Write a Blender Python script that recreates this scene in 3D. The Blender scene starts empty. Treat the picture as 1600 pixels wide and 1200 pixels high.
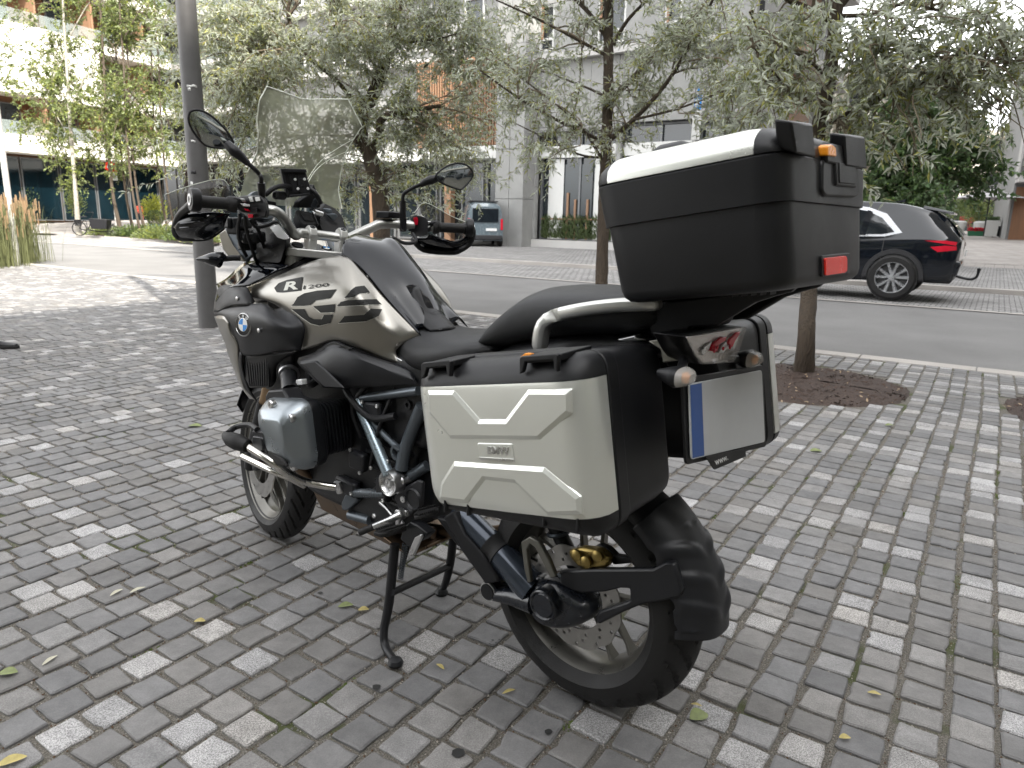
import bpy, bmesh, math, random
import numpy as np
from mathutils import Vector, Matrix
random.seed(7); rng = np.random.default_rng(7)
SC = bpy.context.scene
COL = SC.collection
# ------------------------------------------------------------------ camera, sky, sun, exposure
F_PX, CAM_H, HOR, ROLL = 1115.2, 1.26, 344.9, 0.02315
PITCH = math.atan((600 - HOR) / F_PX)
FW = Vector((0, math.cos(PITCH), -math.sin(PITCH)))
_up = Vector((0, math.sin(PITCH), math.cos(PITCH))); _rt = Vector((1, 0, 0))
RT = _rt * math.cos(ROLL) + _up * math.sin(ROLL)
UP = _up * math.cos(ROLL) - _rt * math.sin(ROLL)
CAM = Vector((0, 0, CAM_H))
cd = bpy.data.cameras.new('camera'); cam = bpy.data.objects.new('camera', cd); COL.objects.link(cam)
m = Matrix((RT, UP, -FW)).transposed().to_4x4(); m.translation = CAM
cam.matrix_world = m
cd.sensor_width = 36; cd.lens = F_PX * 36 / 1600; cd.clip_end = 2000; cd.clip_start = 0.05
cd.dof.use_dof = True; cd.dof.focus_distance = 2.2; cd.dof.aperture_fstop = 7.5
SC.camera = cam
SC.render.resolution_x = 1024; SC.render.resolution_y = 768
D = Vector((.834, -.552, 0)); N = Vector((.552, .834, 0))          # along the street, across the street
SUN_EL, SUN_AZ = math.radians(46), math.atan2(D.y, D.x) - 0.40   # azimuth (from +x, ccw) of where the sun stands
w = bpy.data.worlds.new('World'); SC.world = w; w.use_nodes = True
nt = w.node_tree; bg = nt.nodes['Background']
sky = nt.nodes.new('ShaderNodeTexSky'); sky.sky_type = 'NISHITA'; sky.sun_disc = False
sky.sun_elevation = SUN_EL; sky.sun_rotation = math.pi / 2 - SUN_AZ
sky.air_density = 1.0; sky.dust_density = 2.0; sky.ozone_density = 1.0
hs = nt.nodes.new('ShaderNodeHueSaturation'); hs.inputs['Saturation'].default_value = 0.06
nt.links.new(sky.outputs[0], hs.inputs['Color']); nt.links.new(hs.outputs[0], bg.inputs[0])
bg.inputs[1].default_value = 0.13
sl = bpy.data.lights.new('sun', 'SUN'); sl.energy = 1.75; sl.angle = math.radians(0.6); sl.color = (1, .94, .84)
so = bpy.data.objects.new('sun', sl); COL.objects.link(so)
sdir = Vector((math.cos(SUN_AZ) * math.cos(SUN_EL), math.sin(SUN_AZ) * math.cos(SUN_EL), math.sin(SUN_EL)))
so.rotation_euler = sdir.to_track_quat('Z', 'Y').to_euler()
SC.view_settings.view_transform = 'Standard'; SC.view_settings.look = 'None'
SC.view_settings.exposure = 2.75; SC.view_settings.gamma = 1; SC.view_settings.use_curve_mapping = False
# ------------------------------------------------------------------ measuring helpers (photo points on known planes)
def ray(u, v): return FW * F_PX + RT * (u - 800) - UP * (v - 600)
def gr(u, v, z=0.0):
    r = ray(u, v); return CAM + r * ((z - CAM_H) / r.z)
def atn(u, v, n):                      # point on the vertical plane across-street = n
    r = ray(u, v); return CAM + r * ((n - CAM.dot(N)) / r.dot(N))
def ats(u, v, s):
    r = ray(u, v); return CAM + r * ((s - CAM.dot(D)) / r.dot(D))
def atd(u, v, d): return CAM + ray(u, v) * (d / F_PX)      # at depth d
def SN(s, n, z=0.0): return D * s + N * n + Vector((0, 0, z))
BO = Vector((.2205, 1.7267, 0)); HD = 2.4443; STEER = -.2186
BX = Vector((math.cos(HD), math.sin(HD), 0)); BY = Vector((-BX.y, BX.x, 0))
def Bk(u, v, y=None, x=None, z=None):
    r = ray(u, v); o = CAM - BO
    O = Vector((o.dot(BX), o.dot(BY), o.z)); R = Vector((r.dot(BX), r.dot(BY), r.z))
    t = (y - O.y) / R.y if y is not None else (x - O.x) / R.x if x is not None else (z - O.z) / R.z
    return O + R * t
ZM = {1: (240, 120, .3375), 2: (300, 400, .3), 3: (340, 560, .2875), 4: (640, 440, .3875), 5: (680, 760, .3), 6: (820, 160, .3625),
      7: (250, 270, .15664), 8: (400, 230, .1375), 9: (570, 240, .125), 10: (560, 720, .125), 11: (740, 440, .2125), 12: (1000, 480, .21661), 0: (0, 0, 1)}
def T(k, a, b, y=None, x=None, z=None):
    o = ZM[k]; return Bk(o[0] + o[2] * a, o[1] + o[2] * b, y, x, z)
def TL(k, pts, y): return [T(k, a, b, y) for a, b in pts]
def steer(p):
    a = math.radians(25.5); ax = Vector((-math.sin(a), 0, math.cos(a))); o = Vector((1.507 + .0996, 0, 0))
    return o + Matrix.Rotation(STEER, 3, ax) @ (Vector(p) - o)
# ------------------------------------------------------------------ object helpers
def tag(o, label=None, cat=None, group=None, kind=None):
    for k, v in (('label', label), ('category', cat), ('group', group), ('kind', kind)):
        if v: o[k] = v
    return o
def empty(name, loc=(0, 0, 0), rz=0, label=None, cat=None, group=None):
    o = bpy.data.objects.new(name, None); o.empty_display_size = .1; COL.objects.link(o)
    o.location = loc; o.rotation_euler = (0, 0, rz); return tag(o, label, cat, group)
class MB:
    def __init__(s): s.v = []; s.f = []; s.mi = []
    def add(s, v, f, mi=0):
        b = len(s.v); s.v += [Vector(p) for p in v]; s.f += [[b + i for i in q] for q in f]; s.mi += [mi] * len(f); return s
    def box(s, c, size, rz=0, mat=None, mi=0):
        c = Vector(c); R = mat or Matrix.Rotation(rz, 3, 'Z'); a, b, d = [k / 2 for k in size]
        v = [c + R @ Vector((x * a, y * b, z * d)) for z in (-1, 1) for y in (-1, 1) for x in (-1, 1)]
        return s.add(v, [(0, 2, 3, 1), (4, 5, 7, 6), (0, 1, 5, 4), (2, 6, 7, 3), (0, 4, 6, 2), (1, 3, 7, 5)], mi)
    def hex(s, p, mi=0):        # 8 points: bottom 4 ccw, top 4 ccw
        return s.add(p, [(3, 2, 1, 0), (4, 5, 6, 7), (0, 1, 5, 4), (1, 2, 6, 5), (2, 3, 7, 6), (3, 0, 4, 7)], mi)
    def loft(s, loops, cap=True, closed=True, mi=0):
        n = len(loops[0]); v = [p for l in loops for p in l]; f = []
        for i in range(len(loops) - 1):
            for j in range(n if closed else n - 1):
                k = (j + 1) % n; f.append((i * n + j, i * n + k, (i + 1) * n + k, (i + 1) * n + j))
        if cap: f.append(tuple(range(n - 1, -1, -1))); f.append(tuple((len(loops) - 1) * n + j for j in range(n)))
        return s.add(v, f, mi)
    def prism(s, pts, off, mi=0):
        pts = [Vector(p) for p in pts]; off = Vector(off); return s.loft([pts, [p + off for p in pts]], mi=mi)
    def tube(s, pts, r, seg=10, smooth=0, cap=True, mi=0):
        pts = [Vector(p) for p in pts]; rr = [r] * len(pts) if not hasattr(r, '__len__') else list(r)
        if smooth and len(pts) > 2:
            P, R = [], []
            for i in range(len(pts) - 1):
                p0 = pts[max(i - 1, 0)]; p1 = pts[i]; p2 = pts[i + 1]; p3 = pts[min(i + 2, len(pts) - 1)]
                for k in range(smooth):
                    t = k / smooth
                    P.append(.5 * ((2 * p1) + (p2 - p0) * t + (2 * p0 - 5 * p1 + 4 * p2 - p3) * t * t + (3 * p1 - p0 - 3 * p2 + p3) * t ** 3))
                    R.append(rr[i] * (1 - t) + rr[i + 1] * t)
            P.append(pts[-1]); R.append(rr[-1]); pts, rr = P, R
        loops = []; up = None
        for i, p in enumerate(pts):
            t = (pts[min(i + 1, len(pts) - 1)] - pts[max(i - 1, 0)]).normalized()
            if up is None: up = t.orthogonal().normalized()
            up = (up - t * up.dot(t)).normalized(); sd = t.cross(up)
            loops.append([p + (up * math.cos(a) + sd * math.sin(a)) * rr[i] for a in [2 * math.pi * k / seg for k in range(seg)]])
        return s.loft(loops, cap, mi=mi)
    def lathe(s, prof, c, axis, seg=48, x0=None, closed=False, mi=0):   # prof: (radius, along axis)
        c = Vector(c); ax = Vector(axis).normalized(); e1 = (Vector(x0) if x0 else ax.orthogonal()).normalized(); e2 = ax.cross(e1)
        loops = [[c + ax * h + (e1 * math.cos(a) + e2 * math.sin(a)) * r for a in [2 * math.pi * k / seg for k in range(seg)]] for r, h in prof]
        if closed: loops.append(loops[0])
        return s.loft(loops, cap=not closed, mi=mi)
    def grid(s, rows, mi=0):
        n = len(rows[0]); v = [p for r in rows for p in r]
        return s.add(v, [(i * n + j, i * n + j + 1, (i + 1) * n + j + 1, (i + 1) * n + j) for i in range(len(rows) - 1) for j in range(n - 1)], mi)
    def mirror(s):
        b = len(s.v); s.v += [Vector((p.x, -p.y, p.z)) for p in s.v]; s.f += [[b + i for i in reversed(q)] for q in s.f]; s.mi += s.mi; return s
    def obj(s, name, mat, parent=None, smooth=35, bevel=0, bseg=2, sub=0, solid=0, weld=0, kind=None, label=None, recalc=True):
        me = bpy.data.meshes.new(name); me.from_pydata([tuple(p) for p in s.v], [], s.f)
        mats = mat if isinstance(mat, (list, tuple)) else [mat]
        for q in mats: me.materials.append(q)
        if len(mats) > 1: me.polygons.foreach_set('material_index', s.mi)
        if recalc or weld:
            bm = bmesh.new(); bm.from_mesh(me)
            if weld: bmesh.ops.remove_doubles(bm, verts=bm.verts, dist=weld)
            if recalc: bmesh.ops.recalc_face_normals(bm, faces=bm.faces)
            bm.to_mesh(me); bm.free()
        if smooth:
            me.polygons.foreach_set('use_smooth', [True] * len(me.polygons))
            me.set_sharp_from_angle(angle=math.radians(smooth))
        me.update()
        o = bpy.data.objects.new(name, me); COL.objects.link(o); o.parent = parent
        if solid: md = o.modifiers.new('s', 'SOLIDIFY'); md.thickness = solid; md.offset = -1
        if bevel:
            md = o.modifiers.new('b', 'BEVEL'); md.width = bevel; md.segments = bseg; md.limit_method = 'ANGLE'; md.angle_limit = math.radians(38); md.harden_normals = False
        if sub: md = o.modifiers.new('u', 'SUBSURF'); md.levels = sub; md.render_levels = sub
        if kind: o['kind'] = kind
        if label: o['label'] = label
        return o
def cr(rows, m=4):                    # smooth a grid of points with Catmull-Rom in both directions
    def line(l):
        l = [Vector(p) for p in l]; out = []
        for i in range(len(l) - 1):
            p0 = l[i - 1] if i else 2 * l[0] - l[1]; p1, p2 = l[i], l[i + 1]; p3 = l[i + 2] if i + 2 < len(l) else 2 * l[-1] - l[-2]
            for k in range(m):
                t = k / m
                out.append(.5 * ((2 * p1) + (p2 - p0) * t + (2 * p0 - 5 * p1 + 4 * p2 - p3) * t * t + (3 * p1 - p0 - 3 * p2 + p3) * t ** 3))
        out.append(l[-1]); return out
    a = [line(r) for r in rows]; b = [line(c) for c in zip(*a)]
    return [list(r) for r in zip(*b)]
def rrect(w, h, r, n=5):              # rounded rectangle loop, unit = metres, centred
    out = []
    for cx, cy, a0 in ((w / 2 - r, h / 2 - r, 0), (-w / 2 + r, h / 2 - r, 90), (-w / 2 + r, -h / 2 + r, 180), (w / 2 - r, -h / 2 + r, 270)):
        for k in range(n + 1):
            a = math.radians(a0 + 90 * k / n); out.append((cx + r * math.cos(a), cy + r * math.sin(a)))
    return out
def roundpoly(pts, r, n=4):           # round the corners of a 3-D planar polygon
    out = []; L = len(pts)
    for i in range(L):
        p = pts[i]; a = pts[i - 1] - p; b = pts[(i + 1) % L] - p; k = min(r, a.length * .45, b.length * .45)
        s, e = p + a.normalized() * k, p + b.normalized() * k
        for j in range(n + 1):
            t = j / n; out.append(s * (1 - t) ** 2 + p * 2 * t * (1 - t) + e * t * t)
    return out
def inset(pts, d):                    # move every corner towards the centroid by about d
    c = sum(pts, Vector()) / len(pts); return [p + (c - p).normalized() * min(d, (c - p).length * .9) for p in pts]
# ------------------------------------------------------------------ materials
def mat(name, col, rough=.5, metal=0, var=.12, nscale=8, bump=0, bscale=60, coat=0, spec=.5, alpha=1, trans=0, ior=1.5, emit=None, rvar=.12, attr=None, sheen=0, stretch=None):
    mt = bpy.data.materials.new(name); mt.use_nodes = True; t = mt.node_tree; b = t.nodes['Principled BSDF']; L = t.links.new
    b.inputs['Roughness'].default_value = rough; b.inputs['Metallic'].default_value = metal
    b.inputs['Specular IOR Level'].default_value = spec; b.inputs['IOR'].default_value = ior
    b.inputs['Coat Weight'].default_value = coat; b.inputs['Coat Roughness'].default_value = .04
    b.inputs['Transmission Weight'].default_value = trans; b.inputs['Alpha'].default_value = alpha
    tc = t.nodes.new('ShaderNodeTexCoord'); src = tc.outputs['Object']
    if stretch:
        mp = t.nodes.new('ShaderNodeMapping'); mp.inputs['Scale'].default_value = stretch; L(src, mp.inputs[0]); src = mp.outputs[0]
    no = t.nodes.new('ShaderNodeTexNoise'); no.inputs['Scale'].default_value = nscale; no.inputs['Detail'].default_value = 6; no.inputs['Roughness'].default_value = .65
    L(src, no.inputs['Vector'])
    if var or attr:
        mr = t.nodes.new('ShaderNodeMapRange'); mr.inputs['From Min'].default_value = .25; mr.inputs['From Max'].default_value = .75
        mr.inputs['To Min'].default_value = 1 - var; mr.inputs['To Max'].default_value = 1 + var; L(no.outputs[0], mr.inputs[0])
        mx = t.nodes.new('ShaderNodeMix'); mx.data_type = 'RGBA'; mx.blend_type = 'MULTIPLY'; mx.inputs[0].default_value = 1
        mx.inputs[6].default_value = (*col, 1)
        if attr:
            at = t.nodes.new('ShaderNodeAttribute'); at.attribute_name = attr; L(at.outputs['Color'], mx.inputs[6])
        L(mr.outputs[0], mx.inputs[7]); L(mx.outputs[2], b.inputs['Base Color'])
    else: b.inputs['Base Color'].default_value = (*col, 1)
    if rvar:
        m2 = t.nodes.new('ShaderNodeMapRange'); m2.inputs['From Min'].default_value = .3; m2.inputs['From Max'].default_value = .7
        m2.inputs['To Min'].default_value = max(.02, rough - rvar); m2.inputs['To Max'].default_value = min(1, rough + rvar); L(no.outputs[0], m2.inputs[0]); L(m2.outputs[0], b.inputs['Roughness'])
    if bump:
        n2 = t.nodes.new('ShaderNodeTexNoise'); n2.inputs['Scale'].default_value = bscale; n2.inputs['Detail'].default_value = 4; L(src, n2.inputs['Vector'])
        bp = t.nodes.new('ShaderNodeBump'); bp.inputs['Strength'].default_value = bump; bp.inputs['Distance'].default_value = .004; L(n2.outputs[0], bp.inputs['Height']); L(bp.outputs[0], b.inputs['Normal'])
    if emit: b.inputs['Emission Color'].default_value = (*emit[:3], 1); b.inputs['Emission Strength'].default_value = emit[3]
    return mt
M = {}
M['plastic'] = mat('black_plastic', (.008, .008, .0095), .46, spec=.35, bump=.12, bscale=900, nscale=5, rvar=.08)
M['plastic2'] = mat('grey_black_plastic', (.013, .0135, .016), .40, spec=.4, bump=.1, bscale=900, nscale=5, rvar=.08)
M['case'] = mat('case_black_plastic', (.009, .0092, .0105), .44, spec=.38, bump=.1, bscale=1200, nscale=4, rvar=.06)
M['gloss'] = mat('gloss_black_paint', (.004, .005, .008), .06, coat=.15, spec=.3, rvar=.02, var=.05)
M['rubber'] = mat('rubber', (.014, .0135, .0135), .6, spec=.35, bump=.2, bscale=300, nscale=18, rvar=.1, var=.2)
M['seat'] = mat('seat_vinyl', (.016, .0165, .018), .48, spec=.4, bump=.25, bscale=700, nscale=5, rvar=.06)
M['silver'] = mat('silver_metallic_paint', (.27, .258, .232), .33, metal=.85, coat=.3, var=.02, rvar=0, nscale=3)
M['barm'] = mat('satin_silver_bar', (.42, .42, .40), .36, metal=.85, var=.04, rvar=.03)
M['cast'] = mat('cast_silver', (.46, .46, .44), .42, metal=.55, var=.05, rvar=.03)
M['railm'] = mat('satin_silver_rail', (.62, .62, .59), .33, metal=.8, var=.03, rvar=.02)
M['alu'] = mat('pale_anodised_shell', (.76, .77, .72), .30, metal=.65, var=.03, bump=.02, bscale=900, rvar=.04, nscale=3)
M['bare'] = mat('bare_aluminium', (.62, .62, .62), .3, metal=1, var=.06, rvar=.08, nscale=12)
M['chrome'] = mat('polished_steel', (.62, .60, .56), .14, metal=1, var=.1, rvar=.06, nscale=16)
M['engine'] = mat('engine_black', (.008, .0085, .010), .42, spec=.4, bump=.2, bscale=200, nscale=20, var=.3)
M['cover'] = mat('cylinder_cover_grey', (.25, .275, .295), .3, metal=.8, var=.06, rvar=.06, nscale=9, bump=.03, bscale=500)
M['frame'] = mat('frame_grey', (.10, .115, .13), .35, metal=.6, var=.1)
M['rim'] = mat('rim_grey', (.18, .174, .158), .34, metal=.8, var=.12, nscale=9, rvar=.1)
M['brass'] = mat('gold_anodised', (.33, .24, .08), .35, metal=.8, var=.25, nscale=40)
M['bronze'] = mat('heated_exhaust_steel', (.17, .12, .08), .35, metal=.8, var=.3, nscale=20)
M['drive'] = mat('final_drive_black', (.010, .012, .017), .28, coat=.3, bump=.06, bscale=250, var=.2)
M['steel'] = mat('disc_steel', (.40, .39, .37), .32, metal=.9, var=.04, nscale=10, rvar=.03)
M['amber'] = mat('amber_plastic', (.85, .30, .02), .3, var=.05)
M['red'] = mat('red_reflector', (.80, .030, .018), .25, var=.03, emit=None, bump=.3, bscale=900)
M['redlamp'] = mat('red_lamp_plastic', (.55, .01, .03), .15)
M['lens'] = mat('clear_lens', (.9, .88, .86), .05, trans=.75, ior=1.45, var=0, rvar=0)
M['lampchrome'] = mat('lamp_reflector', (.75, .72, .70), .12, metal=1, var=.15, nscale=60, bump=.35, bscale=120)
M['white'] = mat('white_plastic', (.75, .76, .76), .35, var=.03)
M['plateface'] = mat('number_plate_face', (.50, .51, .52), .4, var=.06, nscale=20)
M['plateblue'] = mat('plate_blue', (.03, .09, .30), .4, var=.05)
M['blue'] = mat('roundel_blue', (.02, .22, .60), .25, var=0)
M['decal'] = mat('dark_decal', (.016, .016, .015), .5, spec=.2, var=.05)
M['decalw'] = mat('pale_decal', (.62, .62, .56), .35, var=.03)
M['mirror'] = mat('mirror_glass', (.50, .53, .54), .02, metal=1, var=0, rvar=0)
M['screenglass'] = mat('display_glass', (.02, .025, .03), .06, coat=1, rvar=0)
def glassmat(name, tint, alpha, rough=.03):
    mt = bpy.data.materials.new(name); mt.use_nodes = True; t = mt.node_tree; L = t.links.new
    b = t.nodes['Principled BSDF']; b.inputs['Base Color'].default_value = (*tint, 1); b.inputs['Roughness'].default_value = rough; b.inputs['Alpha'].default_value = alpha
    no = t.nodes.new('ShaderNodeTexNoise'); no.inputs['Scale'].default_value = 6; tc = t.nodes.new('ShaderNodeTexCoord'); L(tc.outputs['Object'], no.inputs[0])
    mr = t.nodes.new('ShaderNodeMapRange'); mr.inputs['To Min'].default_value = alpha * .7; mr.inputs['To Max'].default_value = alpha * 1.3; L(no.outputs[0], mr.inputs[0]); L(mr.outputs[0], b.inputs['Alpha'])
    return mt
M['shield'] = glassmat('clear_screen_plastic', (.46, .48, .38), .5)
M['shieldedge'] = mat('screen_edge', (.85, .88, .78), .2, var=0)
M['smoke'] = glassmat('smoked_plastic', (.05, .045, .04), .55)
# ------------------------------------------------------------------ setting: ground, road, kerbs, paving
SA = math.atan2(D.y, D.x)
def street(o): o.rotation_euler = (0, 0, SA); return o
def sheet(name, s0, s1, n0, n1, z, m_, kind='structure'):
    b = MB(); b.add([(s0, n0, z), (s1, n0, z), (s1, n1, z), (s0, n1, z)], [(0, 1, 2, 3)])
    return tag(street(b.obj(name, m_, smooth=0)), kind=kind)
def groundmat(name, cols, scale=90, speck=.5, bump=.5, patch=None, brick=None, big=.18):
    mt = bpy.data.materials.new(name); mt.use_nodes = True; t = mt.node_tree; L = t.links.new; b = t.nodes['Principled BSDF']; b.inputs['Roughness'].default_value = .85
    tc = t.nodes.new('ShaderNodeTexCoord'); v = tc.outputs['Object']
    no = t.nodes.new('ShaderNodeTexNoise'); no.inputs['Scale'].default_value = scale; no.inputs['Detail'].default_value = 5; no.inputs['Roughness'].default_value = .75; L(v, no.inputs[0])
    cr_ = t.nodes.new('ShaderNodeValToRGB'); e = cr_.color_ramp.elements
    e[0].position = .5 - .5 * speck * .5; e[1].position = .5 + .5 * speck * .5; e[0].color = (*cols[0], 1); e[1].color = (*cols[1], 1)
    if len(cols) > 2: q = e.new(.5); q.color = (*cols[2], 1)
    L(no.outputs[0], cr_.inputs[0]); c = cr_.outputs[0]; hsrc = no.outputs[0]
    if brick:
        bw, bh, c1, c2, mo = brick
        br = t.nodes.new('ShaderNodeTexBrick'); br.inputs['Scale'].default_value = 1; br.inputs['Brick Width'].default_value = bw; br.inputs['Row Height'].default_value = bh
        br.inputs['Mortar Size'].default_value = mo; br.inputs['Mortar Smooth'].default_value = .2; br.inputs['Color1'].default_value = (*c1, 1); br.inputs['Color2'].default_value = (*c2, 1); br.inputs['Mortar'].default_value = (.05, .045, .04, 1)
        br.inputs['Bias'].default_value = -.15; L(v, br.inputs['Vector'])
        mx = t.nodes.new('ShaderNodeMix'); mx.data_type = 'RGBA'; mx.blend_type = 'MULTIPLY'; mx.inputs[0].default_value = 1; L(c, mx.inputs[6]); L(br.outputs[0], mx.inputs[7]); c = mx.outputs[2]
    n2 = t.nodes.new('ShaderNodeTexNoise'); n2.inputs['Scale'].default_value = .9; n2.inputs['Detail'].default_value = 6; L(v, n2.inputs[0])
    mr = t.nodes.new('ShaderNodeMapRange'); mr.inputs['From Min'].default_value = .3; mr.inputs['From Max'].default_value = .7; mr.inputs['To Min'].default_value = 1 - big; mr.inputs['To Max'].default_value = 1 + big; L(n2.outputs[0], mr.inputs[0])
    m2 = t.nodes.new('ShaderNodeMix'); m2.data_type = 'RGBA'; m2.blend_type = 'MULTIPLY'; m2.inputs[0].default_value = 1; L(c, m2.inputs[6]); L(mr.outputs[0], m2.inputs[7]); c = m2.outputs[2]
    if patch:
        n3 = t.nodes.new('ShaderNodeTexNoise'); n3.inputs['Scale'].default_value = patch[1]; n3.inputs['Detail'].default_value = 4; L(v, n3.inputs[0])
        m3 = t.nodes.new('ShaderNodeMapRange'); m3.inputs['From Min'].default_value = patch[2]; m3.inputs['From Max'].default_value = patch[2] + .08; L(n3.outputs[0], m3.inputs[0])
        m4 = t.nodes.new('ShaderNodeMix'); m4.data_type = 'RGBA'; L(m3.outputs[0], m4.inputs[0]); L(c, m4.inputs[6]); m4.inputs[7].default_value = (*patch[0], 1); c = m4.outputs[2]
    L(c, b.inputs['Base Color'])
    if bump:
        bp = t.nodes.new('ShaderNodeBump'); bp.inputs['Strength'].default_value = bump; bp.inputs['Distance'].default_value = .006; L(hsrc, bp.inputs['Height']); L(bp.outputs[0], b.inputs['Normal'])
    return mt
M['asphalt'] = groundmat('asphalt', [(.11, .108, .108), (.21, .206, .20)], 160, .6, .5, big=.12)
M['joint'] = groundmat('joint_sand', [(.05, .045, .038), (.30, .28, .24), (.12, .108, .09)], 220, .7, 1, patch=((.06, .07, .022), 3.2, .57))
M['soil'] = groundmat('bark_soil', [(.018, .011, .008), (.10, .062, .045), (.038, .023, .017)], 70, .7, 1)
M['farpave'] = groundmat('pinkish_slab_paving', [(.30, .275, .255), (.38, .355, .335)], 60, .5, .2, brick=(.6, .6, (1, 1, 1), (.88, .87, .86), .008))
M['cobblefar'] = groundmat('far_cobbles', [(.26, .255, .25), (.36, .35, .34)], 60, .5, .3, brick=(.17, .17, (.9, .9, .9), (.60, .60, .61), .010))
M['earth'] = groundmat('grey_ground', [(.16, .155, .15), (.22, .21, .20)], 3, .5, 0)
M['kerb'] = groundmat('kerb_granite', [(.30, .28, .26), (.46, .43, .40)], 240, .6, .3)
def stonemat():
    mt = bpy.data.materials.new('paving_stone'); mt.use_nodes = True; t = mt.node_tree; L = t.links.new; b = t.nodes['Principled BSDF']; b.inputs['Roughness'].default_value = .72
    at = t.nodes.new('ShaderNodeAttribute'); at.attribute_name = 'tone'; sp = t.nodes.new('ShaderNodeSeparateColor'); L(at.outputs['Color'], sp.inputs[0])
    ge = t.nodes.new('ShaderNodeNewGeometry')
    n1 = t.nodes.new('ShaderNodeTexNoise'); n1.inputs['Scale'].default_value = 260; n1.inputs['Detail'].default_value = 3; n1.inputs['Roughness'].default_value = .8; L(ge.outputs['Position'], n1.inputs[0])
    n2 = t.nodes.new('ShaderNodeTexNoise'); n2.inputs['Scale'].default_value = 26; n2.inputs['Detail'].default_value = 6; n2.inputs['Roughness'].default_value = .7; L(ge.outputs['Position'], n2.inputs[0])
    n3 = t.nodes.new('ShaderNodeTexNoise'); n3.inputs['Scale'].default_value = 1.3; n3.inputs['Detail'].default_value = 5; L(ge.outputs['Position'], n3.inputs[0])
    def rng_(s_, a, b_, c, d):
        r = t.nodes.new('ShaderNodeMapRange'); r.inputs['From Min'].default_value = a; r.inputs['From Max'].default_value = b_; r.inputs['To Min'].default_value = c; r.inputs['To Max'].default_value = d; L(s_, r.inputs[0]); return r.outputs[0]
    def mul(a, b_):
        q = t.nodes.new('ShaderNodeMath'); q.operation = 'MULTIPLY'; L(a, q.inputs[0]); L(b_, q.inputs[1]); return q.outputs[0]
    # speckle: strong on the pale granites (tone.b = speckle strength)
    s1 = rng_(n1.outputs[0], .40, .60, -1, 1)
    q = mul(s1, sp.outputs['Blue']); a1 = t.nodes.new('ShaderNodeMath'); a1.operation = 'ADD'; L(q, a1.inputs[0]); a1.inputs[1].default_value = 1
    v = mul(a1.outputs[0], rng_(n2.outputs[0], .3, .7, .86, 1.14)); n4 = t.nodes.new('ShaderNodeTexNoise'); n4.inputs['Scale'].default_value = 7; n4.inputs['Detail'].default_value = 7; n4.inputs['Roughness'].default_value = .7; L(ge.outputs['Position'], n4.inputs[0]); v = mul(v, rng_(n3.outputs[0], .3, .7, .86, 1.12)); v = mul(v, rng_(n4.outputs[0], .35, .62, .80, 1.08)); v = mul(v, sp.outputs['Red'])
    ws = t.nodes.new('ShaderNodeMix'); ws.data_type = 'RGBA'; L(sp.outputs['Green'], ws.inputs[0]); ws.inputs[6].default_value = (.985, .985, 1.01, 1); ws.inputs[7].default_value = (1.06, 1.0, .93, 1)
    m2 = t.nodes.new('ShaderNodeMix'); m2.data_type = 'RGBA'; m2.blend_type = 'MULTIPLY'; m2.inputs[0].default_value = 1; L(v, m2.inputs[6]); L(ws.outputs[2], m2.inputs[7]); L(m2.outputs[2], b.inputs['Base Color'])
    bp = t.nodes.new('ShaderNodeBump'); bp.inputs['Strength'].default_value = .55; bp.inputs['Distance'].default_value = .004; L(n2.outputs[0], bp.inputs['Height'])
    b2 = t.nodes.new('ShaderNodeBump'); b2.inputs['Strength'].default_value = .25; b2.inputs['Distance'].default_value = .001; L(n1.outputs[0], b2.inputs['Height']); L(bp.outputs[0], b2.inputs['Normal']); L(b2.outputs[0], b.inputs['Normal'])
    return mt
M['stone'] = stonemat()

sheet('ground', -400, 400, -120, 600, -.30, M['earth'])
plaza = sheet('plaza_paving', -60, 40, -40, 7.80, -.0085, M['joint'])
sheet('road', -120, 90, 8.02, 14.15, -.045, M['asphalt'])
sheet('gutter_strip', -120, 90, 14.15, 14.33, -.032, M['kerb'])
sheet('parking_strip', -120, 90, 14.33, 18.6, -.040, M['cobblefar'])
sheet('far_kerb', -120, 90, 18.6, 18.85, .06, M['kerb'])
fk = MB(); fk.box((-15, 18.6 - .02, 0), (210, .04, .119)); street(tag(fk.obj('far_kerb_face', M['kerb'], smooth=0), kind='structure'))
sheet('far_pavement', -120, 90, 18.85, 30.0, .055, M['cobblefar'])
sheet('square', -9.8, 90, 30.0, 150, .05, M['farpave'])
sheet('left_square', -120, -23.5, 30.0, 150, .05, M['farpave'])
sheet('back_pavement', -23.5, -9.8, 30.0, 150, .045, M['earth'])

soils = [(-1.22, 6.22, .84), (1.10, 6.35, .92), (-3.55, 6.2, .8), (-6.5, 6.2, .8)]
def insoil(s, n, k=1.0): return any((s - a) ** 2 + (n - b) ** 2 < (r * k) ** 2 for a, b, r in soils)
# courses of setts run across the street; each sett is real geometry
CS, CN = .1165, .108
F3, R3, U3, C3 = (np.array(tuple(q)) for q in (FW, RT, UP, CAM)); D3, N3 = np.array(tuple(D)), np.array(tuple(N))
def pixel(P):
    d = P - C3; z = d @ F3; return 800 + F_PX * (d @ R3) / z, 600 - F_PX * (d @ U3) / z, z
cand = []
for i in range(-330, 60):
    ph = rng.random(); stag = i * CS < -1.2 + rng.normal(0, .3); ph = ph if stag else .12 * ph; wob = rng.normal(0, .002)
    for j in range(0, 82):
        n = (j + .5 + ph) * CN
        s = i * CS + .010 * math.sin(n * 1.3 + i * .05) + wob
        if n > 7.74 or insoil(s, n, 1.0): continue
        P = D3 * s + N3 * n; u, v, z = pixel(P)
        if z < .5 or u < -260 or u > 1860 or v > 1420: continue
        cand.append((s, n, z, u, v))
for s_ in []: pass
cand = np.array(cand)
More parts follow.
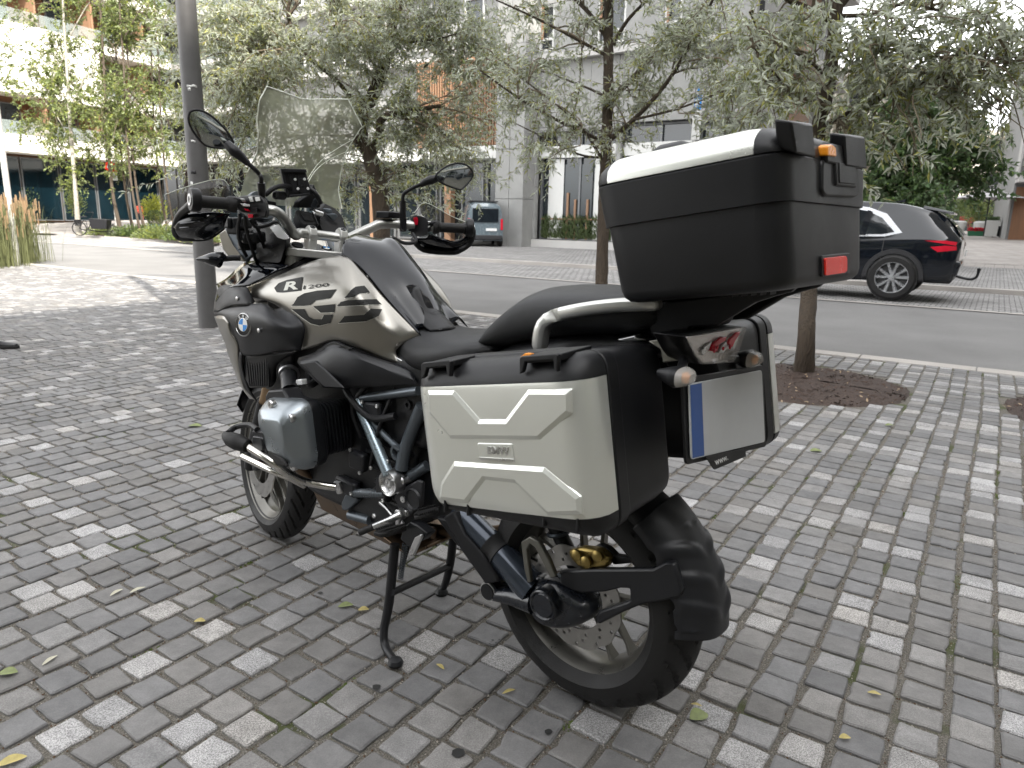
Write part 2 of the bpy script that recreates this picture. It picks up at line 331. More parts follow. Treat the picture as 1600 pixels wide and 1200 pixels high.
area = 1 / cand[:, 2] ** 3 * ((cand[:, 3] > 20) & (cand[:, 3] < 1580) & (cand[:, 4] < 1190))
order = np.argsort(-area)
def stone_geo(s, n, fine=True):
    ws, wn = CS - .0165 + rng.normal(0, .0032), CN - .0125 + rng.normal(0, .003)
    cor = [(-ws / 2, -wn / 2), (ws / 2, -wn / 2), (ws / 2, wn / 2), (-ws / 2, wn / 2)]
    cor = [(a + rng.normal(0, .0026), b + rng.normal(0, .0026)) for a, b in cor]
    if fine:          # chipped, slightly wavy outline
        o = []
        for q in range(4):
            (x0, y0), (x1, y1) = cor[q], cor[(q + 1) % 4]; cut = .025 + rng.random() * .05
            for t in (cut, .36, .64, 1 - cut):
                jx, jy = rng.normal(0, .0011, 2); o.append((x0 + (x1 - x0) * t + jx, y0 + (y1 - y0) * t + jy))
        if rng.random() < .10: q = rng.integers(len(o)); o[q] = (o[q][0] * .86, o[q][1] * .86)
        cor = o
    h = rng.normal(0, .0011); tx, ty = rng.normal(0, .009, 2); bev = .0025 + rng.random() * .003; K = len(cor); L = []
    for (k, z) in ((1.02, -.03), (1.0, -.0035), (None, 0.0)):
        for a, b in cor:
            if k is None: r = math.hypot(a, b); e = (r - bev * 1.25) / r; sa, sb = a * e, b * e; zz = z + (rng.normal(0, .0004) if fine else 0)
            else: sa, sb = a * k, b * k; zz = z
            L.append((s + sa, n + sb, zz + h + (tx * sa + ty * sb if z > -.02 else 0)))
    f = [(r_ * K + q, r_ * K + (q + 1) % K, (r_ + 1) * K + (q + 1) % K, (r_ + 1) * K + q) for r_ in (0, 1) for q in range(K)] + [tuple(range(2 * K, 3 * K))]
    return L, f
def tone(n, s):
    r = rng.random(); pl = .10 + .09 * (s > -.6) + .05 * (n > 4)
    if r < pl: return (.25 + rng.random() * .10, .3 + .6 * rng.random() ** 2, .50)
    if r < pl + .16: return (.185 + rng.random() * .04, .3 + .5 * rng.random(), .22)
    return (.150 + rng.normal(0, .012), .2 + .6 * rng.random() ** 2, .10)
def stone_mesh(name, items):
    V, Fc, Cc = [], [], []
    for L, f, c in items:
        b = len(V); V += L; Fc += [[b + k for k in q] for q in f]; Cc += [c] * len(f)
    me = bpy.data.meshes.new(name); me.from_pydata(V, [], Fc)
    a = me.attributes.new('tone', 'FLOAT_COLOR', 'FACE'); a.data.foreach_set('color', np.array([(*c, 1) for c in Cc], dtype=np.float32).ravel()); me.materials.append(M['stone']); return me
rest = []
for q, idx in enumerate(order):
    s, n = cand[idx, 0], cand[idx, 1]; t_ = tone(n, s)
    if q < 300:
        L, f = stone_geo(0, 0); o = bpy.data.objects.new('paving_stone', stone_mesh('paving_stone', [(L, f, t_)])); COL.objects.link(o); o.parent = plaza; o.location = (s, n, 0)
    else: L, f = stone_geo(s, n, cand[idx, 2] < 6); rest.append((L, f, t_))
o = bpy.data.objects.new('paving_stones', stone_mesh('paving_stones', rest)); COL.objects.link(o); o.parent = plaza; o['kind'] = 'stuff'
# grit and litter lying in the joints
b = MB()
near = cand[(cand[:, 2] < 4.2)]
for k in range(26000):
    c = near[rng.integers(len(near))]; 
    if rng.random() < .62: p = (c[0] + CS / 2 + rng.normal(0, .0055), c[1] + (rng.random() - .5) * CN)
    else: p = (c[0] + (rng.random() - .5) * CS, c[1] + CN / 2 + rng.normal(0, .003))
    r = .0011 + rng.random() ** 2 * .0032; a = rng.random() * 6.28; z = -.0085 + rng.random() * .003
    v = [(p[0] + r * math.cos(a + q), p[1] + r * math.sin(a + q), z) for q in (0, 2.1, 4.2)] + [(p[0], p[1], z + r * 1.1)]
    b.add(v, [(0, 1, 3), (1, 2, 3), (2, 0, 3)], mi=int(rng.random() * 3))
M['grit1'] = mat('grit_grey', (.22, .21, .2), .9); M['grit2'] = mat('grit_pale', (.42, .38, .33), .9); M['grit3'] = mat('grit_brown', (.12, .07, .04), .9)
o = b.obj('joint_grit', [M['grit1'], M['grit2'], M['grit3']], plaza, smooth=0, recalc=False); o['kind'] = 'stuff'
# moss tufts in the joints
b = MB()
for k in range(46):
    c = near[rng.integers(len(near))] if k % 3 else cand[rng.integers(len(cand))]; cx, cy = c[0] + CS / 2, c[1] + (rng.random() - .5) * CN
    for q in range(14):
        x, y = cx + rng.normal(0, .004), cy + rng.normal(0, .018); r = .003 + rng.random() * .003; hh = .003 + rng.random() * .006; z = -.008
        a = rng.random() * 6; b.add([(x + r * math.cos(a + t), y + r * math.sin(a + t), z) for t in (0, 2.1, 4.2)] + [(x + rng.normal(0, .002), y, z + hh)], [(0, 1, 3), (1, 2, 3), (2, 0, 3)])
M['moss'] = mat('moss_green', (.085, .115, .025), .95, var=.4, nscale=90)
o = b.obj('moss', M['moss'], plaza, smooth=0, recalc=False); o['kind'] = 'stuff'
# kerb stones along the near edge of the road
kb = street(empty('kerb', (0, 0, 0))); kb['kind'] = 'structure'
s = -40.0
while s < 12:
    l = 1.0; g = MB(); g.box((s + l / 2, 7.905, -.062), (l - .008, .225, .13)); g.obj('kerb_stone', M['kerb'], kb, bevel=.008); s += l
# tree pits with bark mulch
for a, b_, r in soils:
    g = MB(); rows = []
    for i in range(9):
        rr = r * i / 8; rows.append([Vector((a + (rr + (.02 * math.sin(7 * t + a) if i == 8 else 0)) * math.cos(t), b_ + rr * math.sin(t), .035 * math.cos(i / 8 * 1.5) - .014 + (rng.random() * .012 if i < 8 else 0))) for t in [2 * math.pi * k / 48 for k in range(49)]])
    g.grid(rows); o = street(g.obj('tree_pit', M['soil'], weld=.0001)); o['kind'] = 'structure'
    g = MB()
    for k in range(900):
        t = rng.random() * 6.28; rr = r * math.sqrt(rng.random()) * .98; x, y = a + rr * math.cos(t), b_ + rr * math.sin(t); z = .035 * math.cos(rr / r * 1.5) - .008
        e = .006 + rng.random() * .02; w_ = e * .35; c, sn = math.cos(t * 7), math.sin(t * 7); dz = rng.normal(0, .006)
        g.add([(x - e * c, y - e * sn, z - dz + .003), (x + w_ * sn, y - w_ * c, z + .008), (x + e * c, y + e * sn, z + dz + .004), (x - w_ * sn, y + w_ * c, z + .003)], [(0, 1, 2, 3)], mi=0 if rng.random() < .93 else 1)
    M.setdefault('bark', mat('bark_chip', (.055, .033, .024), .9, var=.5, nscale=30)); M.setdefault('chipw', mat('pale_chip', (.32, .24, .16), .9))
    o2 = g.obj('bark_chips', [M['bark'], M['chipw']], o, smooth=0, recalc=False); o2['kind'] = 'stuff'
# fallen leaves and black spots
M['leafy'] = mat('fallen_leaf_yellow', (.40, .33, .12), .7, var=.3, nscale=60); M['leafg'] = mat('fallen_leaf_green', (.17, .20, .08), .7, var=.3, nscale=60); M['leafp'] = mat('fallen_leaf_pale', (.46, .44, .34), .7, var=.2, nscale=60)
def flatleaf(u, v, ln, wd, m_, label, ang=None):
    p = gr(u, v, .004); a = rng.random() * 6.28 if ang is None else ang; g = MB(); n_ = 7; up, lo = [], []
    for i in range(n_ + 1):
        t = i / n_; w_ = wd / 2 * math.sin(math.pi * min(1, t * .96 + .02)) ** .8; z = .001 + .0025 * math.sin(t * 3) ** 2
        up.append((ln * (t - .5), w_, z + w_ * .35)); lo.append((ln * (t - .5), -w_, z + w_ * .25))
    mid = [(x, 0, z) for (x, _, z), t in zip(up, range(n_ + 1))]
    mid = [(a_[0], 0, a_[2] - abs(a_[1]) * .35) for a_ in up]
    g.grid([[Vector(q) for q in up], [Vector(q) for q in mid], [Vector(q) for q in lo]])
    o = g.obj('fallen_leaf', m_, smooth=60, recalc=False); o.location = p; o.rotation_euler = (0, 0, a); tag(o, label, 'leaf', 'leaves fallen on the paving'); return o
flatleaf(215, 922, .052, .016, M['leafp'], 'pale narrow leaf lying near the left edge beside a speckled sett', .9)
flatleaf(182, 926, .05, .015, M['leafp'], 'pale cream leaf standing out on dark setts at the far left', 1.2)
flatleaf(78, 1032, .05, .014, M['leafp'], 'pale pointed leaf on the setts at lower left', 1.3)
flatleaf(312, 971, .035, .022, M['leafy'], 'small curled tan leaf on the setts left of the centre stand', .1)
flatleaf(540, 947, .05, .03, M['leafg'], 'crumpled green leaf on dark setts left of the centre stand', .3)
flatleaf(568, 953, .035, .024, M['leafy'], 'rounded brownish leaf beside the centre stand foot', .2)
flatleaf(1092, 1120, .055, .045, M['leafg'], 'broad green leaf below the rear wheel', .4)
flatleaf(1088, 1102, .03, .01, M['leafy'], 'small yellow leaf just above the broad green leaf', -.3)
flatleaf(688, 1042, .035, .012, M['leafy'], 'tan curled leaf scrap right of the stand foot', -.8)
flatleaf(795, 1081, .04, .012, M['leafy'], 'narrow yellow leaf under the front of the rear tyre', .5)
flatleaf(1366, 1084, .035, .014, M['leafy'], 'small yellow leaf on the dark setts at lower right', -.3)
flatleaf(1320, 1153, .03, .018, M['leafy'], 'orange yellow leaf at the bottom right joint', 0)
flatleaf(18, 1190, .06, .03, M['leafy'], 'yellow leaf at the bottom left corner', .6)
flatleaf(12, 1052, .05, .035, M['leafg'], 'dull green crumpled leaf at the left edge', .2)
flatleaf(1390, 665, .06, .04, M['leafg'], 'green leaf on the setts right of the mulched tree pit', 0)
flatleaf(1275, 705, .07, .05, M['leafg'], 'green leaf on the setts below the tree pit', 0)
flatleaf(305, 666, .08, .05, M['leafg'], 'small green leaf on the setts left of the engine guard', 0)
flatleaf(1030, 300, .001, .001, M['leafg'], 'x') if False else None
M['spot'] = mat('dark_spot', (.02, .02, .02), .5)
for u, v, r in ((588, 1073, .013), (1263 - 547, 1176, .018), (500, 926, .009), (857, 1143, .011), (770, 1000, .005), (775, 1004, .004), (780, 999, .004), (790, 1000, .004), (765, 1006, .004)):
    p = gr(u, v, .0035); g = MB(); g.add([(r * (.75 + .3 * rng.random()) * math.cos(t), r * (.75 + .3 * rng.random()) * math.sin(t), 0) for t in [6.283 * k / 14 for k in range(14)]], [tuple(range(14))]); o = g.obj('dried_gum', M['spot'], smooth=0); o.location = p; tag(o, 'dark dried spot on the setts ' + {588: 'just below the centre stand foot', 716: 'at lower middle, starlike and largest', 500: 'left of the centre stand near a crumpled leaf', 857: 'in front of the rear wheel at the bottom', 770: 'beside the swingarm, at the top of a small cluster', 775: 'beside the swingarm, second in a small cluster', 780: 'beside the swingarm, in the middle of a small cluster', 790: 'beside the swingarm, nearest the tyre in a small cluster', 765: 'beside the swingarm, farthest from the tyre in a cluster'}[u], 'gum', 'dark spots on the setts')
# ------------------------------------------------------------------ the motorcycle
bike = empty('motorcycle', BO, HD, 'silver and black touring motorcycle with three luggage cases standing on its centre stand', 'motorcycle')
V = Vector
def tyre(name, x0, R, hw, side, rimr, par, fn=None, nt=300, grooves=1):
    g = MB(); prof = []; K = 30
    for i in range(K + 1):
        t = -1 + 2 * i / K; y = t * hw; r = R - side * (1 - math.sqrt(max(0, 1 - (abs(t) ** 2) * .97))); prof.append((r, y, t))
    rows = []
    for k in range(nt):
        a = 2 * math.pi * k / nt; row = [V((rimr, -hw * .72, 0))]
        row = [(rimr, -hw * .70)]
        for r, y, t in prof:
            d = 0
            ph = (k / nt * 26 * grooves + abs(t) * 1.9 + (0.5 if t > 0 else 0)) % 1
            if .14 < abs(t) < .86 and ph < .20: d = .0075
            if abs(t) < .10 and (k % 12) < 9 and False: d = .003
            row.append((r - d, y))
        row.append((rimr, hw * .70))
        rows.append([V((x0 + r * math.cos(a), y, R + r * math.sin(a))) for r, y in row])
    rows.append(rows[0]); g.grid(rows)
    if fn: g.v = [fn(p) for p in g.v]
    return g.obj(name, M['rubber'], par, smooth=28, weld=.00002)
def wheel(x0, R, hw, side, rr, par, fn, nsp, front, grooves):
    wh = empty('wheel'); wh.parent = par
    tyre('tyre', x0, R, hw, side, rr - .012, wh, fn, grooves=grooves)
    c = V((x0, 0, R)); h = hw * .72; g = MB()
    prof = [(rr + .008, h), (rr + .006, h + .006), (rr - .004, h + .006), (rr - .012, h - .006), (rr - .022, h - .020), (rr - .030, h * .35), (rr - .030, -h * .35), (rr - .022, -h + .020), (rr - .012, -h + .006), (rr - .004, -h - .006), (rr + .006, -h - .006), (rr + .008, -h), (rr - .006, -h * .8), (rr - .010, 0), (rr - .006, h * .8)]
    g.lathe([(r, y) for r, y in prof], c, (0, 1, 0), 96, (1, 0, 0), closed=True)
    g.v = [fn(p) for p in g.v]; g.obj('rim', M['rim'], wh, smooth=40)
    for k in range(nsp):
        a = 2 * math.pi * (k + .25) / nsp
        for sgn in (-1, 1):
            g = MB(); L = []
            for r, w_, t_ in ((.035, .016, .016), (.10, .012, .013), (rr - .06, .010, .012), (rr - .026, .014, .020)):
                off = sgn * (.020 if r < .05 else .028 if r < .12 else .034)
                e = V((math.cos(a), 0, math.sin(a))); q = V((-math.sin(a), 0, math.cos(a))); yy = (.030 if front else -.01) * (1 - r / rr)
                p = c + e * r + q * off
                L.append([p + q * x + V((0, y + yy, 0)) for x, y in ((w_ / 2, t_), (-w_ / 2, t_), (-w_ / 2, -t_), (w_ / 2, -t_))])
            g.loft(L); g.v = [fn(p) for p in g.v]; g.obj('spoke', M['rim'], wh, bevel=.003)
    g = MB(); g.lathe([(.02, -.07), (.05, -.05), (.052, .0), (.05, .05), (.03, .07)], c, (0, 1, 0), 32); g.v = [fn(p) for p in g.v]; g.obj('hub', M['rim'], wh)
    return wh
def disc(c, r0, r1, y, par, fn, name='brake_disc'):
    g = MB(); K = 180; NR = 14; rows = []
    for side in (0, 1):
        b = len(g.v)
        for i in range(NR + 1):
            for k in range(K):
                a = 2 * math.pi * k / K; r = r0 + (r1 - r0) * i / NR; r += .0025 * math.sin(a * 12) * (i == NR)
                g.v.append(V((c.x + r * math.cos(a), y + side * .005, c.z + r * math.sin(a))))
        for i in range(NR):
            for k in range(K):
                if (i, k % 15) in ((3, 2), (3, 3), (4, 2), (4, 3), (7, 6), (7, 7), (8, 6), (8, 7), (10, 11), (10, 12), (11, 11), (11, 12)): continue
                q = [b + i * K + k, b + i * K + (k + 1) % K, b + (i + 1) * K + (k + 1) % K, b + (i + 1) * K + k]
                g.f.append(q); g.mi.append(0)
    for i in (0, NR):
        for k in range(K):
            k2 = (k + 1) % K; o_ = (NR + 1) * K; g.f.append([i * K + k, i * K + k2, o_ + i * K + k2, o_ + i * K + k]); g.mi.append(0)
    g.v = [fn(p) for p in g.v]; return g.obj(name, M['steel'], par, recalc=False)
ident = lambda p: p
fw_ = wheel(1.507, .325, .060, .075, .248, bike, steer, 5, True, 1.2)
disc(V((1.507, 0, .325)), .10, .152, .062, bike, steer); disc(V((1.507, 0, .325)), .10, .152, -.067, bike, steer)
rw_ = wheel(0, .318, .085, .10, .222, bike, ident, 5, False, 1)
disc(V((0, 0, .318)), .085, .138, .068, bike, ident)
# front forks, mudguard
fork = MB()
for sy in (-1, 1):
    for (za, zb, r, k) in ((.30, .62, .028, 'engine'), (.60, .98, .0225, 'bronze'), (.96, 1.16, .027, 'engine')):
        pass
def forkleg(sy):
    ax = V((-math.sin(math.radians(25.5)), 0, math.cos(math.radians(25.5)))); base = V((1.507 + .02, sy * .098, .30))
    P = lambda d: steer(base + ax * d)
    g = MB(); g.tube([P(-.02), P(.05), P(.30)], [.022, .03, .029], 16); f = g.obj('fork_slider', M['engine'], bike)
    g = MB(); g.tube([P(.28), P(.88)], .0225, 16); g.obj('fork_tube', M['fork'], bike)
    g = MB(); g.tube([P(-.0), P(.02)], .02, 12); return P
M['fork'] = mat('gold_fork_tube', (.34, .24, .15), .3, metal=.9)
PL = forkleg(1); PR = forkleg(-1)
g = MB(); rows = []
for i in range(15):
    a = math.radians(25 + 118 * i / 14); r = .350 if 2 < i < 13 else .345
    rows.append([V((1.507 + (r - .05 * abs(t) ** 2.2) * math.cos(a), t * .085 * (1 - .35 * (i == 0)), .325 + (r - .05 * abs(t) ** 2.2) * math.sin(a))) for t in [-1 + 2 * k / 8 for k in range(9)]])
g.grid(rows); g.v = [steer(p) for p in g.v]; g.obj('front_mudguard', M['plastic'], bike, solid=.004)
for sy in (-1, 1):
    g = MB(); g.prism([steer(V((x, sy * .085, z))) for x, z in ((1.34, .36), (1.42, .30), (1.46, .38), (1.43, .47), (1.36, .46))], steer(V((0, sy * .045, 0))) - steer(V((0, 0, 0)))); g.obj('brake_caliper', M['engine'], bike, bevel=.008)
g = MB(); g.box((1.36, .094, .49), (.03, .012, .055), mat=Matrix.Rotation(math.radians(-25), 3, 'Y')); g.v = [steer(p) for p in g.v]; g.obj('fork_reflector', M['red'], bike, bevel=.003)

# ---- engine and frame
def P3(k, pts, y, t, r=0, m_='engine', name='engine_part', bevel=.004, taper=0, par=bike, n=3, mir=False, **kw):
    pts = TL(k, pts, y)
    if r: pts = roundpoly(pts, r, n)
    g = MB()
    if taper:
        q = inset(pts, taper); g.loft([[p + V((0, -abs(t), 0)) for p in pts], [p + V((0, -min(taper, abs(t)) * .8, 0)) for p in pts], q])
    else: g.prism(pts, (0, -t, 0))
    if mir: g.mirror()
    return g.obj(name, M[m_], par, bevel=bevel, **kw)
def TB(k, pts, r, m_='frame', name='frame_tube', smooth=4, par=bike, seg=12, mir=False, **kw):
    P = [T(k, p[0], p[1], p[2]) for p in pts]; g = MB(); g.tube(P, r, seg, smooth)
    if mir: g.mirror()
    return g.obj(name, M[m_], par, **kw)
g = MB(); g.hex([V(p) for p in ((.62, -.13, .30), (1.10, -.14, .33), (1.10, .14, .33), (.62, .13, .30), (.55, -.12, .62), (1.12, -.13, .66), (1.12, .13, .66), (.55, .12, .62))]); g.obj('crankcase', M['engine'], bike, bevel=.03, bseg=3)
g = MB(); g.hex([V(p) for p in ((.50, -.09, .38), (.66, -.11, .36), (.66, .11, .36), (.50, .09, .38), (.46, -.08, .60), (.64, -.10, .62), (.64, .10, .62), (.46, .08, .60))]); g.obj('gearbox', M['engine'], bike, bevel=.02)
for k in range(5):
    g = MB(); z = .40 + k * .045; g.tube([V((.56, .118, z)), V((.70 + .02 * k, .132, z + .02))], .007, 6); g.obj('gearbox_rib', M['engine'], bike)
for (x, z) in ((.60, .36), (.73, .345), (.74, .60), (.57, .60), (.66, .62)):
    g = MB(); g.lathe([(.009, 0), (.009, .006), (.006, .009)], (x, .128, z), (0, 1, 0), 6); g.obj('bolt', M['bare'], bike)
cyl_c = V((.905, 0, .615))
def cylinder(sy):
    cy = empty('cylinder'); cy.parent = bike
    def loop(w, h, r, y, dx=0, dz=0):
        tl = Matrix.Rotation(math.radians(8), 3, 'Y'); return [V((cyl_c.x + dx, sy * y, cyl_c.z + dz)) + tl @ V((a, 0, b)) for a, b in rrect(w, h, r, 4)]
    for k in range(9):
        y = .145 + k * .0125; g = MB(); g.loft([loop(.168, .165, .03, y), loop(.168, .165, .03, y + .005)]); g.obj('cooling_fin', M['engine'], cy)
    g = MB(); g.loft([loop(.14, .14, .05, .10), loop(.14, .14, .05, .262)]); g.obj('barrel', M['engine'], cy)
    g = MB(); g.loft([loop(.19, .20, .035, .245), loop(.20, .205, .035, .262), loop(.20, .205, .035, .285)]); g.obj('cylinder_head', M['engine'], cy, bevel=.003)
    # ribbed cover: stepped loft
    g = MB(); g.loft([loop(.222, .215, .045, .285, .008), loop(.222, .215, .045, .305, .008), loop(.212, .205, .045, .322, .008), loop(.178, .172, .035, .350, .004), loop(.165, .158, .03, .356, .002), loop(.120, .10, .022, .372, -.012, .012), loop(.105, .085, .02, .374, -.014, .014)])
    g.obj('cylinder_cover', M['cover'], cy, smooth=30, bevel=.002)
    g = MB(); g.loft([loop(.100, .105, .025, .325, .070, -.035), loop(.094, .098, .025, .362, .066, -.033), loop(.075, .075, .015, .374, .06, -.03)]); g.obj('spark_plug_cover', M['plastic'], cy, bevel=.003)
    g = MB(); g.loft([loop(.060, .045, .01, .372, .062, -.028), loop(.054, .040, .01, .380, .062, -.028)]); g.obj('cover_badge', M['plastic2'], cy, bevel=.002)
    for dx, dz in ((.03, .093), (-.055, -.083), (.075, -.06), (-.07, .07)):
        g = MB(); p = loop(.01, .01, .004, .335 if dz > 0 else .325, dx, dz); c = sum(p, V()) / len(p)
        g.lathe([(.014, 0), (.014, .012), (.011, .016), (.004, .016), (.0035, .010)], c, (0, sy, 0), 16); g.obj('cover_bolt', M['bare'], cy)
    for k in range(3):
        g = MB(); g.tube([V((cyl_c.x - .082 - .004 * k, sy * .30, cyl_c.z + .06 - .05 * k)), V((cyl_c.x - .062 - .004 * k, sy * .352, cyl_c.z + .05 - .045 * k))], .003, 6); g.obj('cover_rib', M['cover'], cy)
    return cy
cylinder(1); cylinder(-1)
# throttle body, injector, plug cap
TB(2, [(500, 590, .20), (505, 640, .23), (512, 700, .25)], [.030, .026, .028], 'engine', 'throttle_body')
g = MB(); c = T(2, 505, 612, .215); g.lathe([(.031, -.004), (.033, -.004), (.033, .006), (.031, .006)], c, (T(2, 512, 700, .25) - T(2, 500, 590, .20)), 24); g.obj('hose_clamp', M['bare'], bike)
P3(2, [(380, 730), (395, 700), (470, 695), (500, 740), (560, 765), (560, 790), (470, 770), (380, 775)], .30, .06, m_='plastic', name='intake_cover', bevel=.006)
P3(2, [(540, 645), (570, 643), (572, 672), (540, 675)], .235, .02, m_='white', name='connector', bevel=.002)
g = MB(); c = T(2, 548, 700, .25); g.lathe([(.006, -.01), (.006, .01)], c, (0, 1, 0), 10); g.obj('bolt', M['bare'], bike)
# dark mass behind the intake and below the side panel
g = MB(); g.hex([V(p) for p in ((.50, -.12, .60), (1.22, -.15, .62), (1.22, .15, .62), (.50, .12, .60), (.42, -.13, .86), (1.15, -.17, .92), (1.15, .17, .92), (.42, .13, .86))]); g.obj('airbox', M['engine'], bike, bevel=.03)
g = MB(); g.hex([V(p) for p in ((1.12, -.16, .66), (1.30, -.15, .66), (1.30, .15, .66), (1.12, .16, .66), (1.05, -.18, .98), (1.22, -.17, 1.0), (1.22, .17, 1.0), (1.05, .18, .98))]); g.obj('radiator', M['engine'], bike, bevel=.01)
# stainless guard bars with rubber tips
for sy in (1, -1):
    gb = empty('engine_guard'); gb.parent = bike; S = lambda p: V((p.x, p.y * sy, p.z))
    a = [T(2, 280, 985, .385), T(2, 400, 1060, .375), T(2, 480, 1120, .34), T(3, 480, 670, .26), T(3, 640, 700, .19)]
    g = MB(); g.tube([S(p) for p in a], .0125, 16, 6); g.obj('guard_bar', M['chrome'], gb)
    a = [T(2, 265, 1045, .31), T(2, 400, 1110, .33), T(2, 500, 1150, .30), T(3, 470, 690, .24)]
    g = MB(); g.tube([S(p) for p in a], .011, 14, 6); g.obj('guard_bar', M['chrome'], gb)
    a = [T(2, 172, 930, .40), T(2, 205, 955, .40), T(2, 240, 970, .395), T(2, 290, 990, .385)]
    g = MB(); g.tube([S(p) for p in a], [.012, .024, .026, .020], 14, 4); g.obj('rubber_tip', M['rubber'], gb)
    a = [T(2, 190, 920, .40), T(2, 230, 890, .37), T(2, 300, 880, .36), T(2, 340, 905, .372)]
    g = MB(); g.tube([S(p) for p in a], .009, 10, 5); g.obj('guard_bracket', M['plastic'], gb)
    g = MB(); g.prism([S(p) for p in TL(2, [(310, 975), (360, 962), (400, 985), (420, 1020), (470, 1060), (490, 1100), (440, 1090), (330, 1010)], .372)], (0, -.014 * sy, 0)); g.obj('guard_rubber', M['rubber'], gb, bevel=.005)
TB(3, [(650, 672, .17), (670, 725, .16)], .014, 'bare', 'guard_clamp', 0)
# frame
TB(2, [(868, 745, .155), (880, 800, .16), (1025, 1140, .168)], [.013, .0165, .0175], 'strut', 'frame_strut', 0, mir=False) if False else None
M['strut'] = mat('blue_grey_strut', (.30, .36, .40), .28, metal=.7)
TB(2, [(868, 745, .155), (885, 810, .16), (1025, 1140, .168)], [.013, .0165, .0175], 'strut', 'frame_strut', 0)
TB(2, [(885, 790, .15), (1000, 930, .15), (1085, 1010, .15)], .0095, 'frame', 'frame_strut', 4)
TB(2, [(860, 745, .15), (1000, 725, .15), (1180, 702, .15)], .013, 'frame', 'frame_tube', 0)
TB(2, [(1200, 780, .14), (1150, 900, .14), (1110, 1010, .14), (1090, 1110, .145)], .019, 'frame', 'frame_tube', 4)
g = MB(); c = T(2, 1080, 1020, .145); g.lathe([(.016, 0), (.024, 0), (.024, .014), (.016, .014)], c, (0, 1, 0), 24, closed=True); g.obj('frame_eyelet', M['frame'], bike)
P3(2, [(890, 765), (1160, 735), (1160, 790), (1110, 960), (1060, 985), (900, 800)], .13, .01, m_='plastic', name='frame_cover', bevel=.003)
g = MB(); c = T(2, 1125, 775, .133); g.lathe([(.007, 0), (.014, 0), (.014, .004), (.007, .004)], c, (0, 1, 0), 20, closed=True); g.obj('cover_grommet', M['plastic2'], bike)
TB(3, [(735, 730, .15), (915, 735, .15)], .015, 'frame', 'frame_tube', 0)
P3(3, [(670, 790), (690, 745), (740, 710), (760, 775), (700, 830), (675, 825)], .15, .02, m_='frame', name='frame_bracket')
TB(3, [(720, 850, .13), (830, 880, .13)], .016, 'frame', 'side_stand_pivot', 0)
c = T(2, 1040, 1178, .165); g = MB(); g.lathe([(.0, .012), (.006, .012), (.007, .016), (.012, .016), (.012, .003), (.026, .003), (.033, .016), (.037, .018), (.040, .010), (.040, -.02), (.0, -.02)], c, (0, 1, 0), 40); g.obj('pivot_cap', M['rim2'] if 'rim2' in M else M['bare'], bike)
g = MB(); c2 = T(10, 555, 250, .15); g.lathe([(.013, -.03), (.013, .006), (.009, .010), (.004, .010), (.003, .004)], c2, (0, 1, 0), 20); g.obj('bolt', M['bare'], bike)
TB(10, [(560, 250, .13), (860, 60, .10)], .017, 'frame', 'swingarm_link', 0)
P3(10, [(440, 440), (500, 400), (560, 340), (740, 240), (790, 260), (800, 300), (785, 560), (660, 690), (580, 700), (500, 610)], .150, .012, r=.006, m_='plastic2', name='footrest_plate')
g = MB(); c = T(10, 690, 480, .152); g.lathe([(.0, .001), (.026, .001), (.030, .006), (.034, 0)], c, (0, 1, 0), 28); g.obj('plate_recess', M['engine'], bike)
for a, b_ in ((565, 480), (610, 655)):
    g = MB(); g.lathe([(.010, 0), (.010, .005), (.004, .005), (.003, .002)], T(10, a, b_, .151), (0, 1, 0), 16); g.obj('bolt', M['bare'], bike)
# gear lever
TB(10, [(520, 670, .17), (380, 740, .20), (190, 820, .23)], [.012, .010, .009], 'bare', 'gear_lever', 0)
TB(10, [(190, 822, .23), (20, 895, .25)], .0105, 'rubber', 'gear_lever_rubber', 0)
g = MB(); g.lathe([(.017, -.01), (.017, .008), (.013, .011), (.006, .011), (.005, .004)], T(10, 522, 670, .165), (0, 1, 0), 20); g.obj('gear_lever_boss', M['bare'], bike)
TB(10, [(520, 690, .165), (500, 760, .165), (485, 820, .165)], .008, 'bare', 'gear_lever_arm', 0)
TB(10, [(285, 520, .14), (350, 590, .145), (440, 700, .15)], [.009, .005, .005], 'bare', 'shift_rod', 0)
TB(10, [(60, 620, .10), (160, 680, .11), (260, 760, .12)], [.012, .009, .009], 'bare', 'shift_rod', 0)
# foot rests
def peg(k, a, b_, y0, y1, wd):
    p, q = T(k, a[0], a[1], y1), T(k, b_[0], b_[1], y0); g = MB(); dirv = (p - q).normalized(); sd = dirv.cross(V((0, 0, 1))).normalized(); L = []
    for t, w_ in ((0, .5), (.12, .9), (.8, 1), (.95, .75), (1, .5)):
        c = q.lerp(p, t); L.append([c + sd * wd * w_ / 2 * x + V((0, 0, z)) for x, z in ((-1, 0), (1, 0), (1, .012), (-1, .012))])
    g.loft(L); o = g.obj('foot_rest', M['rubber'], bike, bevel=.003)
    for i in range(9):
        t = .14 + i * .085; g = MB(); c = q.lerp(p, t)
        for x in (-.42, .42): g.box(c + sd * wd * x + V((0, 0, .014)), (.005, .005, .007))
        g.box(c + V((0, 0, .0125)), (.004, wd * .8, .004)); g.obj('peg_tooth', M['rubber'], o, smooth=0)
    return o
peg(10, (235, 950), (560, 850), .17, .29, .045)
peg(10, (700, 720), (1000, 640), .17, .22, .04)
P3(10, [(560, 830), (640, 760), (720, 800), (860, 910), (850, 940), (780, 1010), (700, 1000), (640, 1090), (520, 980)], .165, .035, m_='engine', name='foot_rest_bracket', bevel=.004)
P3(10, [(775, 920), (790, 950), (690, 1180), (640, 1200), (605, 1195), (625, 1130), (700, 960)], .18, .010, m_='bare', name='side_stand_foot', bevel=.003)
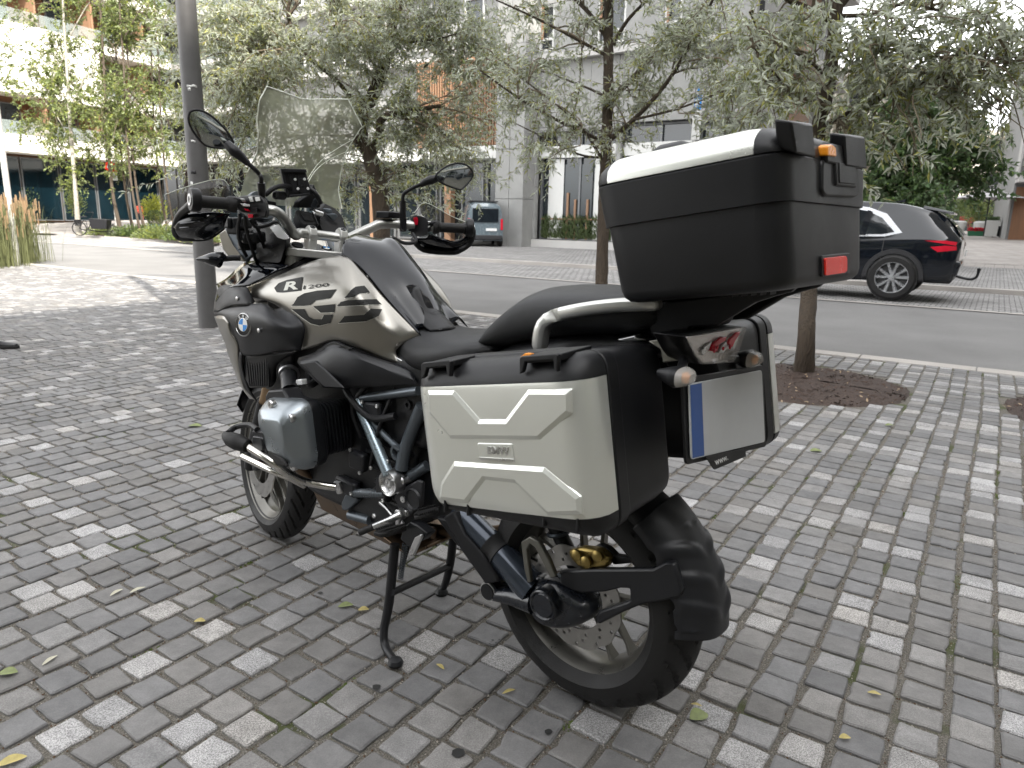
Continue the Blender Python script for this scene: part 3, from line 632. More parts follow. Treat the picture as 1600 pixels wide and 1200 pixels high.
# centre stand
cst = empty('centre_stand'); cst.parent = bike
fl = Bk(618, 1034, z=.012); fr = Bk(690, 924, z=.012)
a0 = T(0, 617, 850, .17); g = MB(); g.tube([a0, T(0, 608, 940, .20), T(0, 600, 985, .225), T(0, 603, 1012, .24), fl], [.0145, .0145, .0125, .0125, .011], 14, 4); g.obj('stand_leg', M['plastic'], cst)
g = MB(); g.tube([T(0, 712, 800, -.12), T(0, 705, 870, -.12), T(0, 698, 905, -.115), fr], [.0145, .0145, .013, .011], 14, 4); g.obj('stand_leg', M['plastic'], cst)
for f_, sy in ((fl, 1), (fr, -1)):
    g = MB(); g.lathe([(.001, 0), (.020, .002), (.023, .010), (.018, .020), (.006, .026)], f_ + V((0, 0, -.012)), (0, 0, 1), 20); g.obj('stand_foot', M['engine'], cst)
g = MB(); g.tube([T(0, 612, 926, .20), T(0, 703, 884, -.12)], .011, 12); g.obj('stand_crossbar', M['plastic'], cst)
g = MB(); g.tube([T(0, 640, 845, .12), T(0, 628, 890, .14)], .006, 8); g.obj('stand_link', M['plastic'], cst)
# return spring
g = MB(); p, q = T(0, 633, 850, .15), T(0, 626, 905, .16); pts = []
for k in range(121):
    t = k / 120; c = p.lerp(q, t); a = t * 2 * math.pi * 15; pts.append(c + V((math.cos(a), math.sin(a), 0)) * .008)
g.tube(pts, .0018, 5); g.obj('stand_spring', M['frame'], cst)
# exhaust header and silencer
g = MB(); g.tube([V((1.0, .24, .55)), V((1.08, .16, .42)), V((1.0, .06, .29)), V((.80, .02, .255)), V((.62, -.02, .27))], .02, 14, 5); g.obj('exhaust_header', M['bronze'], bike)
g = MB(); g.tube([V((1.0, -.24, .55)), V((1.08, -.16, .42)), V((1.0, -.06, .29)), V((.80, -.03, .255)), V((.5, -.10, .28)), V((.2, -.18, .40))], .021, 14, 5); g.obj('exhaust_header', M['bronze'], bike)
g = MB(); g.tube([V((.22, -.19, .42)), V((.12, -.2, .47)), V((-.02, -.21, .54)), V((-.05, -.212, .555))], [.03, .052, .052, .045], 24, 2); g.obj('silencer', M['chrome'], bike)
g = MB(); g.hex([V(p) for p in ((.60, -.09, .235), (1.06, -.10, .26), (1.06, .10, .26), (.60, .09, .235), (.60, -.11, .245), (1.10, -.12, .36), (1.10, .12, .36), (.60, .11, .245))]); g.obj('sump_guard', M['bronze'], bike, bevel=.01)
# ---- drivetrain
P3(5, [(40, 160), (90, 130), (150, 250), (240, 350), (320, 470), (330, 500), (255, 510), (245, 490), (130, 330)], .135, .03, m_='plastic', name='swingarm_bracket', bevel=.006)
P3(10, [(960, 700), (1130, 740), (1250, 850), (1330, 1000), (1250, 1090), (1160, 980), (1050, 830)], .12, .03, m_='plastic', name='swingarm_bracket', bevel=.006)
TB(5, [(150, 160, .10), (250, 270, .10), (340, 350, .10)], [.036, .036, .042], 'drive2', 'drive_shaft_housing', 0) if False else None
M['drive2'] = mat('grey_blue_swingarm', (.05, .062, .082), .22, metal=.5, coat=.4, var=.05)
TB(5, [(120, 130, .085), (300, 310, .085)], [.038, .038], 'drive2', 'drive_shaft_housing', 0, seg=24)
TB(5, [(290, 300, .085), (320, 330, .085), (345, 355, .085)], [.044, .040, .044], 'rubber', 'shaft_boot', 2, seg=24)
TB(5, [(340, 350, .085), (520, 540, .085)], [.040, .048], 'drive2', 'swingarm', 0, seg=24)
pc = T(5, 280, 545, .12); g = MB(); g.lathe([(.0, .010), (.022, .010), (.024, .006), (.026, .006), (.026, -.03), (.0, -.03)], pc, (0, 1, 0), 32); g.obj('link_cap', M['engine'], bike)
g = MB(); g.lathe([(.0235, .0065), (.0275, .0065), (.0275, -.004), (.0235, -.004)], pc, (0, 1, 0), 40, closed=True); g.obj('cap_ring', M['bare'], bike)
TB(5, [(290, 560, .11), (400, 570, .105), (520, 600, .10)], [.018, .026, .035], 'drive', 'torque_link', 0)
P3(5, [(320, 515), (470, 520), (520, 470), (560, 480), (560, 700), (430, 640), (330, 600)], .10, .05, r=.01, m_='drive', name='final_drive_arm', bevel=.008)
fd = T(5, 560, 620, .145)
g = MB(); g.lathe([(.0, .003), (.030, .003), (.033, .0), (.037, .004), (.041, .002), (.043, -.008), (.045, -.06), (.0, -.06)], fd, (0, 1, 0), 40); g.obj('final_drive_cap', M['drive'], bike)
# bulbous final drive casing
g = MB(); L = []
for y, sc in ((.128, .45), (.122, .72), (.105, .92), (.075, 1.0), (.04, 1.0), (.01, .9)):
    L.append([T(5, 650 + (a - 650) * sc, 620 + (b_ - 620) * sc, .09) + V((0, y - .09, 0)) for a, b_ in ((470, 600), (480, 520), (530, 470), (610, 460), (700, 500), (780, 560), (830, 610), (840, 670), (790, 715), (700, 745), (610, 738), (530, 705))])
g.loft(L); g.obj('final_drive_casing', M['drive'], bike, sub=2, smooth=60)
P3(5, [(445, 290), (490, 262), (540, 290), (590, 380), (628, 470), (600, 480), (560, 400), (520, 320), (492, 300), (475, 330), (485, 400), (498, 500), (480, 505), (462, 430)], .125, .012, m_='rimd', name='strut_bracket', bevel=.003) if False else None
M['rimd'] = mat('dull_cast_bracket', (.16, .155, .135), .42, metal=.6)
P3(5, [(445, 290), (490, 262), (540, 290), (590, 380), (628, 470), (600, 480), (560, 400), (520, 320), (492, 300), (475, 330), (485, 400), (498, 500), (480, 505), (462, 430)], .125, .014, m_='rimd', name='strut_bracket', bevel=.003)
for a, b_ in ((650, 458), (662, 572)): g = MB(); g.lathe([(.006, 0), (.006, .004), (.003, .004)], T(5, a, b_, .118), (0, 1, 0), 12); g.obj('bolt', M['frame'], bike)
g = MB(); L = [TL(5, [(690, 335), (760, 320), (850, 330), (905, 380), (895, 425), (800, 440), (740, 420), (695, 370)], .085)]; L.append([p + V((0, -.03, 0)) for p in L[0]]); g.loft(L); g.obj('rear_brake_caliper', M['brass'], bike, bevel=.008)
for a, b_ in ((740, 355), (790, 390), (850, 360)): g = MB(); g.lathe([(.015, 0), (.015, .008), (.009, .012), (.0, .012)], T(5, a, b_, .09), (0, 1, 0), 16); g.obj('caliper_piston_cap', M['brass'], bike)
P3(5, [(820, 320), (850, 300), (900, 320), (940, 360), (1040, 372), (1040, 400), (930, 410), (900, 380)], .06, .02, m_='engine', name='brake_hose_guard', bevel=.004)
g = MB(); g.tube([V((.05, 0, .36)), V((.25, 0, .62)), V((.33, 0, .86))], .022, 12); g.obj('shock_absorber', M['engine'], bike)
pts = []
for k in range(200):
    t = k / 199; c = V((.10, .0, .43)).lerp(V((.30, 0, .78)), t); a = t * 2 * math.pi * 8; pts.append(c + V((math.cos(a) * .034, math.sin(a) * .034, 0)))
g = MB(); g.tube(pts, .006, 6); g.obj('shock_spring', M['frame'], bike)
# hugger with its arm
g = MB(); L = TL(5, [(640, 440), (820, 432), (1130, 430), (1200, 392), (1245, 402), (1268, 480), (1287, 545), (1265, 580), (1175, 600), (1080, 615), (980, 655), (850, 722), (828, 690), (850, 652), (1000, 600), (1012, 592), (1010, 534), (960, 532), (880, 552), (760, 560), (650, 520)], .10)
g.prism(L, (0, -.022, 0)); g.obj('hugger_arm', M['plastic2'], bike, bevel=.006)
C0 = V((0, 0, .318)); rows = []
A0_, A1_ = 124, 176.5
for i in range(81):
    t = i / 80; a = math.radians(A0_ + (A1_ - A0_) * t); row = []
    for k in range(25):
        y = -.098 + .196 * k / 24; u_ = abs(y) / .098; r = .378 - .075 * u_ ** 3.0 - .006 * t
        bump = .0075 * max(0, math.sin((t * 4.6 - (1 - u_) * .8) * 2 * math.pi)) ** .6 * (1 if .2 < t < .93 else 0) * min(1, max(0, u_ - .05) * 3)
        row.append(V((C0.x + (r + bump) * math.cos(a), y, C0.z + (r + bump) * math.sin(a))))
    rows.append(row)
g.__init__(); g.grid(rows); g.obj('rear_hugger', M['plastic2'], bike, solid=.005, smooth=50)
g = MB(); rows = []
for i in range(9):
    a = math.radians(95 + 32 * i / 8); rows.append([V(((.352 - .05 * (abs(y) / .09) ** 3) * math.cos(a), y, .318 + (.352 - .05 * (abs(y) / .09) ** 3) * math.sin(a))) for y in [-.088 + .176 * k / 8 for k in range(9)]])
g.grid(rows); g.obj('inner_mudguard', M['plastic'], bike, solid=.004)

# clutter between engine and frame: hoses, covers, bolts
for k, pts in enumerate(([(.70, .14, .80), (.78, .165, .70), (.76, .15, .60)], [(.62, .13, .78), (.66, .16, .66), (.72, .15, .52)], [(.84, .15, .80), (.80, .17, .74), (.70, .165, .68), (.60, .15, .70)], [(1.02, .15, .78), (.96, .19, .74), (.88, .18, .80)], [(.58, .13, .62), (.64, .15, .50), (.74, .15, .42)])):
    g = MB(); g.tube([V(p) for p in pts], (.008, .006, .011, .013, .005)[k], 10, 5); g.obj('hose', M['plastic'], bike)
for x, z, w_, h_ in ((.78, .52, .07, .06), (.70, .70, .08, .05), (.66, .46, .05, .08), (.84, .42, .10, .05)):
    g = MB(); g.box((x, .148, z), (w_, .03, h_), mat=Matrix.Rotation(.25 * (x * 17 % 1 - .5), 3, 'Y')); g.obj('engine_cover', M['plastic2'], bike, bevel=.008)
for x, z in ((.80, .555), (.755, .49), (.735, .72), (.665, .72), (.645, .43), (.88, .425), (.80, .41), (.70, .52), (.62, .56)):
    g = MB(); g.lathe([(.0065, 0), (.0065, .004), (.004, .006), (.0, .004)], (x, .163, z), (0, 1, 0), 8); g.obj('bolt', M['bare'], bike)
# ------------------------------------------------------------------ motorcycle: tank, fairing, seat
from mathutils.bvhtree import BVHTree
_O = CAM - BO; OB = V((_O.dot(BX), _O.dot(BY), _O.z))
def patch(rows, m_, name, solid=.004, m=5, mir=False, par=bike, smooth=60, label=None):
    """rows: lists of (k, a, b, y) traced points"""
    R = cr([[q if isinstance(q, Vector) else T(*q) for q in r] for r in rows], m); g = MB(); g.grid(R)
    c_ = sum(g.v, V()) / len(g.v); q_ = g.f[len(g.f) // 2]; n_ = (g.v[q_[1]] - g.v[q_[0]]).cross(g.v[q_[2]] - g.v[q_[0]])
    if n_.dot(OB - c_) < 0: g.f = [list(reversed(q)) for q in g.f]
    global tank_v, tank_f
    tank_v, tank_f = list(g.v), list(g.f)
    if mir:
        h_ = len(g.v); g2 = MB(); g2.v = [V((p.x, -p.y, p.z)) for p in g.v]; g2.f = [list(reversed(q)) for q in g.f]; g2.mi = list(g.mi); g2.obj(name, M[m_], par, smooth=smooth, solid=solid, recalc=False, label=label)
    o = g.obj(name, M[m_], par, smooth=smooth, solid=solid, recalc=False, label=label)
    return o, BVHTree.FromPolygons([tuple(p) for p in g.v], g.f)
def decal(polys, bvh, m_, name, par=bike, off=.0012, ydir=-1, sub=.006):
    """flat print draped sideways on to a surface; polys in bike x,z"""
    bm = bmesh.new()
    for pl in polys:
        bm.faces.new([bm.verts.new((p[0], 0, p[1])) for p in pl])
    bmesh.ops.triangulate(bm, faces=bm.faces)
    for _ in range(3):
        es = [e for e in bm.edges if e.calc_length() > sub * 2]
        if not es: break
        bmesh.ops.subdivide_edges(bm, edges=es, cuts=1); bmesh.ops.triangulate(bm, faces=bm.faces)
    for v in bm.verts:
        h = bvh.ray_cast(V((v.co.x, .6 * -ydir, v.co.z)), V((0, ydir, 0)))
        if h[0] is None: h = bvh.find_nearest(V((v.co.x, .2, v.co.z)))
        v.co = h[0] + V((0, -ydir * off, 0))
    me = bpy.data.meshes.new(name); bm.to_mesh(me); bm.free(); me.materials.append(M[m_]); o = bpy.data.objects.new(name, me); COL.objects.link(o); o.parent = par; return o
def textpolys(txt, size=1.0, bold=0.0, shear=0):
    c = bpy.data.curves.new('t', 'FONT'); c.body = txt; c.size = size; c.offset = bold; c.shear = shear; c.resolution_u = 3
    o = bpy.data.objects.new('t', c); COL.objects.link(o); dg = bpy.context.evaluated_depsgraph_get(); me = bpy.data.meshes.new_from_object(o.evaluated_get(dg))
    P = [[tuple(me.vertices[i].co[:2]) for i in p.vertices] for p in me.polygons]; bpy.data.objects.remove(o); bpy.data.curves.remove(c); return P
def fit_text(polys, corners):
    """map text so that its bounding box lands on the 4 corners (bottom-left, bottom-right, top-right, top-left)"""
    xs = [p[0] for q in polys for p in q]; ys = [p[1] for q in polys for p in q]; x0, x1, y0, y1 = min(xs), max(xs), min(ys), max(ys); a, b_, c, d = [V(q) for q in corners]
    out = []
    for q in polys:
        l = []
        for x, y in q:
            s_, t_ = (x - x0) / (x1 - x0), (y - y0) / (y1 - y0); l.append(a * (1 - s_) * (1 - t_) + b_ * s_ * (1 - t_) + c * s_ * t_ + d * (1 - s_) * t_)
        out.append(l)
    return out
tank, tbv = patch([
    [(2, 288, 160, .200), (2, 400, 118, .198), (2, 480, 88, .19), (2, 640, 22, .168), (2, 790, 0, .142), (2, 885, 75, .128), (2, 1010, 225, .118), (2, 1185, 412, .105)],
    [(2, 296, 185, .214), (2, 400, 150, .213), (2, 480, 125, .208), (2, 640, 72, .19), (2, 790, 62, .172), (2, 885, 135, .155), (2, 990, 275, .138), (2, 1150, 430, .118)],
    [(2, 300, 212, .220), (2, 410, 205, .224), (2, 500, 200, .222), (2, 660, 180, .214), (2, 800, 180, .203), (2, 900, 250, .185), (2, 990, 360, .160), (2, 1105, 455, .126)],
    [(2, 430, 250, .222), (2, 490, 275, .226), (2, 560, 300, .226), (2, 690, 300, .220), (2, 810, 310, .210), (2, 900, 360, .188), (2, 985, 430, .160), (2, 1075, 478, .128)],
    [(2, 560, 370, .215), (2, 590, 390, .218), (2, 640, 400, .218), (2, 720, 400, .214), (2, 810, 410, .205), (2, 900, 440, .185), (2, 980, 480, .158), (2, 1062, 505, .130)],
    [(2, 570, 492, .200), (2, 610, 482, .202), (2, 660, 466, .203), (2, 740, 440, .203), (2, 820, 462, .195), (2, 900, 495, .180), (2, 985, 530, .155), (2, 1085, 560, .132)]], 'silver', 'tank_side_panel')
g = MB(); g.v = [V((p.x, -p.y * .86 + .004, p.z - .02)) for p in tank_v]; g.f = [list(reversed(q)) for q in tank_f]; g.mi = [0] * len(g.f); g.obj('tank_side_panel', M['silver'], bike, recalc=False, solid=.004, smooth=60)
P3(2, [(1062, 450), (1075, 455), (1045, 490), (1050, 520), (1092, 545), (1085, 560), (1035, 550), (1030, 480)], .134, .02, m_='bare', name='tank_trim', bevel=.003)
# glossy black centre of the tank
patch([
    [(2, 780, -6, .142), (2, 885, 70, .128), (2, 1010, 220, .117), (2, 1100, 320, .110), (2, 1190, 415, .104)],
    [(1, 880, 770, .115), (1, 960, 830, .108), (1, 1075, 960, .097), (1, 1140, 1050, .090), (1, 1225, 1165, .082)],
    [(1, 905, 742, .07), (1, 1010, 790, .062), (1, 1140, 920, .055), (1, 1210, 1030, .052), (1, 1290, 1160, .05)],
    [(1, 960, 733, .0), (1, 1080, 775, .0), (1, 1195, 890, .0), (1, 1265, 1000, .0), (1, 1340, 1150, .0)],
    [V((.925, -.07, 1.155)), (1, 1110, 752, -.055), (1, 1225, 880, -.05), (1, 1300, 1000, -.045), (1, 1375, 1150, -.04)],
    [V((.925, -.115, 1.145)), V((.84, -.108, 1.120)), V((.73, -.097, 1.06)), V((.65, -.09, 1.015)), V((.57, -.082, .965))],
    [V((.93, -.142, 1.125)), V((.85, -.128, 1.10)), V((.74, -.117, 1.035)), V((.66, -.110, .99)), V((.56, -.104, .94))]], 'gloss', 'fuel_tank', m=6, solid=.003)
for sy in (0,):
    g = MB()   # glossy shoulder facets either side of the filler
pad, pbv = patch([
    [(2, 1140, 200, .058), (2, 1145, 280, .068), (2, 1180, 340, .070), (2, 1240, 392, .072)],
    [(2, 1155, 165, .045), (2, 1195, 250, .045), (2, 1230, 320, .05), (2, 1300, 385, .05)],
    [(2, 1180, 155, .02), (2, 1240, 230, .0), (2, 1290, 300, .0), (2, 1365, 375, .0)],
    [(2, 1205, 158, -.0), (2, 1262, 230, -.03), (2, 1310, 300, -.04), (2, 1375, 372, -.05)]], 'plastic', 'tank_pad', solid=.010)
# top cover between tank and handlebar
g = MB(); pts = [V((.93, .145, 1.135)), V((.99, .10, 1.15)), V((1.0, -.10, 1.15)), V((.93, -.145, 1.13)), V((.90, 0, 1.165))]
patch([[V((.92, .14, 1.13)), V((1.0, .13, 1.115)), V((1.08, .12, 1.06))], [V((.91, 0, 1.152)), V((1.0, 0, 1.14)), V((1.08, 0, 1.07))], [V((.92, -.14, 1.13)), V((1.0, -.13, 1.115)), V((1.08, -.12, 1.06))]], 'plastic', 'tank_front_cover')
xz = lambda k, a, b_, y=.21: (lambda p: (p.x, p.z))(T(k, a, b_, y))
# lettering on the tank: outlines draped along the line of sight on to the curved panel
def pxdecal(polys, bvh, m_, name, off=.0012, sub=6.0, par=bike):
    """polys in photo pixels"""
    bm = bmesh.new()
    for pl in polys: bm.faces.new([bm.verts.new((p[0], p[1], 0)) for p in pl])
    bmesh.ops.triangulate(bm, faces=bm.faces)
    for _ in range(4):
        es = [e for e in bm.edges if e.calc_length() > sub]
        if not es: break
        bmesh.ops.subdivide_edges(bm, edges=es, cuts=1); bmesh.ops.triangulate(bm, faces=bm.faces)
    for v in bm.verts:
        r = ray(v.co.x, v.co.y); rb = V((r.dot(BX), r.dot(BY), r.z)).normalized(); h = bvh.ray_cast(OB, rb)
        if h[0] is None: h = bvh.find_nearest(OB + rb * 2.0)
        n_ = h[1] if h[1].dot(rb) < 0 else -h[1]; v.co = h[0] + n_ * off
    me = bpy.data.meshes.new(name); bm.to_mesh(me); bm.free(); me.materials.append(M[m_]); o = bpy.data.objects.new(name, me); COL.objects.link(o); o.parent = par; return o
def zp(k, q, dx=0, dy=0): o = ZM[k]; return [(o[0] + o[2] * (a + dx), o[1] + o[2] * (b_ + dy)) for a, b_ in q]
GS = [[(650, 1050), (668, 1020), (700, 1002), (760, 990), (848, 984), (820, 1025), (752, 1036), (728, 1056), (700, 1060), (640, 1060)],
      [(640, 1075), (700, 1075), (716, 1108), (742, 1122), (780, 1122), (790, 1102), (832, 1100), (820, 1140), (770, 1152), (730, 1142), (686, 1112)],
      [(740, 1062), (842, 1052), (838, 1090), (775, 1092)],
      [(885, 1024), (915, 988), (935, 973), (975, 968), (1002, 1000), (955, 1004), (925, 1022)],
      [(850, 1062), (868, 1042), (900, 1034), (1032, 1030), (1056, 1054)],
      [(1005, 1074), (1058, 1077), (1042, 1108), (985, 1132), (858, 1140), (885, 1108), (975, 1102)]]
pxdecal([zp(1, q, -3.5, 2.5) for q in GS], tbv, 'decalw', 'tank_lettering_edge', off=.0008)
pxdecal([zp(1, q) for q in GS], tbv, 'decal', 'tank_lettering', off=.0016)
pxdecal([zp(1, [(560, 978), (580, 956), (620, 941), (692, 927), (684, 990), (600, 999), (572, 998)])], tbv, 'decal', 'tank_lettering', off=.0016)
def pxtext(s_, k, cs, m_, bold=.02, off=.0024, bv=None, name='tank_lettering'):
    P = fit_text(textpolys(s_, 1, bold), [(*zp(k, [c])[0], 0) for c in cs]); return pxdecal([[(p.x, p.y) for p in q] for q in P], bv or tbv, m_, name, off=off, sub=12)
pxtext('R', 1, [(605, 990), (672, 984), (680, 943), (618, 951)], 'decalw', .035)
pxtext('1200', 1, [(694, 985), (812, 970), (814, 955), (698, 967)], 'decal', .002)
pxdecal([zp(1, [(1280 + (a - 640) * .155, 1080 + (b_ - 968) * .12 - (a - 640) * .01) for a, b_ in q]) for q in GS], pbv, 'plastic2', 'pad_lettering', off=.0012)
# black side panel under the tank
sp_, _ = patch([
    [(2, 555, 530, .205), (2, 640, 500, .208), (2, 740, 442, .205), (2, 850, 492, .20), (2, 960, 530, .175), (2, 1060, 562, .15), (2, 1150, 600, .13)],
    [(2, 552, 560, .222), (2, 640, 545, .225), (2, 740, 500, .222), (2, 850, 530, .215), (2, 960, 570, .19), (2, 1060, 610, .165), (2, 1160, 640, .14)],
    [(2, 600, 610, .226), (2, 660, 610, .230), (2, 750, 600, .226), (2, 850, 610, .215), (2, 960, 630, .19), (2, 1060, 645, .165), (2, 1165, 655, .14)],
    [(2, 680, 685, .205), (2, 720, 688, .208), (2, 780, 690, .205), (2, 860, 688, .195), (2, 960, 682, .18), (2, 1060, 672, .16), (2, 1170, 668, .14)]], 'plastic2', 'side_panel', mir=True, m=4, smooth=20)
P3(2, [(650, 490), (735, 445), (830, 480), (800, 500), (760, 478), (680, 508)], .212, .006, m_='engine', name='air_intake', bevel=.001)
for k in range(6):
    a = 668 + 22 * k; P3(2, [(a, 500 - k * 6), (a + 6, 497 - k * 6), (a + 24, 482 - k * 2), (a + 18, 480 - k * 2)], .2155, .003, m_='plastic', name='intake_vane', bevel=0)
P3(2, [(555, 560), (640, 545), (700, 600), (790, 690), (690, 685), (640, 640), (600, 590)], .2335, .008, m_='plastic2', name='panel_facet', bevel=.004)
# radiator shrouds
patch([
    [(2, 112, 290, .225), (2, 140, 265, .235), (2, 210, 255, .25), (2, 300, 248, .255), (2, 380, 250, .250), (2, 430, 275, .235), (2, 480, 265, .215)],
    [(2, 120, 305, .235), (2, 160, 300, .26), (2, 230, 295, .275), (2, 310, 300, .28), (2, 400, 320, .278), (2, 500, 350, .250), (2, 545, 310, .225)],
    [(2, 160, 330, .235), (2, 195, 350, .268), (2, 240, 360, .280), (2, 320, 370, .284), (2, 420, 385, .28), (2, 510, 390, .255), (2, 587, 380, .225)],
    [(2, 200, 400, .23), (2, 225, 420, .258), (2, 260, 440, .268), (2, 330, 440, .27), (2, 410, 440, .268), (2, 500, 445, .25), (2, 570, 480, .215)],
    [(2, 235, 490, .225), (2, 245, 500, .245), (2, 280, 520, .25), (2, 340, 520, .25), (2, 395, 510, .25), (2, 450, 500, .24), (2, 560, 492, .21)]], 'plastic2', 'radiator_shroud', mir=True, m=5)
patch([
    [(2, 235, 480, .222), (2, 280, 510, .242), (2, 395, 505, .242), (2, 460, 512, .23), (2, 560, 495, .21)],
    [(2, 240, 600, .222), (2, 285, 600, .235), (2, 390, 590, .235), (2, 430, 575, .225), (2, 450, 560, .21)],
    [(2, 275, 690, .215), (2, 300, 690, .225), (2, 380, 685, .225), (2, 415, 680, .215), (2, 440, 650, .20)]], 'plastic', 'shroud_lower', mir=True, m=4, smooth=25)
P3(2, [(275, 520), (395, 515), (400, 680), (300, 685), (262, 600)], .238, .004, m_='engine', name='radiator_grille', bevel=0)
for k in range(9):
    P3(2, [(278 + k * 13, 530), (283 + k * 13, 530), (300 + k * 11, 678), (296 + k * 11, 678)], .2405, .002, m_='plastic', name='grille_bar', bevel=0)
# silver leading edge of the shroud
patch([
    [(2, 115, 315, .235), (2, 160, 312, .262), (2, 185, 345, .272)],
    [(2, 140, 380, .232), (2, 175, 400, .258), (2, 200, 400, .268)],
    [(2, 170, 455, .230), (2, 205, 470, .250), (2, 235, 462, .258)],
    [(2, 205, 560, .222), (2, 225, 570, .240), (2, 240, 550, .245)],
    [(2, 255, 680, .212), (2, 268, 690, .225), (2, 270, 690, .228)],
    [(2, 300, 745, .205), (2, 315, 745, .212), (2, 330, 752, .214)]], 'silver', 'shroud_silver_edge', mir=True, m=4, smooth=40)
patch([[(2, 235, 480, .248), (2, 260, 500, .250)], [(2, 243, 580, .242), (2, 262, 590, .246)], [(2, 272, 690, .225), (2, 300, 700, .228)], [(2, 325, 752, .212), (2, 335, 755, .212)]], 'plastic', 'shroud_lip', mir=True, m=3)
# black top deck between shroud and tank, glossy beak side
patch([
    [(1, 290, 960, .20), (1, 340, 930, .20), (1, 420, 860, .17), (1, 500, 850, .13)],
    [(1, 300, 985, .225), (1, 380, 950, .228), (1, 480, 900, .20), (1, 620, 870, .15)],
    [(1, 285, 1040, .235), (1, 350, 975, .245), (1, 440, 965, .235), (1, 560, 900, .19)]], 'gloss', 'fairing_shoulder', mir=True, m=4)
patch([
    [(1, 275, 1090, .225), (1, 290, 1000, .225), (1, 320, 965, .235), (1, 420, 965, .238)],
    [(1, 290, 1090, .245), (1, 330, 1040, .255), (1, 390, 1000, .255), (1, 440, 985, .238)],
    [(1, 300, 1085, .250), (1, 360, 1060, .262), (1, 440, 1060, .262), (1, 470, 1040, .236)]], 'plastic', 'fairing_side', mir=True, m=4)
for a, b_ in ((235, 222), (348, 388)):
    for sy in (1, -1):
        p = T(2, a, b_, .262 if a < 300 else .288); g = MB(); g.lathe([(.007, -.004), (.007, .002), (.003, .003)], (p.x, p.y * sy, p.z), (0, sy, 0), 12); g.obj('bolt', M['bare'], bike)
# roundel
ctr = T(2, 268, 358, .2875)
for sy in (1, -1):
    c = V((ctr.x, ctr.y * sy, ctr.z)); rd = empty('roundel'); rd.parent = bike
    ax = (-.15, sy, .1)
    g = MB(); g.lathe([(.0, -.004), (.0375, -.004), (.0375, .001), (.0355, .0025), (.0345, .001), (.0, .001)], c, ax, 40); g.obj('rim_ring', M['bare'], rd)
    g = MB(); g.lathe([(.0, .0012), (.0342, .0012), (.0342, .002), (.0, .002)], c, ax, 40); g.obj('black_ring', M['gloss'], rd)
    axv = V(ax).normalized(); e1 = V((0, 0, 1)) - axv * axv.z; e1.normalize(); e2 = axv.cross(e1)
    g = MB(); g.lathe([(.020, .002), (.0215, .0024), (.020, .0026)], c, ax, 36, closed=True); g.obj('inner_ring', M['bare'], rd)
    for q in range(4):
        g = MB(); a0 = q * math.pi / 2; pts = [c + axv * .0026] + [c + axv * .0026 + (e1 * math.cos(a0 + t) + e2 * math.sin(a0 + t)) * .0202 for t in [k * math.pi / 2 / 8 for k in range(9)]]
        g.add(pts, [tuple(range(10))]); g.obj('quarter', M['blue'] if q % 2 == 0 else M['white'], rd, smooth=0, recalc=False)
    for ch, an in (('B', 38), ('M', 0), ('W', -38)):
        P = textpolys(ch, .0125, .0004); xs = [p[0] for q in P for p in q]; mx_ = (min(xs) + max(xs)) / 2; g = MB(); an_ = math.radians(an) * sy
        if sy > 0: an_ = math.radians(an)
        upd = e1 * math.cos(an_) + e2 * math.sin(an_); rtd = axv.cross(upd) * -1
        for q in P: g.add([c + axv * .0026 + upd * (.0235 + p[1]) + rtd * (p[0] - mx_) for p in q], [tuple(range(len(q)))])
        g.obj('roundel_letter', M['white'], rd, smooth=0, recalc=False)

# ---- seats
def section(x, hw, zt, zb, crown=.02, n=16, ex=2.6, dx=0):
    L = []
    for k in range(n * 2):
        a = 2 * math.pi * k / (n * 2); c, s_ = math.cos(a), math.sin(a)
        yy = hw * math.copysign(abs(c) ** (2 / ex), c); zz = (zt + zb) / 2 + (zt - zb) / 2 * math.copysign(abs(s_) ** (2 / ex), s_)
        L.append(V((x + dx * s_, yy, zz)))
    return L
g = MB(); g.loft([section(x, hw, zt, zb, dx=dx) for x, hw, zt, zb, dx in ((.675, .075, .955, .86, -.03), (.655, .098, .965, .84, -.03), (.62, .118, .958, .825, -.02), (.55, .148, .948, .82, 0), (.47, .168, .950, .83, 0), (.40, .172, .960, .85, 0), (.33, .165, .97, .87, 0), (.24, .15, .975, .88, 0))])
g.obj('rider_seat', M['seat'], bike, sub=1, smooth=60)
g = MB(); g.loft([section(x, hw, zt, zb, dx=dx, ex=2.9) for x, hw, zt, zb, dx in ((.330, .095, .955, .90, -.05), (.318, .120, .985, .885, -.06), (.285, .136, 1.04, .90, -.09), (.22, .143, 1.085, .93, -.06), (.15, .146, 1.107, .96, -.02), (.05, .148, 1.112, .99, 0), (-.10, .145, 1.117, 1.01, 0), (-.22, .13, 1.12, 1.03, 0))])
g.obj('passenger_seat', M['seat'], bike, sub=1, smooth=60)
g = MB(); g.loft([section(x, hw, zt, zb) for x, hw, zt, zb in ((.36, .10, .90, .82), (.20, .125, .97, .86), (.0, .12, 1.02, .92), (-.15, .11, 1.03, .96), (-.30, .08, 1.03, .99))])
g.obj('seat_base', M['plastic'], bike)
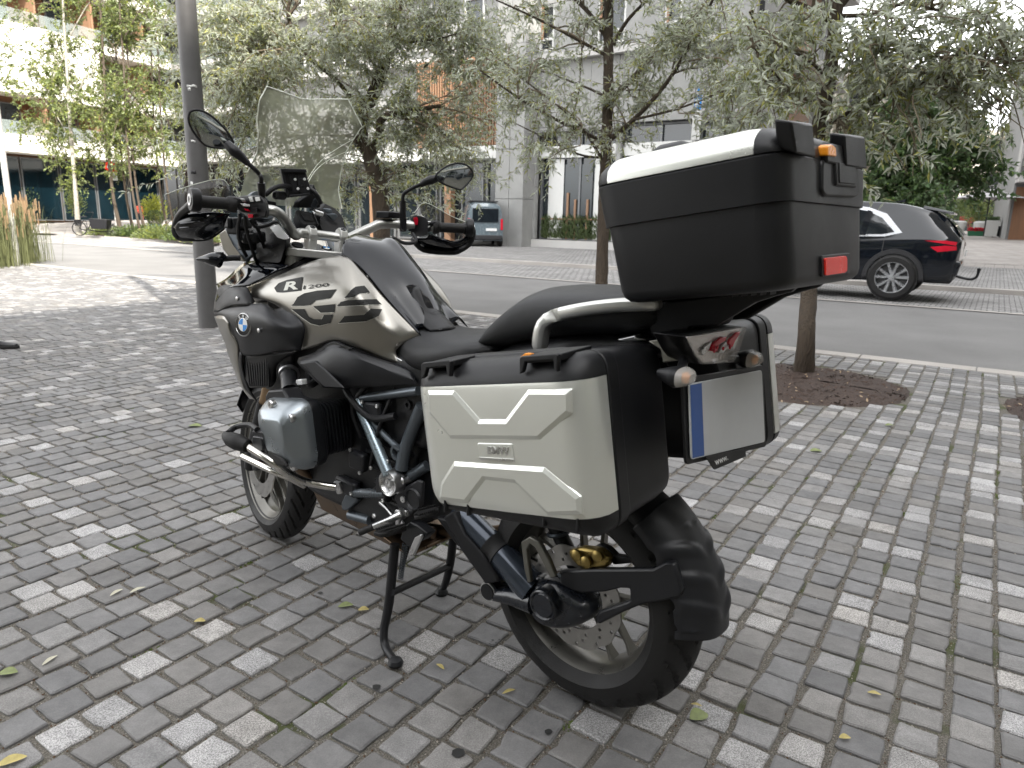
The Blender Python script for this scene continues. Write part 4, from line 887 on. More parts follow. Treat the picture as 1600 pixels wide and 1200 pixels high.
# silver tail panels
for sy in (1, -1):
    g = MB(); q = [T(4, 1035, 262, .15), T(4, 1095, 225, .14), T(4, 1110, 300, .14), T(4, 1020, 325, .155)]
    q = [T(11, 1275, 435, .13), T(11, 1500, 400, .12), T(11, 1560, 570, .12), T(11, 1385, 600, .14), T(11, 1370, 500, .14)]
    g.prism([V((p.x, p.y * sy, p.z)) for p in q], (0, -.01 * sy, 0)); g.obj('tail_panel', M['silver'], bike, bevel=.003)
    g = MB(); q = [T(11, 1050, 425, .15), T(11, 1190, 392, .14), T(11, 1195, 412, .14), T(11, 1270, 432, .13), T(11, 1090, 440, .15)]
    g.prism([V((p.x, p.y * sy, p.z)) for p in q], (0, -.03 * sy, 0)); g.obj('seat_lock_cover', M['bare'], bike, bevel=.003)
# grab rails
for sy in (1, -1):
    P = [T(11, 490, 520, .17), T(11, 500, 430, .172), T(11, 508, 350, .172), T(11, 545, 270, .172), T(11, 640, 225, .17), T(11, 800, 192, .166), T(11, 1000, 165, .158), T(11, 1220, 150, .145), T(11, 1400, 160, .13)]
    P = [V((p.x, p.y * sy, p.z)) for p in P]; g = MB(); L = []
    for i, p in enumerate(P):
        t = (P[min(i + 1, len(P) - 1)] - P[max(i - 1, 0)]).normalized(); sd = V((0, 1, 0)); nn = t.cross(sd).normalized()
        if nn.z < 0 and i > 3: nn = -nn
        L.append([p + nn * b_ * 1.35 + sd * a * 1.25 * sy for a, b_ in ((-.012, -.014), (.012, -.014), (.017, -.008), (.017, .004), (.012, .009), (-.012, .009), (-.017, .004), (-.017, -.008))])
    for i in range(1, len(L)):       # keep loops aligned
        if (L[i][0] - L[i - 1][0]).length > (L[i][0] - L[i - 1][4]).length: L[i] = L[i][4:] + L[i][:4]
    g.loft(L); g.obj('grab_rail', M['railm'], bike, sub=1, smooth=40)
# luggage rack under the top case
for sy in (1, -1):
    g = MB(); q = [T(4, 930, 92, .10), T(4, 1100, 72, .10), T(4, 1560, 20, .09), T(4, 1535, 42, .09), T(4, 1460, 62, .09), T(4, 1390, 85, .09), T(4, 1235, 178, .09), T(4, 1130, 186, .09), T(4, 1105, 216, .09), T(4, 975, 226, .10), T(4, 955, 150, .10)]
    g.prism([V((p.x, p.y * sy, p.z)) for p in q], (0, -.022 * sy, 0)); g.obj('rack_arm', M['plastic'], bike, bevel=.005)
g = MB(); g.hex([V(p) for p in ((-.05, -.085, 1.02), (-.05, .085, 1.02), (-.29, .07, 1.045), (-.29, -.07, 1.045), (-.05, -.085, 1.10), (-.05, .085, 1.10), (-.33, .07, 1.12), (-.33, -.07, 1.12))]); g.obj('rack_centre', M['plastic'], bike, bevel=.01)
g = MB(); g.hex([V(p) for p in ((-.16, -.17, 1.110), (-.16, .17, 1.110), (-.48, .15, 1.157), (-.48, -.15, 1.157), (-.16, -.17, 1.128), (-.16, .17, 1.128), (-.48, .15, 1.17), (-.48, -.15, 1.17))]); g.obj('rack_plate', M['plastic'], bike, bevel=.005)
for k in range(6): g = MB(); g.box((-.36 - .018 * k, .135, 1.136 + .0025 * k), (.006, .03, .022)); g.obj('rack_rib', M['plastic'], bike)

# ---- luggage cases
def pannier(sy, label=None):
    pn = empty('side_case'); pn.parent = bike; pn['label'] = label
    TLc, TRc, BRc, BLc = T(4, 33, 326, .40), T(4, 790, 268, .40), T(4, 862, 1040, .40), T(4, 106, 915, .40)
    BRc = T(4, 868, 1028, .40)
    if sy > 0: TRc, BRc = T(4, 784, 270, .352), T(4, 852, 1020, .352)
    q = [(p.x, p.z) for p in (TLc, TRc, BRc, BLc)]
    def loop(y, ins, r, n=6):
        c = (sum(a[0] for a in q) / 4, sum(a[1] for a in q) / 4); P = []
        L4 = len(q)
        for i in range(4):        # offset edges inward by ins
            a, b_, d = V((*q[i - 1], 0)), V((*q[i], 0)), V((*q[(i + 1) % 4], 0))
            e1, e2 = (b_ - a).normalized(), (d - b_).normalized(); n1, n2 = V((-e1.y, e1.x, 0)), V((-e2.y, e2.x, 0))
            if n1.dot(V((c[0] - b_.x, c[1] - b_.y, 0))) < 0: n1, n2 = -n1, -n2
            k = ins / (1 + n1.dot(n2)); P.append(b_ + (n1 + n2) * k)
        return [V((p.x, sy * y, p.y)) for p in roundpoly(P, r, n)]
    def band(name, layers, m_, bevel=0, parts=None):
        g = MB(); g.loft([loop(*l) for l in layers]); return g.obj(name, M[m_], pn, smooth=35, bevel=bevel)
    # outer lid shell in three bands: cap, aluminium skin, base
    layers = [(.352, .0, .045), (.385, .0, .05), (.404, .007, .05), (.420, .020, .05), (.430, .037, .04), (.433, .055, .03)]
    g = MB(); g.loft([loop(*l, 8) for l in layers], cap=True); me = bpy.data.meshes.new('t'); me.from_pydata([tuple(p) for p in g.v], [], g.f)
    zt = [T(4, 37, 424, .43), T(4, 775, 397, .43)]; zb = [T(4, 100, 898, .43), T(4, 840, 980, .43)]
    def cut(co1, no1, co2, no2, name, m_):
        bm = bmesh.new(); bm.from_mesh(me)
        for co, no in ((co1, no1), (co2, no2)):
            if co is None: continue
            r = bmesh.ops.bisect_plane(bm, geom=bm.verts[:] + bm.edges[:] + bm.faces[:], plane_co=co, plane_no=no, clear_outer=True)
            es = [e for e in bm.edges if e.is_boundary]
            if es: bmesh.ops.holes_fill(bm, edges=es)
        bmesh.ops.recalc_face_normals(bm, faces=bm.faces)
        m2 = bpy.data.meshes.new(name); bm.to_mesh(m2); bm.free(); m2.materials.append(M[m_]); m2.polygons.foreach_set('use_smooth', [True] * len(m2.polygons)); m2.set_sharp_from_angle(angle=math.radians(35))
        o = bpy.data.objects.new(name, m2); COL.objects.link(o); o.parent = pn; return o
    up_t = V((zt[1].z - zt[0].z, 0, -(zt[1].x - zt[0].x))).normalized(); up_t = up_t if up_t.z > 0 else -up_t
    up_b = V((zb[1].z - zb[0].z, 0, -(zb[1].x - zb[0].x))).normalized(); up_b = up_b if up_b.z > 0 else -up_b
    cut(zt[0], -up_t, None, None, 'case_top_cap', 'case'); cut(zt[0] + up_t * -.0008, up_t, zb[0] + up_b * .0008, -up_b, 'aluminium_skin', 'alu'); cut(zb[0], up_b, None, None, 'case_base_cap', 'case')
    band('lid_seam', [(.346, .004, .045), (.354, .004, .045)], 'rubber')
    band('case_frame', [(.305, .002, .045), (.345, .0, .045)], 'case', .003)
    band('case_body', [(.112, .030, .05), (.125, .012, .055), (.18, .008, .05), (.300, .006, .045), (.306, .006, .045)], 'case', .004)
    # embossed fields
    def raised(pts, y=.4325, h=.0055, sl=.010, name='embossed_field'):
        pts = TL(4, pts, y); C = sum(pts, V()) / len(pts); ins = []
        L4 = len(pts)
        ar = sum(pts[i].x * pts[(i + 1) % L4].z - pts[(i + 1) % L4].x * pts[i].z for i in range(L4))
        for i in range(L4):
            a, b_, d = pts[i - 1], pts[i], pts[(i + 1) % L4]; e1, e2 = (b_ - a).normalized(), (d - b_).normalized()
            n1, n2 = V((-e1.z, 0, e1.x)), V((-e2.z, 0, e2.x))
            if ar < 0: n1, n2 = -n1, -n2
            ins.append(b_ + (n1 + n2) * (sl / (1 + max(-.5, n1.dot(n2)))) + V((0, h, 0)))
        g = MB(); g.loft([[p + V((0, -.004, 0)) for p in pts], pts, ins]); g.v = [V((p.x, p.y * sy, p.z)) for p in g.v]; g.obj(name, M['alu'], pn, smooth=12, bevel=.002)
    raised([(72, 436), (182, 436), (285, 552), (388, 552), (478, 432), (655, 432), (655, 530), (528, 640), (165, 635), (78, 530)])
    raised([(128, 805), (180, 722), (545, 745), (692, 866), (700, 940), (560, 945), (428, 815), (308, 800), (235, 895), (118, 880)])
    raised([(272, 648), (418, 650), (430, 728), (285, 718)], h=.002, sl=.003, name='badge_plate')
    P = fit_text(textpolys('BMW', 1, .01), [(*xz(4, 315, 695, .436),), (*xz(4, 402, 700, .436),), (*xz(4, 400, 668, .436),), (*xz(4, 313, 664, .436),)]); g = MB()
    for q_ in P: g.prism([V((p.x, sy * .4350, p.y)) for p in q_], (0, sy * .0016, 0))
    g.obj('badge_lettering', M['bare'], pn, smooth=0)
    g = MB(); g.prism([V((p.x, sy * .4342, p.z)) for p in TL(4, [(280, 708), (420, 716), (424, 724), (288, 718)], .435)], (0, sy * .0025, 0)); g.obj('badge_bar', M['bare'], pn, smooth=0)
    # latches, handle, ribs
    for (a, b_, c_, d_) in ((62, 332, 180, 392), (458, 306, 612, 372)):
        dy = (b_ - 300) * 0
        g = MB(); L = TL(4, [(a, d_ - 2), (a, b_), (a + 8, b_ - 8), (c_ - 8, b_ - 18), (c_, b_ - 12), (c_ - 2, d_ - 10), (c_ - 14, d_ - 22), (c_ - 18, b_ + 4), (a + 22, b_ + 14), (a + 12, d_ - 10)], .428)
        g.prism([V((p.x, p.y * sy, p.z)) for p in L], (0, .012 * sy, 0)); g.obj('latch_bracket', M['case'], pn, bevel=.002)
        g = MB(); L = TL(4, [(a + 4, b_ - 4), (c_ - 4, b_ - 14), (c_ + 30, b_ - 24), (a + 30, b_ - 14)], .428)
        L = [T(4, a, b_ - 4, .43), T(4, c_, b_ - 16, .43), T(4, c_, b_ - 16, .43) + V((0, -.10, .004)), T(4, a, b_ - 4, .43) + V((0, -.10, .004))]
        g.prism([V((p.x, p.y * sy, p.z)) for p in L], (0, 0, -.014)); g.obj('latch_arm', M['case'], pn, bevel=.003)
    hz = T(4, 240, 300, .37); h2 = T(4, 590, 276, .37)
    g = MB(); L = [hz + V((0, 0, .0)), h2, h2 + V((0, -.045, .002)), hz + V((0, -.045, .002))]; g.prism([V((p.x, p.y * sy, p.z)) for p in roundpoly(L, .012, 4)], (0, 0, -.03)); g.obj('carry_handle', M['case'], pn, bevel=.005)
    g = MB(); c = T(4, 468, 296, .395); g.prism([V((p.x, p.y * sy, p.z)) for p in (c + V((.014, 0, -.006)), c + V((-.012, 0, -.006)), c + V((-.012, 0, .004)), c + V((.002, 0, .003)))], (0, -.012 * sy, 0)); g.obj('latch_tab', M['amber'], pn, bevel=.001)
    for a, b_ in ((148, 925), (240, 940), (545, 985), (680, 1010)):
        g = MB(); p = T(4, a, b_, .424); g.box((p.x, p.y * sy, p.z + .014), (.006, .012, .030)); g.obj('base_rib', M['case'], pn, bevel=.002)
    return pn
pannier(1, 'left side case, its embossed pale aluminium face towards the viewer'); pannier(-1, 'right side case, seen edge on beyond the number plate')

# top case
tc_ = empty('top_case'); tc_.parent = bike
HWD = .252
def tcpt(u_, v_, w_, grow=0):      # u 0 front..1 rear, v -1..1 right..left, w 0 bottom..1 top of lid
    f0, f1 = V((-.176, 0, 1.100)), V((-.108, 0, 1.382)); r0, r1 = V((-.514, 0, 1.155)), V((-.474, 0, 1.436))
    f = f0.lerp(f1, w_); r = r0.lerp(r1, w_); p = f.lerp(r, u_); hw = (.238 + .016 * w_)
    ax = (r - f).normalized(); p = p + ax * grow * (2 * u_ - 1); p.y = v_ * (hw + grow); return p
def tcloop(w_, grow=0, r=.05, n=6):
    W_, H_ = 2, 1; L = []
    P = [tcpt(0, 1, w_, grow), tcpt(1, 1, w_, grow), tcpt(1, -1, w_, grow), tcpt(0, -1, w_, grow)]; return roundpoly(P, r, n)
def tcb(name, ls, m_, bevel=0, par=tc_): g = MB(); g.loft([tcloop(*l) for l in ls]); return g.obj(name, M[m_], par, smooth=35, bevel=bevel)
tcb('case_shell', [(.0, -.022, .045), (.012, -.010, .055), (.04, -.003, .055), (.08, -.0, .055), (.50, .0, .05), (.565, 0, .05)], 'case')
tcb('shell_band', [(.525, .0, .055), (.529, .006, .055), (.795, .007, .055), (.806, .004, .055)], 'case')
tcb('lid_seam', [(.800, .001, .055), (.815, .001, .055)], 'rubber')
lid = MB(); lid.loft([tcloop(*l) for l in [(.812, .006, .055), (.84, .006, .055), (.89, .001, .055), (.93, -.010, .05), (.97, -.026, .045), (.99, -.05, .03), (1.0, -.09, .02)]])
me = bpy.data.meshes.new('t'); me.from_pydata([tuple(p) for p in lid.v], [], lid.f)
def lidcut(planes, name, m_):
    bm = bmesh.new(); bm.from_mesh(me)
    for co, no in planes:
        bmesh.ops.bisect_plane(bm, geom=bm.verts[:] + bm.edges[:] + bm.faces[:], plane_co=co, plane_no=no, clear_outer=True)
        es = [e for e in bm.edges if e.is_boundary]
        if es: bmesh.ops.holes_fill(bm, edges=es)
    bmesh.ops.recalc_face_normals(bm, faces=bm.faces)
    m2 = bpy.data.meshes.new(name); bm.to_mesh(m2); bm.free(); m2.materials.append(M[m_]); m2.polygons.foreach_set('use_smooth', [True] * len(m2.polygons)); m2.set_sharp_from_angle(angle=math.radians(35))
    o = bpy.data.objects.new(name, m2); COL.objects.link(o); o.parent = tc_; return o
pf, pr_ = tcpt(.10, 1, .9), tcpt(.89, 1, .9); nx = V((-1, 0, .12)).normalized()
lidcut([(pf, nx)], 'lid_front_corner', 'case'); lidcut([(pr_, -nx)], 'lid_rear_corner', 'case')
lidcut([(pf + nx * .0008, -nx), (pr_ - nx * .0008, nx)], 'lid_aluminium_trim', 'alu')
tcb('lid_top', [(.955, -.030, .045), (1.004, -.075, .03), (1.012, -.10, .02)], 'case', .004)
def onrear(a, b_, k=6, back=.0):  # point of the traced pixel on the rear face
    x = -.512 + .036 * .5; p = T(k, a, b_, x=x)
    for _ in range(3): x = -.512 + .036 * min(1, max(0, (p.z - 1.165) / .263)); p = T(k, a, b_, x=x)
    return p + V((-back, 0, 0))
def rearbox(pts, d0, d1, name, m_='case', bevel=.004, k=6, r=0):
    L = [onrear(a, b_, k) for a, b_ in pts]
    if r: L = roundpoly(L, r, 4)
    g = MB(); g.loft([[p + V((-d0, 0, 0)) for p in L], [p + V((-d1, 0, 0)) for p in L]]); return g.obj(name, M[m_], tc_, bevel=bevel)
# two rear hinge blocks standing proud above the lid
for bl_, br_, tr_, tl_ in (((1162, 206), (1246, 224), (1243, 92), (1150, 82)), ((1380, 262), (1470, 276), (1466, 148), (1380, 140))):
    L = [T(6, a, b_, x=-.500) for a, b_ in (bl_, br_, tr_, tl_)]; k_ = V((.030, 0, .006))
    g = MB(); g.loft([[L[0] + V((-.004, 0, -.006)), L[1] + V((-.004, 0, -.006)), L[2], L[3]], [p + k_ for p in L]]); g.obj('hinge_block', M['case'], tc_, bevel=.004)
g = MB(); g.hex([V(p) for p in ((-.43, -.10, 1.37), (-.492, -.10, 1.37), (-.492, .11, 1.37), (-.43, .11, 1.37), (-.42, -.09, 1.437), (-.478, -.10, 1.418), (-.478, .11, 1.418), (-.42, .10, 1.437))]); g.obj('handle', M['case'], tc_, bevel=.014, bseg=4)
rearbox([(1256, 245), (1410, 275), (1420, 395), (1400, 410), (1270, 405), (1256, 385)], -.01, .012, 'lock_housing', r=.012)
rearbox([(1262, 190), (1290, 178), (1400, 205), (1422, 260), (1412, 290), (1262, 260)], -.01, .017, 'latch_lever', r=.008)
rearbox([(1300, 240), (1395, 262), (1395, 370), (1305, 360)], .0, .0165, 'latch_flap', r=.006)
rearbox([(1312, 258), (1385, 275), (1385, 355), (1314, 348)], .0, .0185, 'latch_flap_inner', r=.004, bevel=.002)
rearbox([(1258, 190), (1275, 182), (1295, 196), (1298, 236), (1258, 232)], .0, .0195, 'latch_tab', 'amber', .002, r=.004)
rearbox([(1270, 660), (1392, 648), (1392, 738), (1272, 752)], -.01, .0045, 'reflector_frame', r=.006, bevel=.001)
rearbox([(1279, 670), (1368, 661), (1374, 670), (1374, 725), (1364, 734), (1281, 746)], .0, .0075, 'reflector', 'red', .001, r=.004)
g = MB(); pts = [T(6, 455, 232, .06), T(6, 475, 195, .06), T(6, 520, 176, .06), T(6, 640, 184, .06), T(6, 700, 215, .06)]
g.loft([[V((-.10, .04, 1.37)), V((-.10, -.20, 1.37)), V((-.22, -.20, 1.385)), V((-.22, .04, 1.385))], [V((-.11, .05, 1.405)), V((-.11, -.21, 1.405)), V((-.21, -.21, 1.42)), V((-.21, .05, 1.42))], [V((-.135, .03, 1.428)), V((-.135, -.19, 1.428)), V((-.19, -.19, 1.435)), V((-.19, .03, 1.435))]])
g.obj('backrest_pad', M['seat'], tc_, bevel=.012, bseg=4)

# ---- tail
tl = empty('tail_light'); tl.parent = bike
o1 = TL2 = [T(6, a, b_, x=-.315) for a, b_ in ((682, 1008), (936, 964), (908, 1056), (893, 1090), (880, 1118), (748, 1128), (722, 1090))]
g = MB(); g.loft([[p + V((.07, 0, 0)) for p in inset(o1, .006)], [p + V((.002, 0, 0)) for p in o1], o1]); g.obj('lamp_housing', M['plastic'], tl, bevel=.002)
g = MB(); g.prism([p + V((-.0015, 0, 0)) for p in inset(o1, .009)], (-.002, 0, 0)); g.obj('lamp_reflector', M['lampchrome'], tl, bevel=.001)
for pl in ([(795, 1070), (800, 1040), (835, 1012), (862, 1008), (850, 1030), (825, 1045), (820, 1075)], [(868, 1040), (872, 1020), (905, 990), (922, 985), (912, 1005), (895, 1030), (885, 1055)]):
    g = MB(); g.prism([T(6, a, b_, x=-.320) for a, b_ in pl], (-.006, 0, 0)); g.obj('red_reflector_vane', M['redlamp'], tl, bevel=.002)
for pl in ([(755, 1070), (770, 1050), (800, 1030), (785, 1065), (760, 1090)], [(830, 1080), (842, 1050), (862, 1030), (866, 1055), (850, 1080)]):
    g = MB(); g.prism([T(6, a, b_, x=-.320) for a, b_ in pl], (-.004, 0, 0)); g.obj('lamp_vane', M['bare'], tl, bevel=.001)
for (a, b_) in ((812, 1070), (850, 1060), (880, 1055), (825, 1055)):
    g = MB(); p = T(6, a, b_, x=-.327); g.lathe([(.0, .0), (.004, .001), (.004, .004), (.0, .005)], p, (-1, 0, 0), 10); g.obj('lamp_bulb', M['redlamp'], tl)
g = MB(); L = [p + V((-.014, 0, 0)) for p in inset(o1, .003)]; g.loft([[p + V((-.003, 0, 0)) for p in o1], L, [p + V((-.004, 0, 0)) for p in inset(o1, .03)]]); g.obj('lamp_lens', glassmat('lamp_lens_plastic', (.8, .76, .76), .28, .04), tl, bevel=.003)
def indicator(c, sy, name='indicator_lamp'):
    r_ = empty(name); r_.parent = bike
    g = MB(); g.loft([section(c.x + dx, a, c.z + b_, c.z - b_) for dx, a, b_ in ((.03, .010, .008), (.0, .032, .017), (-.012, .036, .021), (-.02, .034, .019))]); g.v = [V((p.x, p.y + c.y, p.z)) for p in g.v]; g.obj('indicator_body', M['plastic'], r_)
    g = MB(); g.loft([section(c.x + dx, a, c.z + b_, c.z - b_) for dx, a, b_ in ((-.020, .034, .019), (-.032, .030, .015), (-.040, .016, .008))]); g.v = [V((p.x, p.y + c.y, p.z)) for p in g.v]; g.obj('indicator_lens', glassmat('indicator_lens_plastic', (.85, .82, .78), .35, .05), r_)
    g = MB(); g.lathe([(.0, 0), (.010, .002), (.011, .010), (.0, .014)], c + V((-.020, 0, 0)), (-1, 0, 0), 12); g.obj('indicator_bulb', M['amber'], r_)
    g = MB(); g.tube([c + V((0, -sy * .03, 0)), c + V((.03, -sy * .10, .01))], .010, 8); g.obj('indicator_stalk', M['plastic'], r_)
indicator(T(4, 1062, 378, x=-.325), 1); indicator(T(4, 1345, 308, x=-.325), -1)
g = MB(); g.hex([V(p) for p in ((-.20, -.05, .95), (-.20, .05, .95), (-.33, .045, .93), (-.33, -.045, .93), (-.18, -.07, 1.03), (-.18, .07, 1.03), (-.31, .06, 1.0), (-.31, -.06, 1.0))]); g.obj('tail_bracket', M['plastic'], bike, bevel=.008)
g = MB(); g.hex([V(p) for p in ((-.30, -.05, .80), (-.30, .05, .80), (-.345, .05, .80), (-.345, -.05, .80), (-.27, -.05, .97), (-.27, .05, .97), (-.325, .045, .96), (-.325, -.045, .96))]); g.obj('plate_carrier', M['plastic'], bike, bevel=.006)
# number plate (characters unreadable in the photograph)
xx = lambda z: -.345 - .12 * (.95 - z)
def onpl(a, b_, dx=0):
    p = Bk(a, b_, x=-.37)
    for _ in range(4): p = Bk(a, b_, x=xx(p.z))
    return p + V((-dx, 0, 0))
np_ = empty('number_plate'); np_.parent = bike
q = [onpl(1074, 600), onpl(1189, 578), onpl(1194, 690), onpl(1078, 718)]
g = MB(); g.prism(roundpoly(q, .010, 4), (-.0025, 0, 0)); g.obj('plate', M['plateface'], np_, bevel=.0008)
g = MB(); a, b_, c, d = [p + V((-.0030, 0, 0)) for p in inset(q, .006)]; g.add([a, a.lerp(b_, .14), d.lerp(c, .14), d], [(0, 1, 2, 3)]); g.obj('blue_band', M['plateblue'], np_, smooth=0)
g = MB(); q2 = [onpl(1068, 592, -.008), onpl(1194, 570, -.008), onpl(1199, 698, -.008), onpl(1074, 727, -.008)]; g.prism(roundpoly(q2, .012, 4), (-.006, 0, 0)); g.obj('plate_frame', M['plastic'], np_, bevel=.001)
q3 = [onpl(1098, 712), onpl(1160, 700), onpl(1162, 712), onpl(1112, 733)]; g = MB(); g.prism(roundpoly([p + V((-.004, 0, 0)) for p in q3], .004, 3), (-.002, 0, 0)); g.obj('dealer_strip', M['plastic'], np_)
a, b_, c, d = [onpl(u, v, .0075) for u, v in ((1113, 726), (1133, 717), (1131, 711), (1111, 719))]; P = textpolys('www.', 1, .02); g = MB()
xs = [p[0] for q_ in P for p in q_]; ys = [p[1] for q_ in P for p in q_]
for q_ in P:
    g.add([a.lerp(b_, (x - min(xs)) / (max(xs) - min(xs))).lerp(d.lerp(c, (x - min(xs)) / (max(xs) - min(xs))), (y - min(ys)) / (max(ys) - min(ys))) for x, y in q_], [tuple(range(len(q_)))])
g.obj('strip_lettering', M['white'], np_, smooth=0)

# ---- handlebar and controls (turned with the steering)
hb = empty('handlebar'); hb.parent = bike
BL = [T(7, 1070, 370, .22), T(7, 1150, 385, .20), T(7, 1220, 440, .17), T(7, 1300, 560, .13), T(8, 450, 1000, .10)]
bar = [T(7, 330, 280, .44), T(7, 480, 290, .405), T(7, 800, 320, .31), T(7, 960, 345, .255)] + BL + [T(8, 500, 975, .075), T(8, 620, 990, .04), T(8, 800, 1010, -.01), T(8, 980, 1030, -.055), T(8, 1060, 1030, -.08), T(8, 1180, 975, -.13), T(9, 100, 920, -.18), T(9, 200, 880, -.21), T(9, 400, 880, -.26), T(9, 560, 895, -.295), T(9, 800, 915, -.35), T(9, 1290, 940, -.46)]
g = MB(); g.tube(bar[3:], .0165, 18, 4); g.obj('bar', M['barm'], hb)
for a, b_ in ((bar[0], bar[2]), (bar[-1], bar[-2])):
    ax = (b_ - a).normalized(); L = (b_ - a).length
    g = MB(); g.lathe([(.0, .0), (.018, .0), (.0185, .01)] + [(.0172 + .0007 * (k % 2), .012 + (L - .05) * k / 30) for k in range(31)] + [(.021, L - .036), (.024, L - .03), (.024, L - .015), (.0, L - .015)], a, ax, 28); g.obj('grip', M['rubber'], hb, smooth=50)
    g = MB(); g.lathe([(.0, -.006), (.017, -.006), (.021, -.002), (.021, .016), (.0, .016)], a, ax, 28); g.obj('bar_end', M['plastic'], hb)
    g = MB(); g.lathe([(.0, -.0065), (.006, -.0065), (.007, -.008), (.0115, -.008), (.012, -.006), (.0, -.005)], a, ax, 28); g.obj('bar_end_bolt', M['bare'], hb)
    # switch cluster and clamp
    c = b_; up_ = V((0, 0, 1)); up_ = (up_ - ax * up_.z).normalized(); bk = ax.cross(up_)
    R = Matrix((ax, bk, up_)).transposed()
    if bk.x > 0: R = Matrix((ax, -bk, up_)).transposed()
    g = MB(); g.box(c + ax * .006, (.052, .046, .062), mat=R); g.obj('switch_housing', M['plastic'], hb, bevel=.009, bseg=3)
    g = MB(); g.box(c + ax * .046, (.024, .042, .05), mat=R); g.obj('lever_clamp', M['plastic'], hb, bevel=.006)
    bdir = bk if bk.x < 0 else -bk
    for dx, dz, sx, sz, m_ in ((-.006, .020, .014, .014, 'plastic2'), (.012, .020, .013, .013, 'bare'), (.006, .0, .026, .011, 'white'), (-.006, -.02, .013, .010, 'redlamp')):
        g = MB(); g.box(c + ax * (dx + .006) + bdir * .024 + up_ * dz, (sx, .007, sz), mat=R); g.obj('switch_button', M[m_], hb, bevel=.0015)
    fw2 = -bdir
    # lever and reservoir
    g = MB(); g.tube([c + ax * .03 + fw2 * .035 + up_ * -.008, c - ax * .02 + fw2 * .062 + up_ * -.012, c - ax * .12 + fw2 * .058 + up_ * -.016, a + fw2 * .05 + up_ * -.016], [.008, .0075, .006, .0065], 10, 4); g.obj('lever', M['plastic2'], hb)
    g = MB(); g.box(c + ax * .07 + fw2 * .045 + up_ * .012, (.062, .05, .028), mat=R); g.obj('fluid_reservoir', M['plastic'], hb, bevel=.006)
g = MB(); c = bar[-3]; g.box(T(9, 290, 765, -.235), (.06, .065, .024), rz=.2); g.obj('fluid_reservoir', M['plastic'], hb, bevel=.005)
P_ = [T(7, 870, 430, .27), T(7, 930, 430, .26)]; g = MB(); g.box(T(7, 898, 432, .275), (.012, .02, .009)); g.obj('switch_button', M['redlamp'], hb, bevel=.002)
# bar clamps on the top yoke
for k, a, b_, y in ((8, 625, 980, .04), (8, 970, 1005, -.055)):
    p = T(k, a, b_, y); ax = (bar[10] - bar[9]).normalized(); u2 = V((0, 0, 1)); u2 = (u2 - ax * u2.dot(ax)).normalized(); bk = ax.cross(u2); R = Matrix((ax, bk, u2)).transposed()
    g = MB(); L = [(-.026, -.022), (.024, -.022), (.030, -.005), (.022, .016), (.0, .026), (-.022, .018), (-.030, .0)]; g.prism([p + bk * a_ + u2 * c_ - ax * .013 for a_, c_ in L], ax * .026); g.obj('bar_clamp', M['cast'], hb, bevel=.003)
    g = MB(); g.prism([p + bk * a_ + u2 * c_ - ax * .015 for a_, c_ in ((-.022, -.07), (.022, -.07), (.024, -.018), (-.024, -.018))], ax * .03); g.obj('riser', M['cast'], hb, bevel=.004)
    g = MB(); g.lathe([(.0045, 0), (.0045, .004), (.009, .004), (.009, -.01)], p + u2 * .020 - bk * .012 * (1 if bk.x > 0 else -1), (-.5, 0, 1), 16); g.obj('bolt', M['engine'], hb)
yk = [(8, 300, 1130, .115), (8, 420, 1090, .095), (8, 640, 1150, .04), (8, 800, 1130, 0), (8, 1000, 1100, -.06)]
pts = [T(1, 600, 790, .115), T(1, 640, 765, .10), T(1, 720, 790, .05), T(1, 880, 790, -.04), T(1, 905, 775, -.09), T(1, 860, 745, -.10), T(1, 700, 735, .05), T(1, 640, 745, .11)]
cY = steer(V((1.135, 0, 1.135))); g = MB(); zt_ = 1.150
out = [(.03, .14), (-.01, .145), (-.035, .12), (-.05, .06), (-.075, 0), (-.05, -.06), (-.035, -.12), (-.01, -.145), (.03, -.14), (.045, -.06), (.05, 0), (.045, .06)]
g.prism(roundpoly([steer(V((1.13 + a, b_, 1.118))) for a, b_ in out], .012, 3), V((0, 0, .028))); g.obj('top_yoke', M['cast'], hb, bevel=.004)
for sy in (1, -1):
    p = steer(V((1.135, sy * .112, 1.120))); g = MB(); g.lathe([(.028, -.06), (.028, .030), (.024, .038), (.016, .038), (.014, .034), (.0, .034)], p, (-.42, 0, .9), 28); g.obj('fork_cap', M['cast'], hb)
    g = MB(); g.lathe([(.0, .034), (.019, .034), (.019, .043), (.0, .044)], p, (-.42, 0, .9), 20); g.obj('fork_cap_plug', M['plastic'], hb)
# steering damper head with small roundel and navigation cradle pod (flat trapezoid cover)
g = MB(); L = [T(8, 440, 700, .05), T(8, 640, 740, -.01), T(8, 700, 880, -.02), T(8, 520, 880, .04)]; L = roundpoly(L, .012, 4); g.loft([[p + V((.02, 0, -.035)) for p in L], L, inset(L, .006)]); g.obj('display_pod', M['plastic2'], hb, bevel=.004)
g = MB(); L = inset(L, .014); g.prism([p + V((-.001, 0, .001)) for p in L], V((-.002, 0, .002))); g.obj('pod_face', M['plastic'], hb, bevel=.001)
g = MB(); g.tube([T(8, 640, 740, -.01), T(8, 700, 880, -.02), T(8, 690, 900, -.02)], .004, 6); g.obj('pod_wire', M['plastic'], hb)
p = T(8, 800, 1160, .0); 
for r, m_, h_ in ((.020, 'bare', .0), (.018, 'gloss', .002), (.011, 'white', .0035)):
    g = MB(); g.lathe([(.0, h_), (r, h_), (r, h_ + .002), (.0, h_ + .003)], p, (-.35, 0, 1), 24); g.obj('yoke_emblem', M[m_], hb)
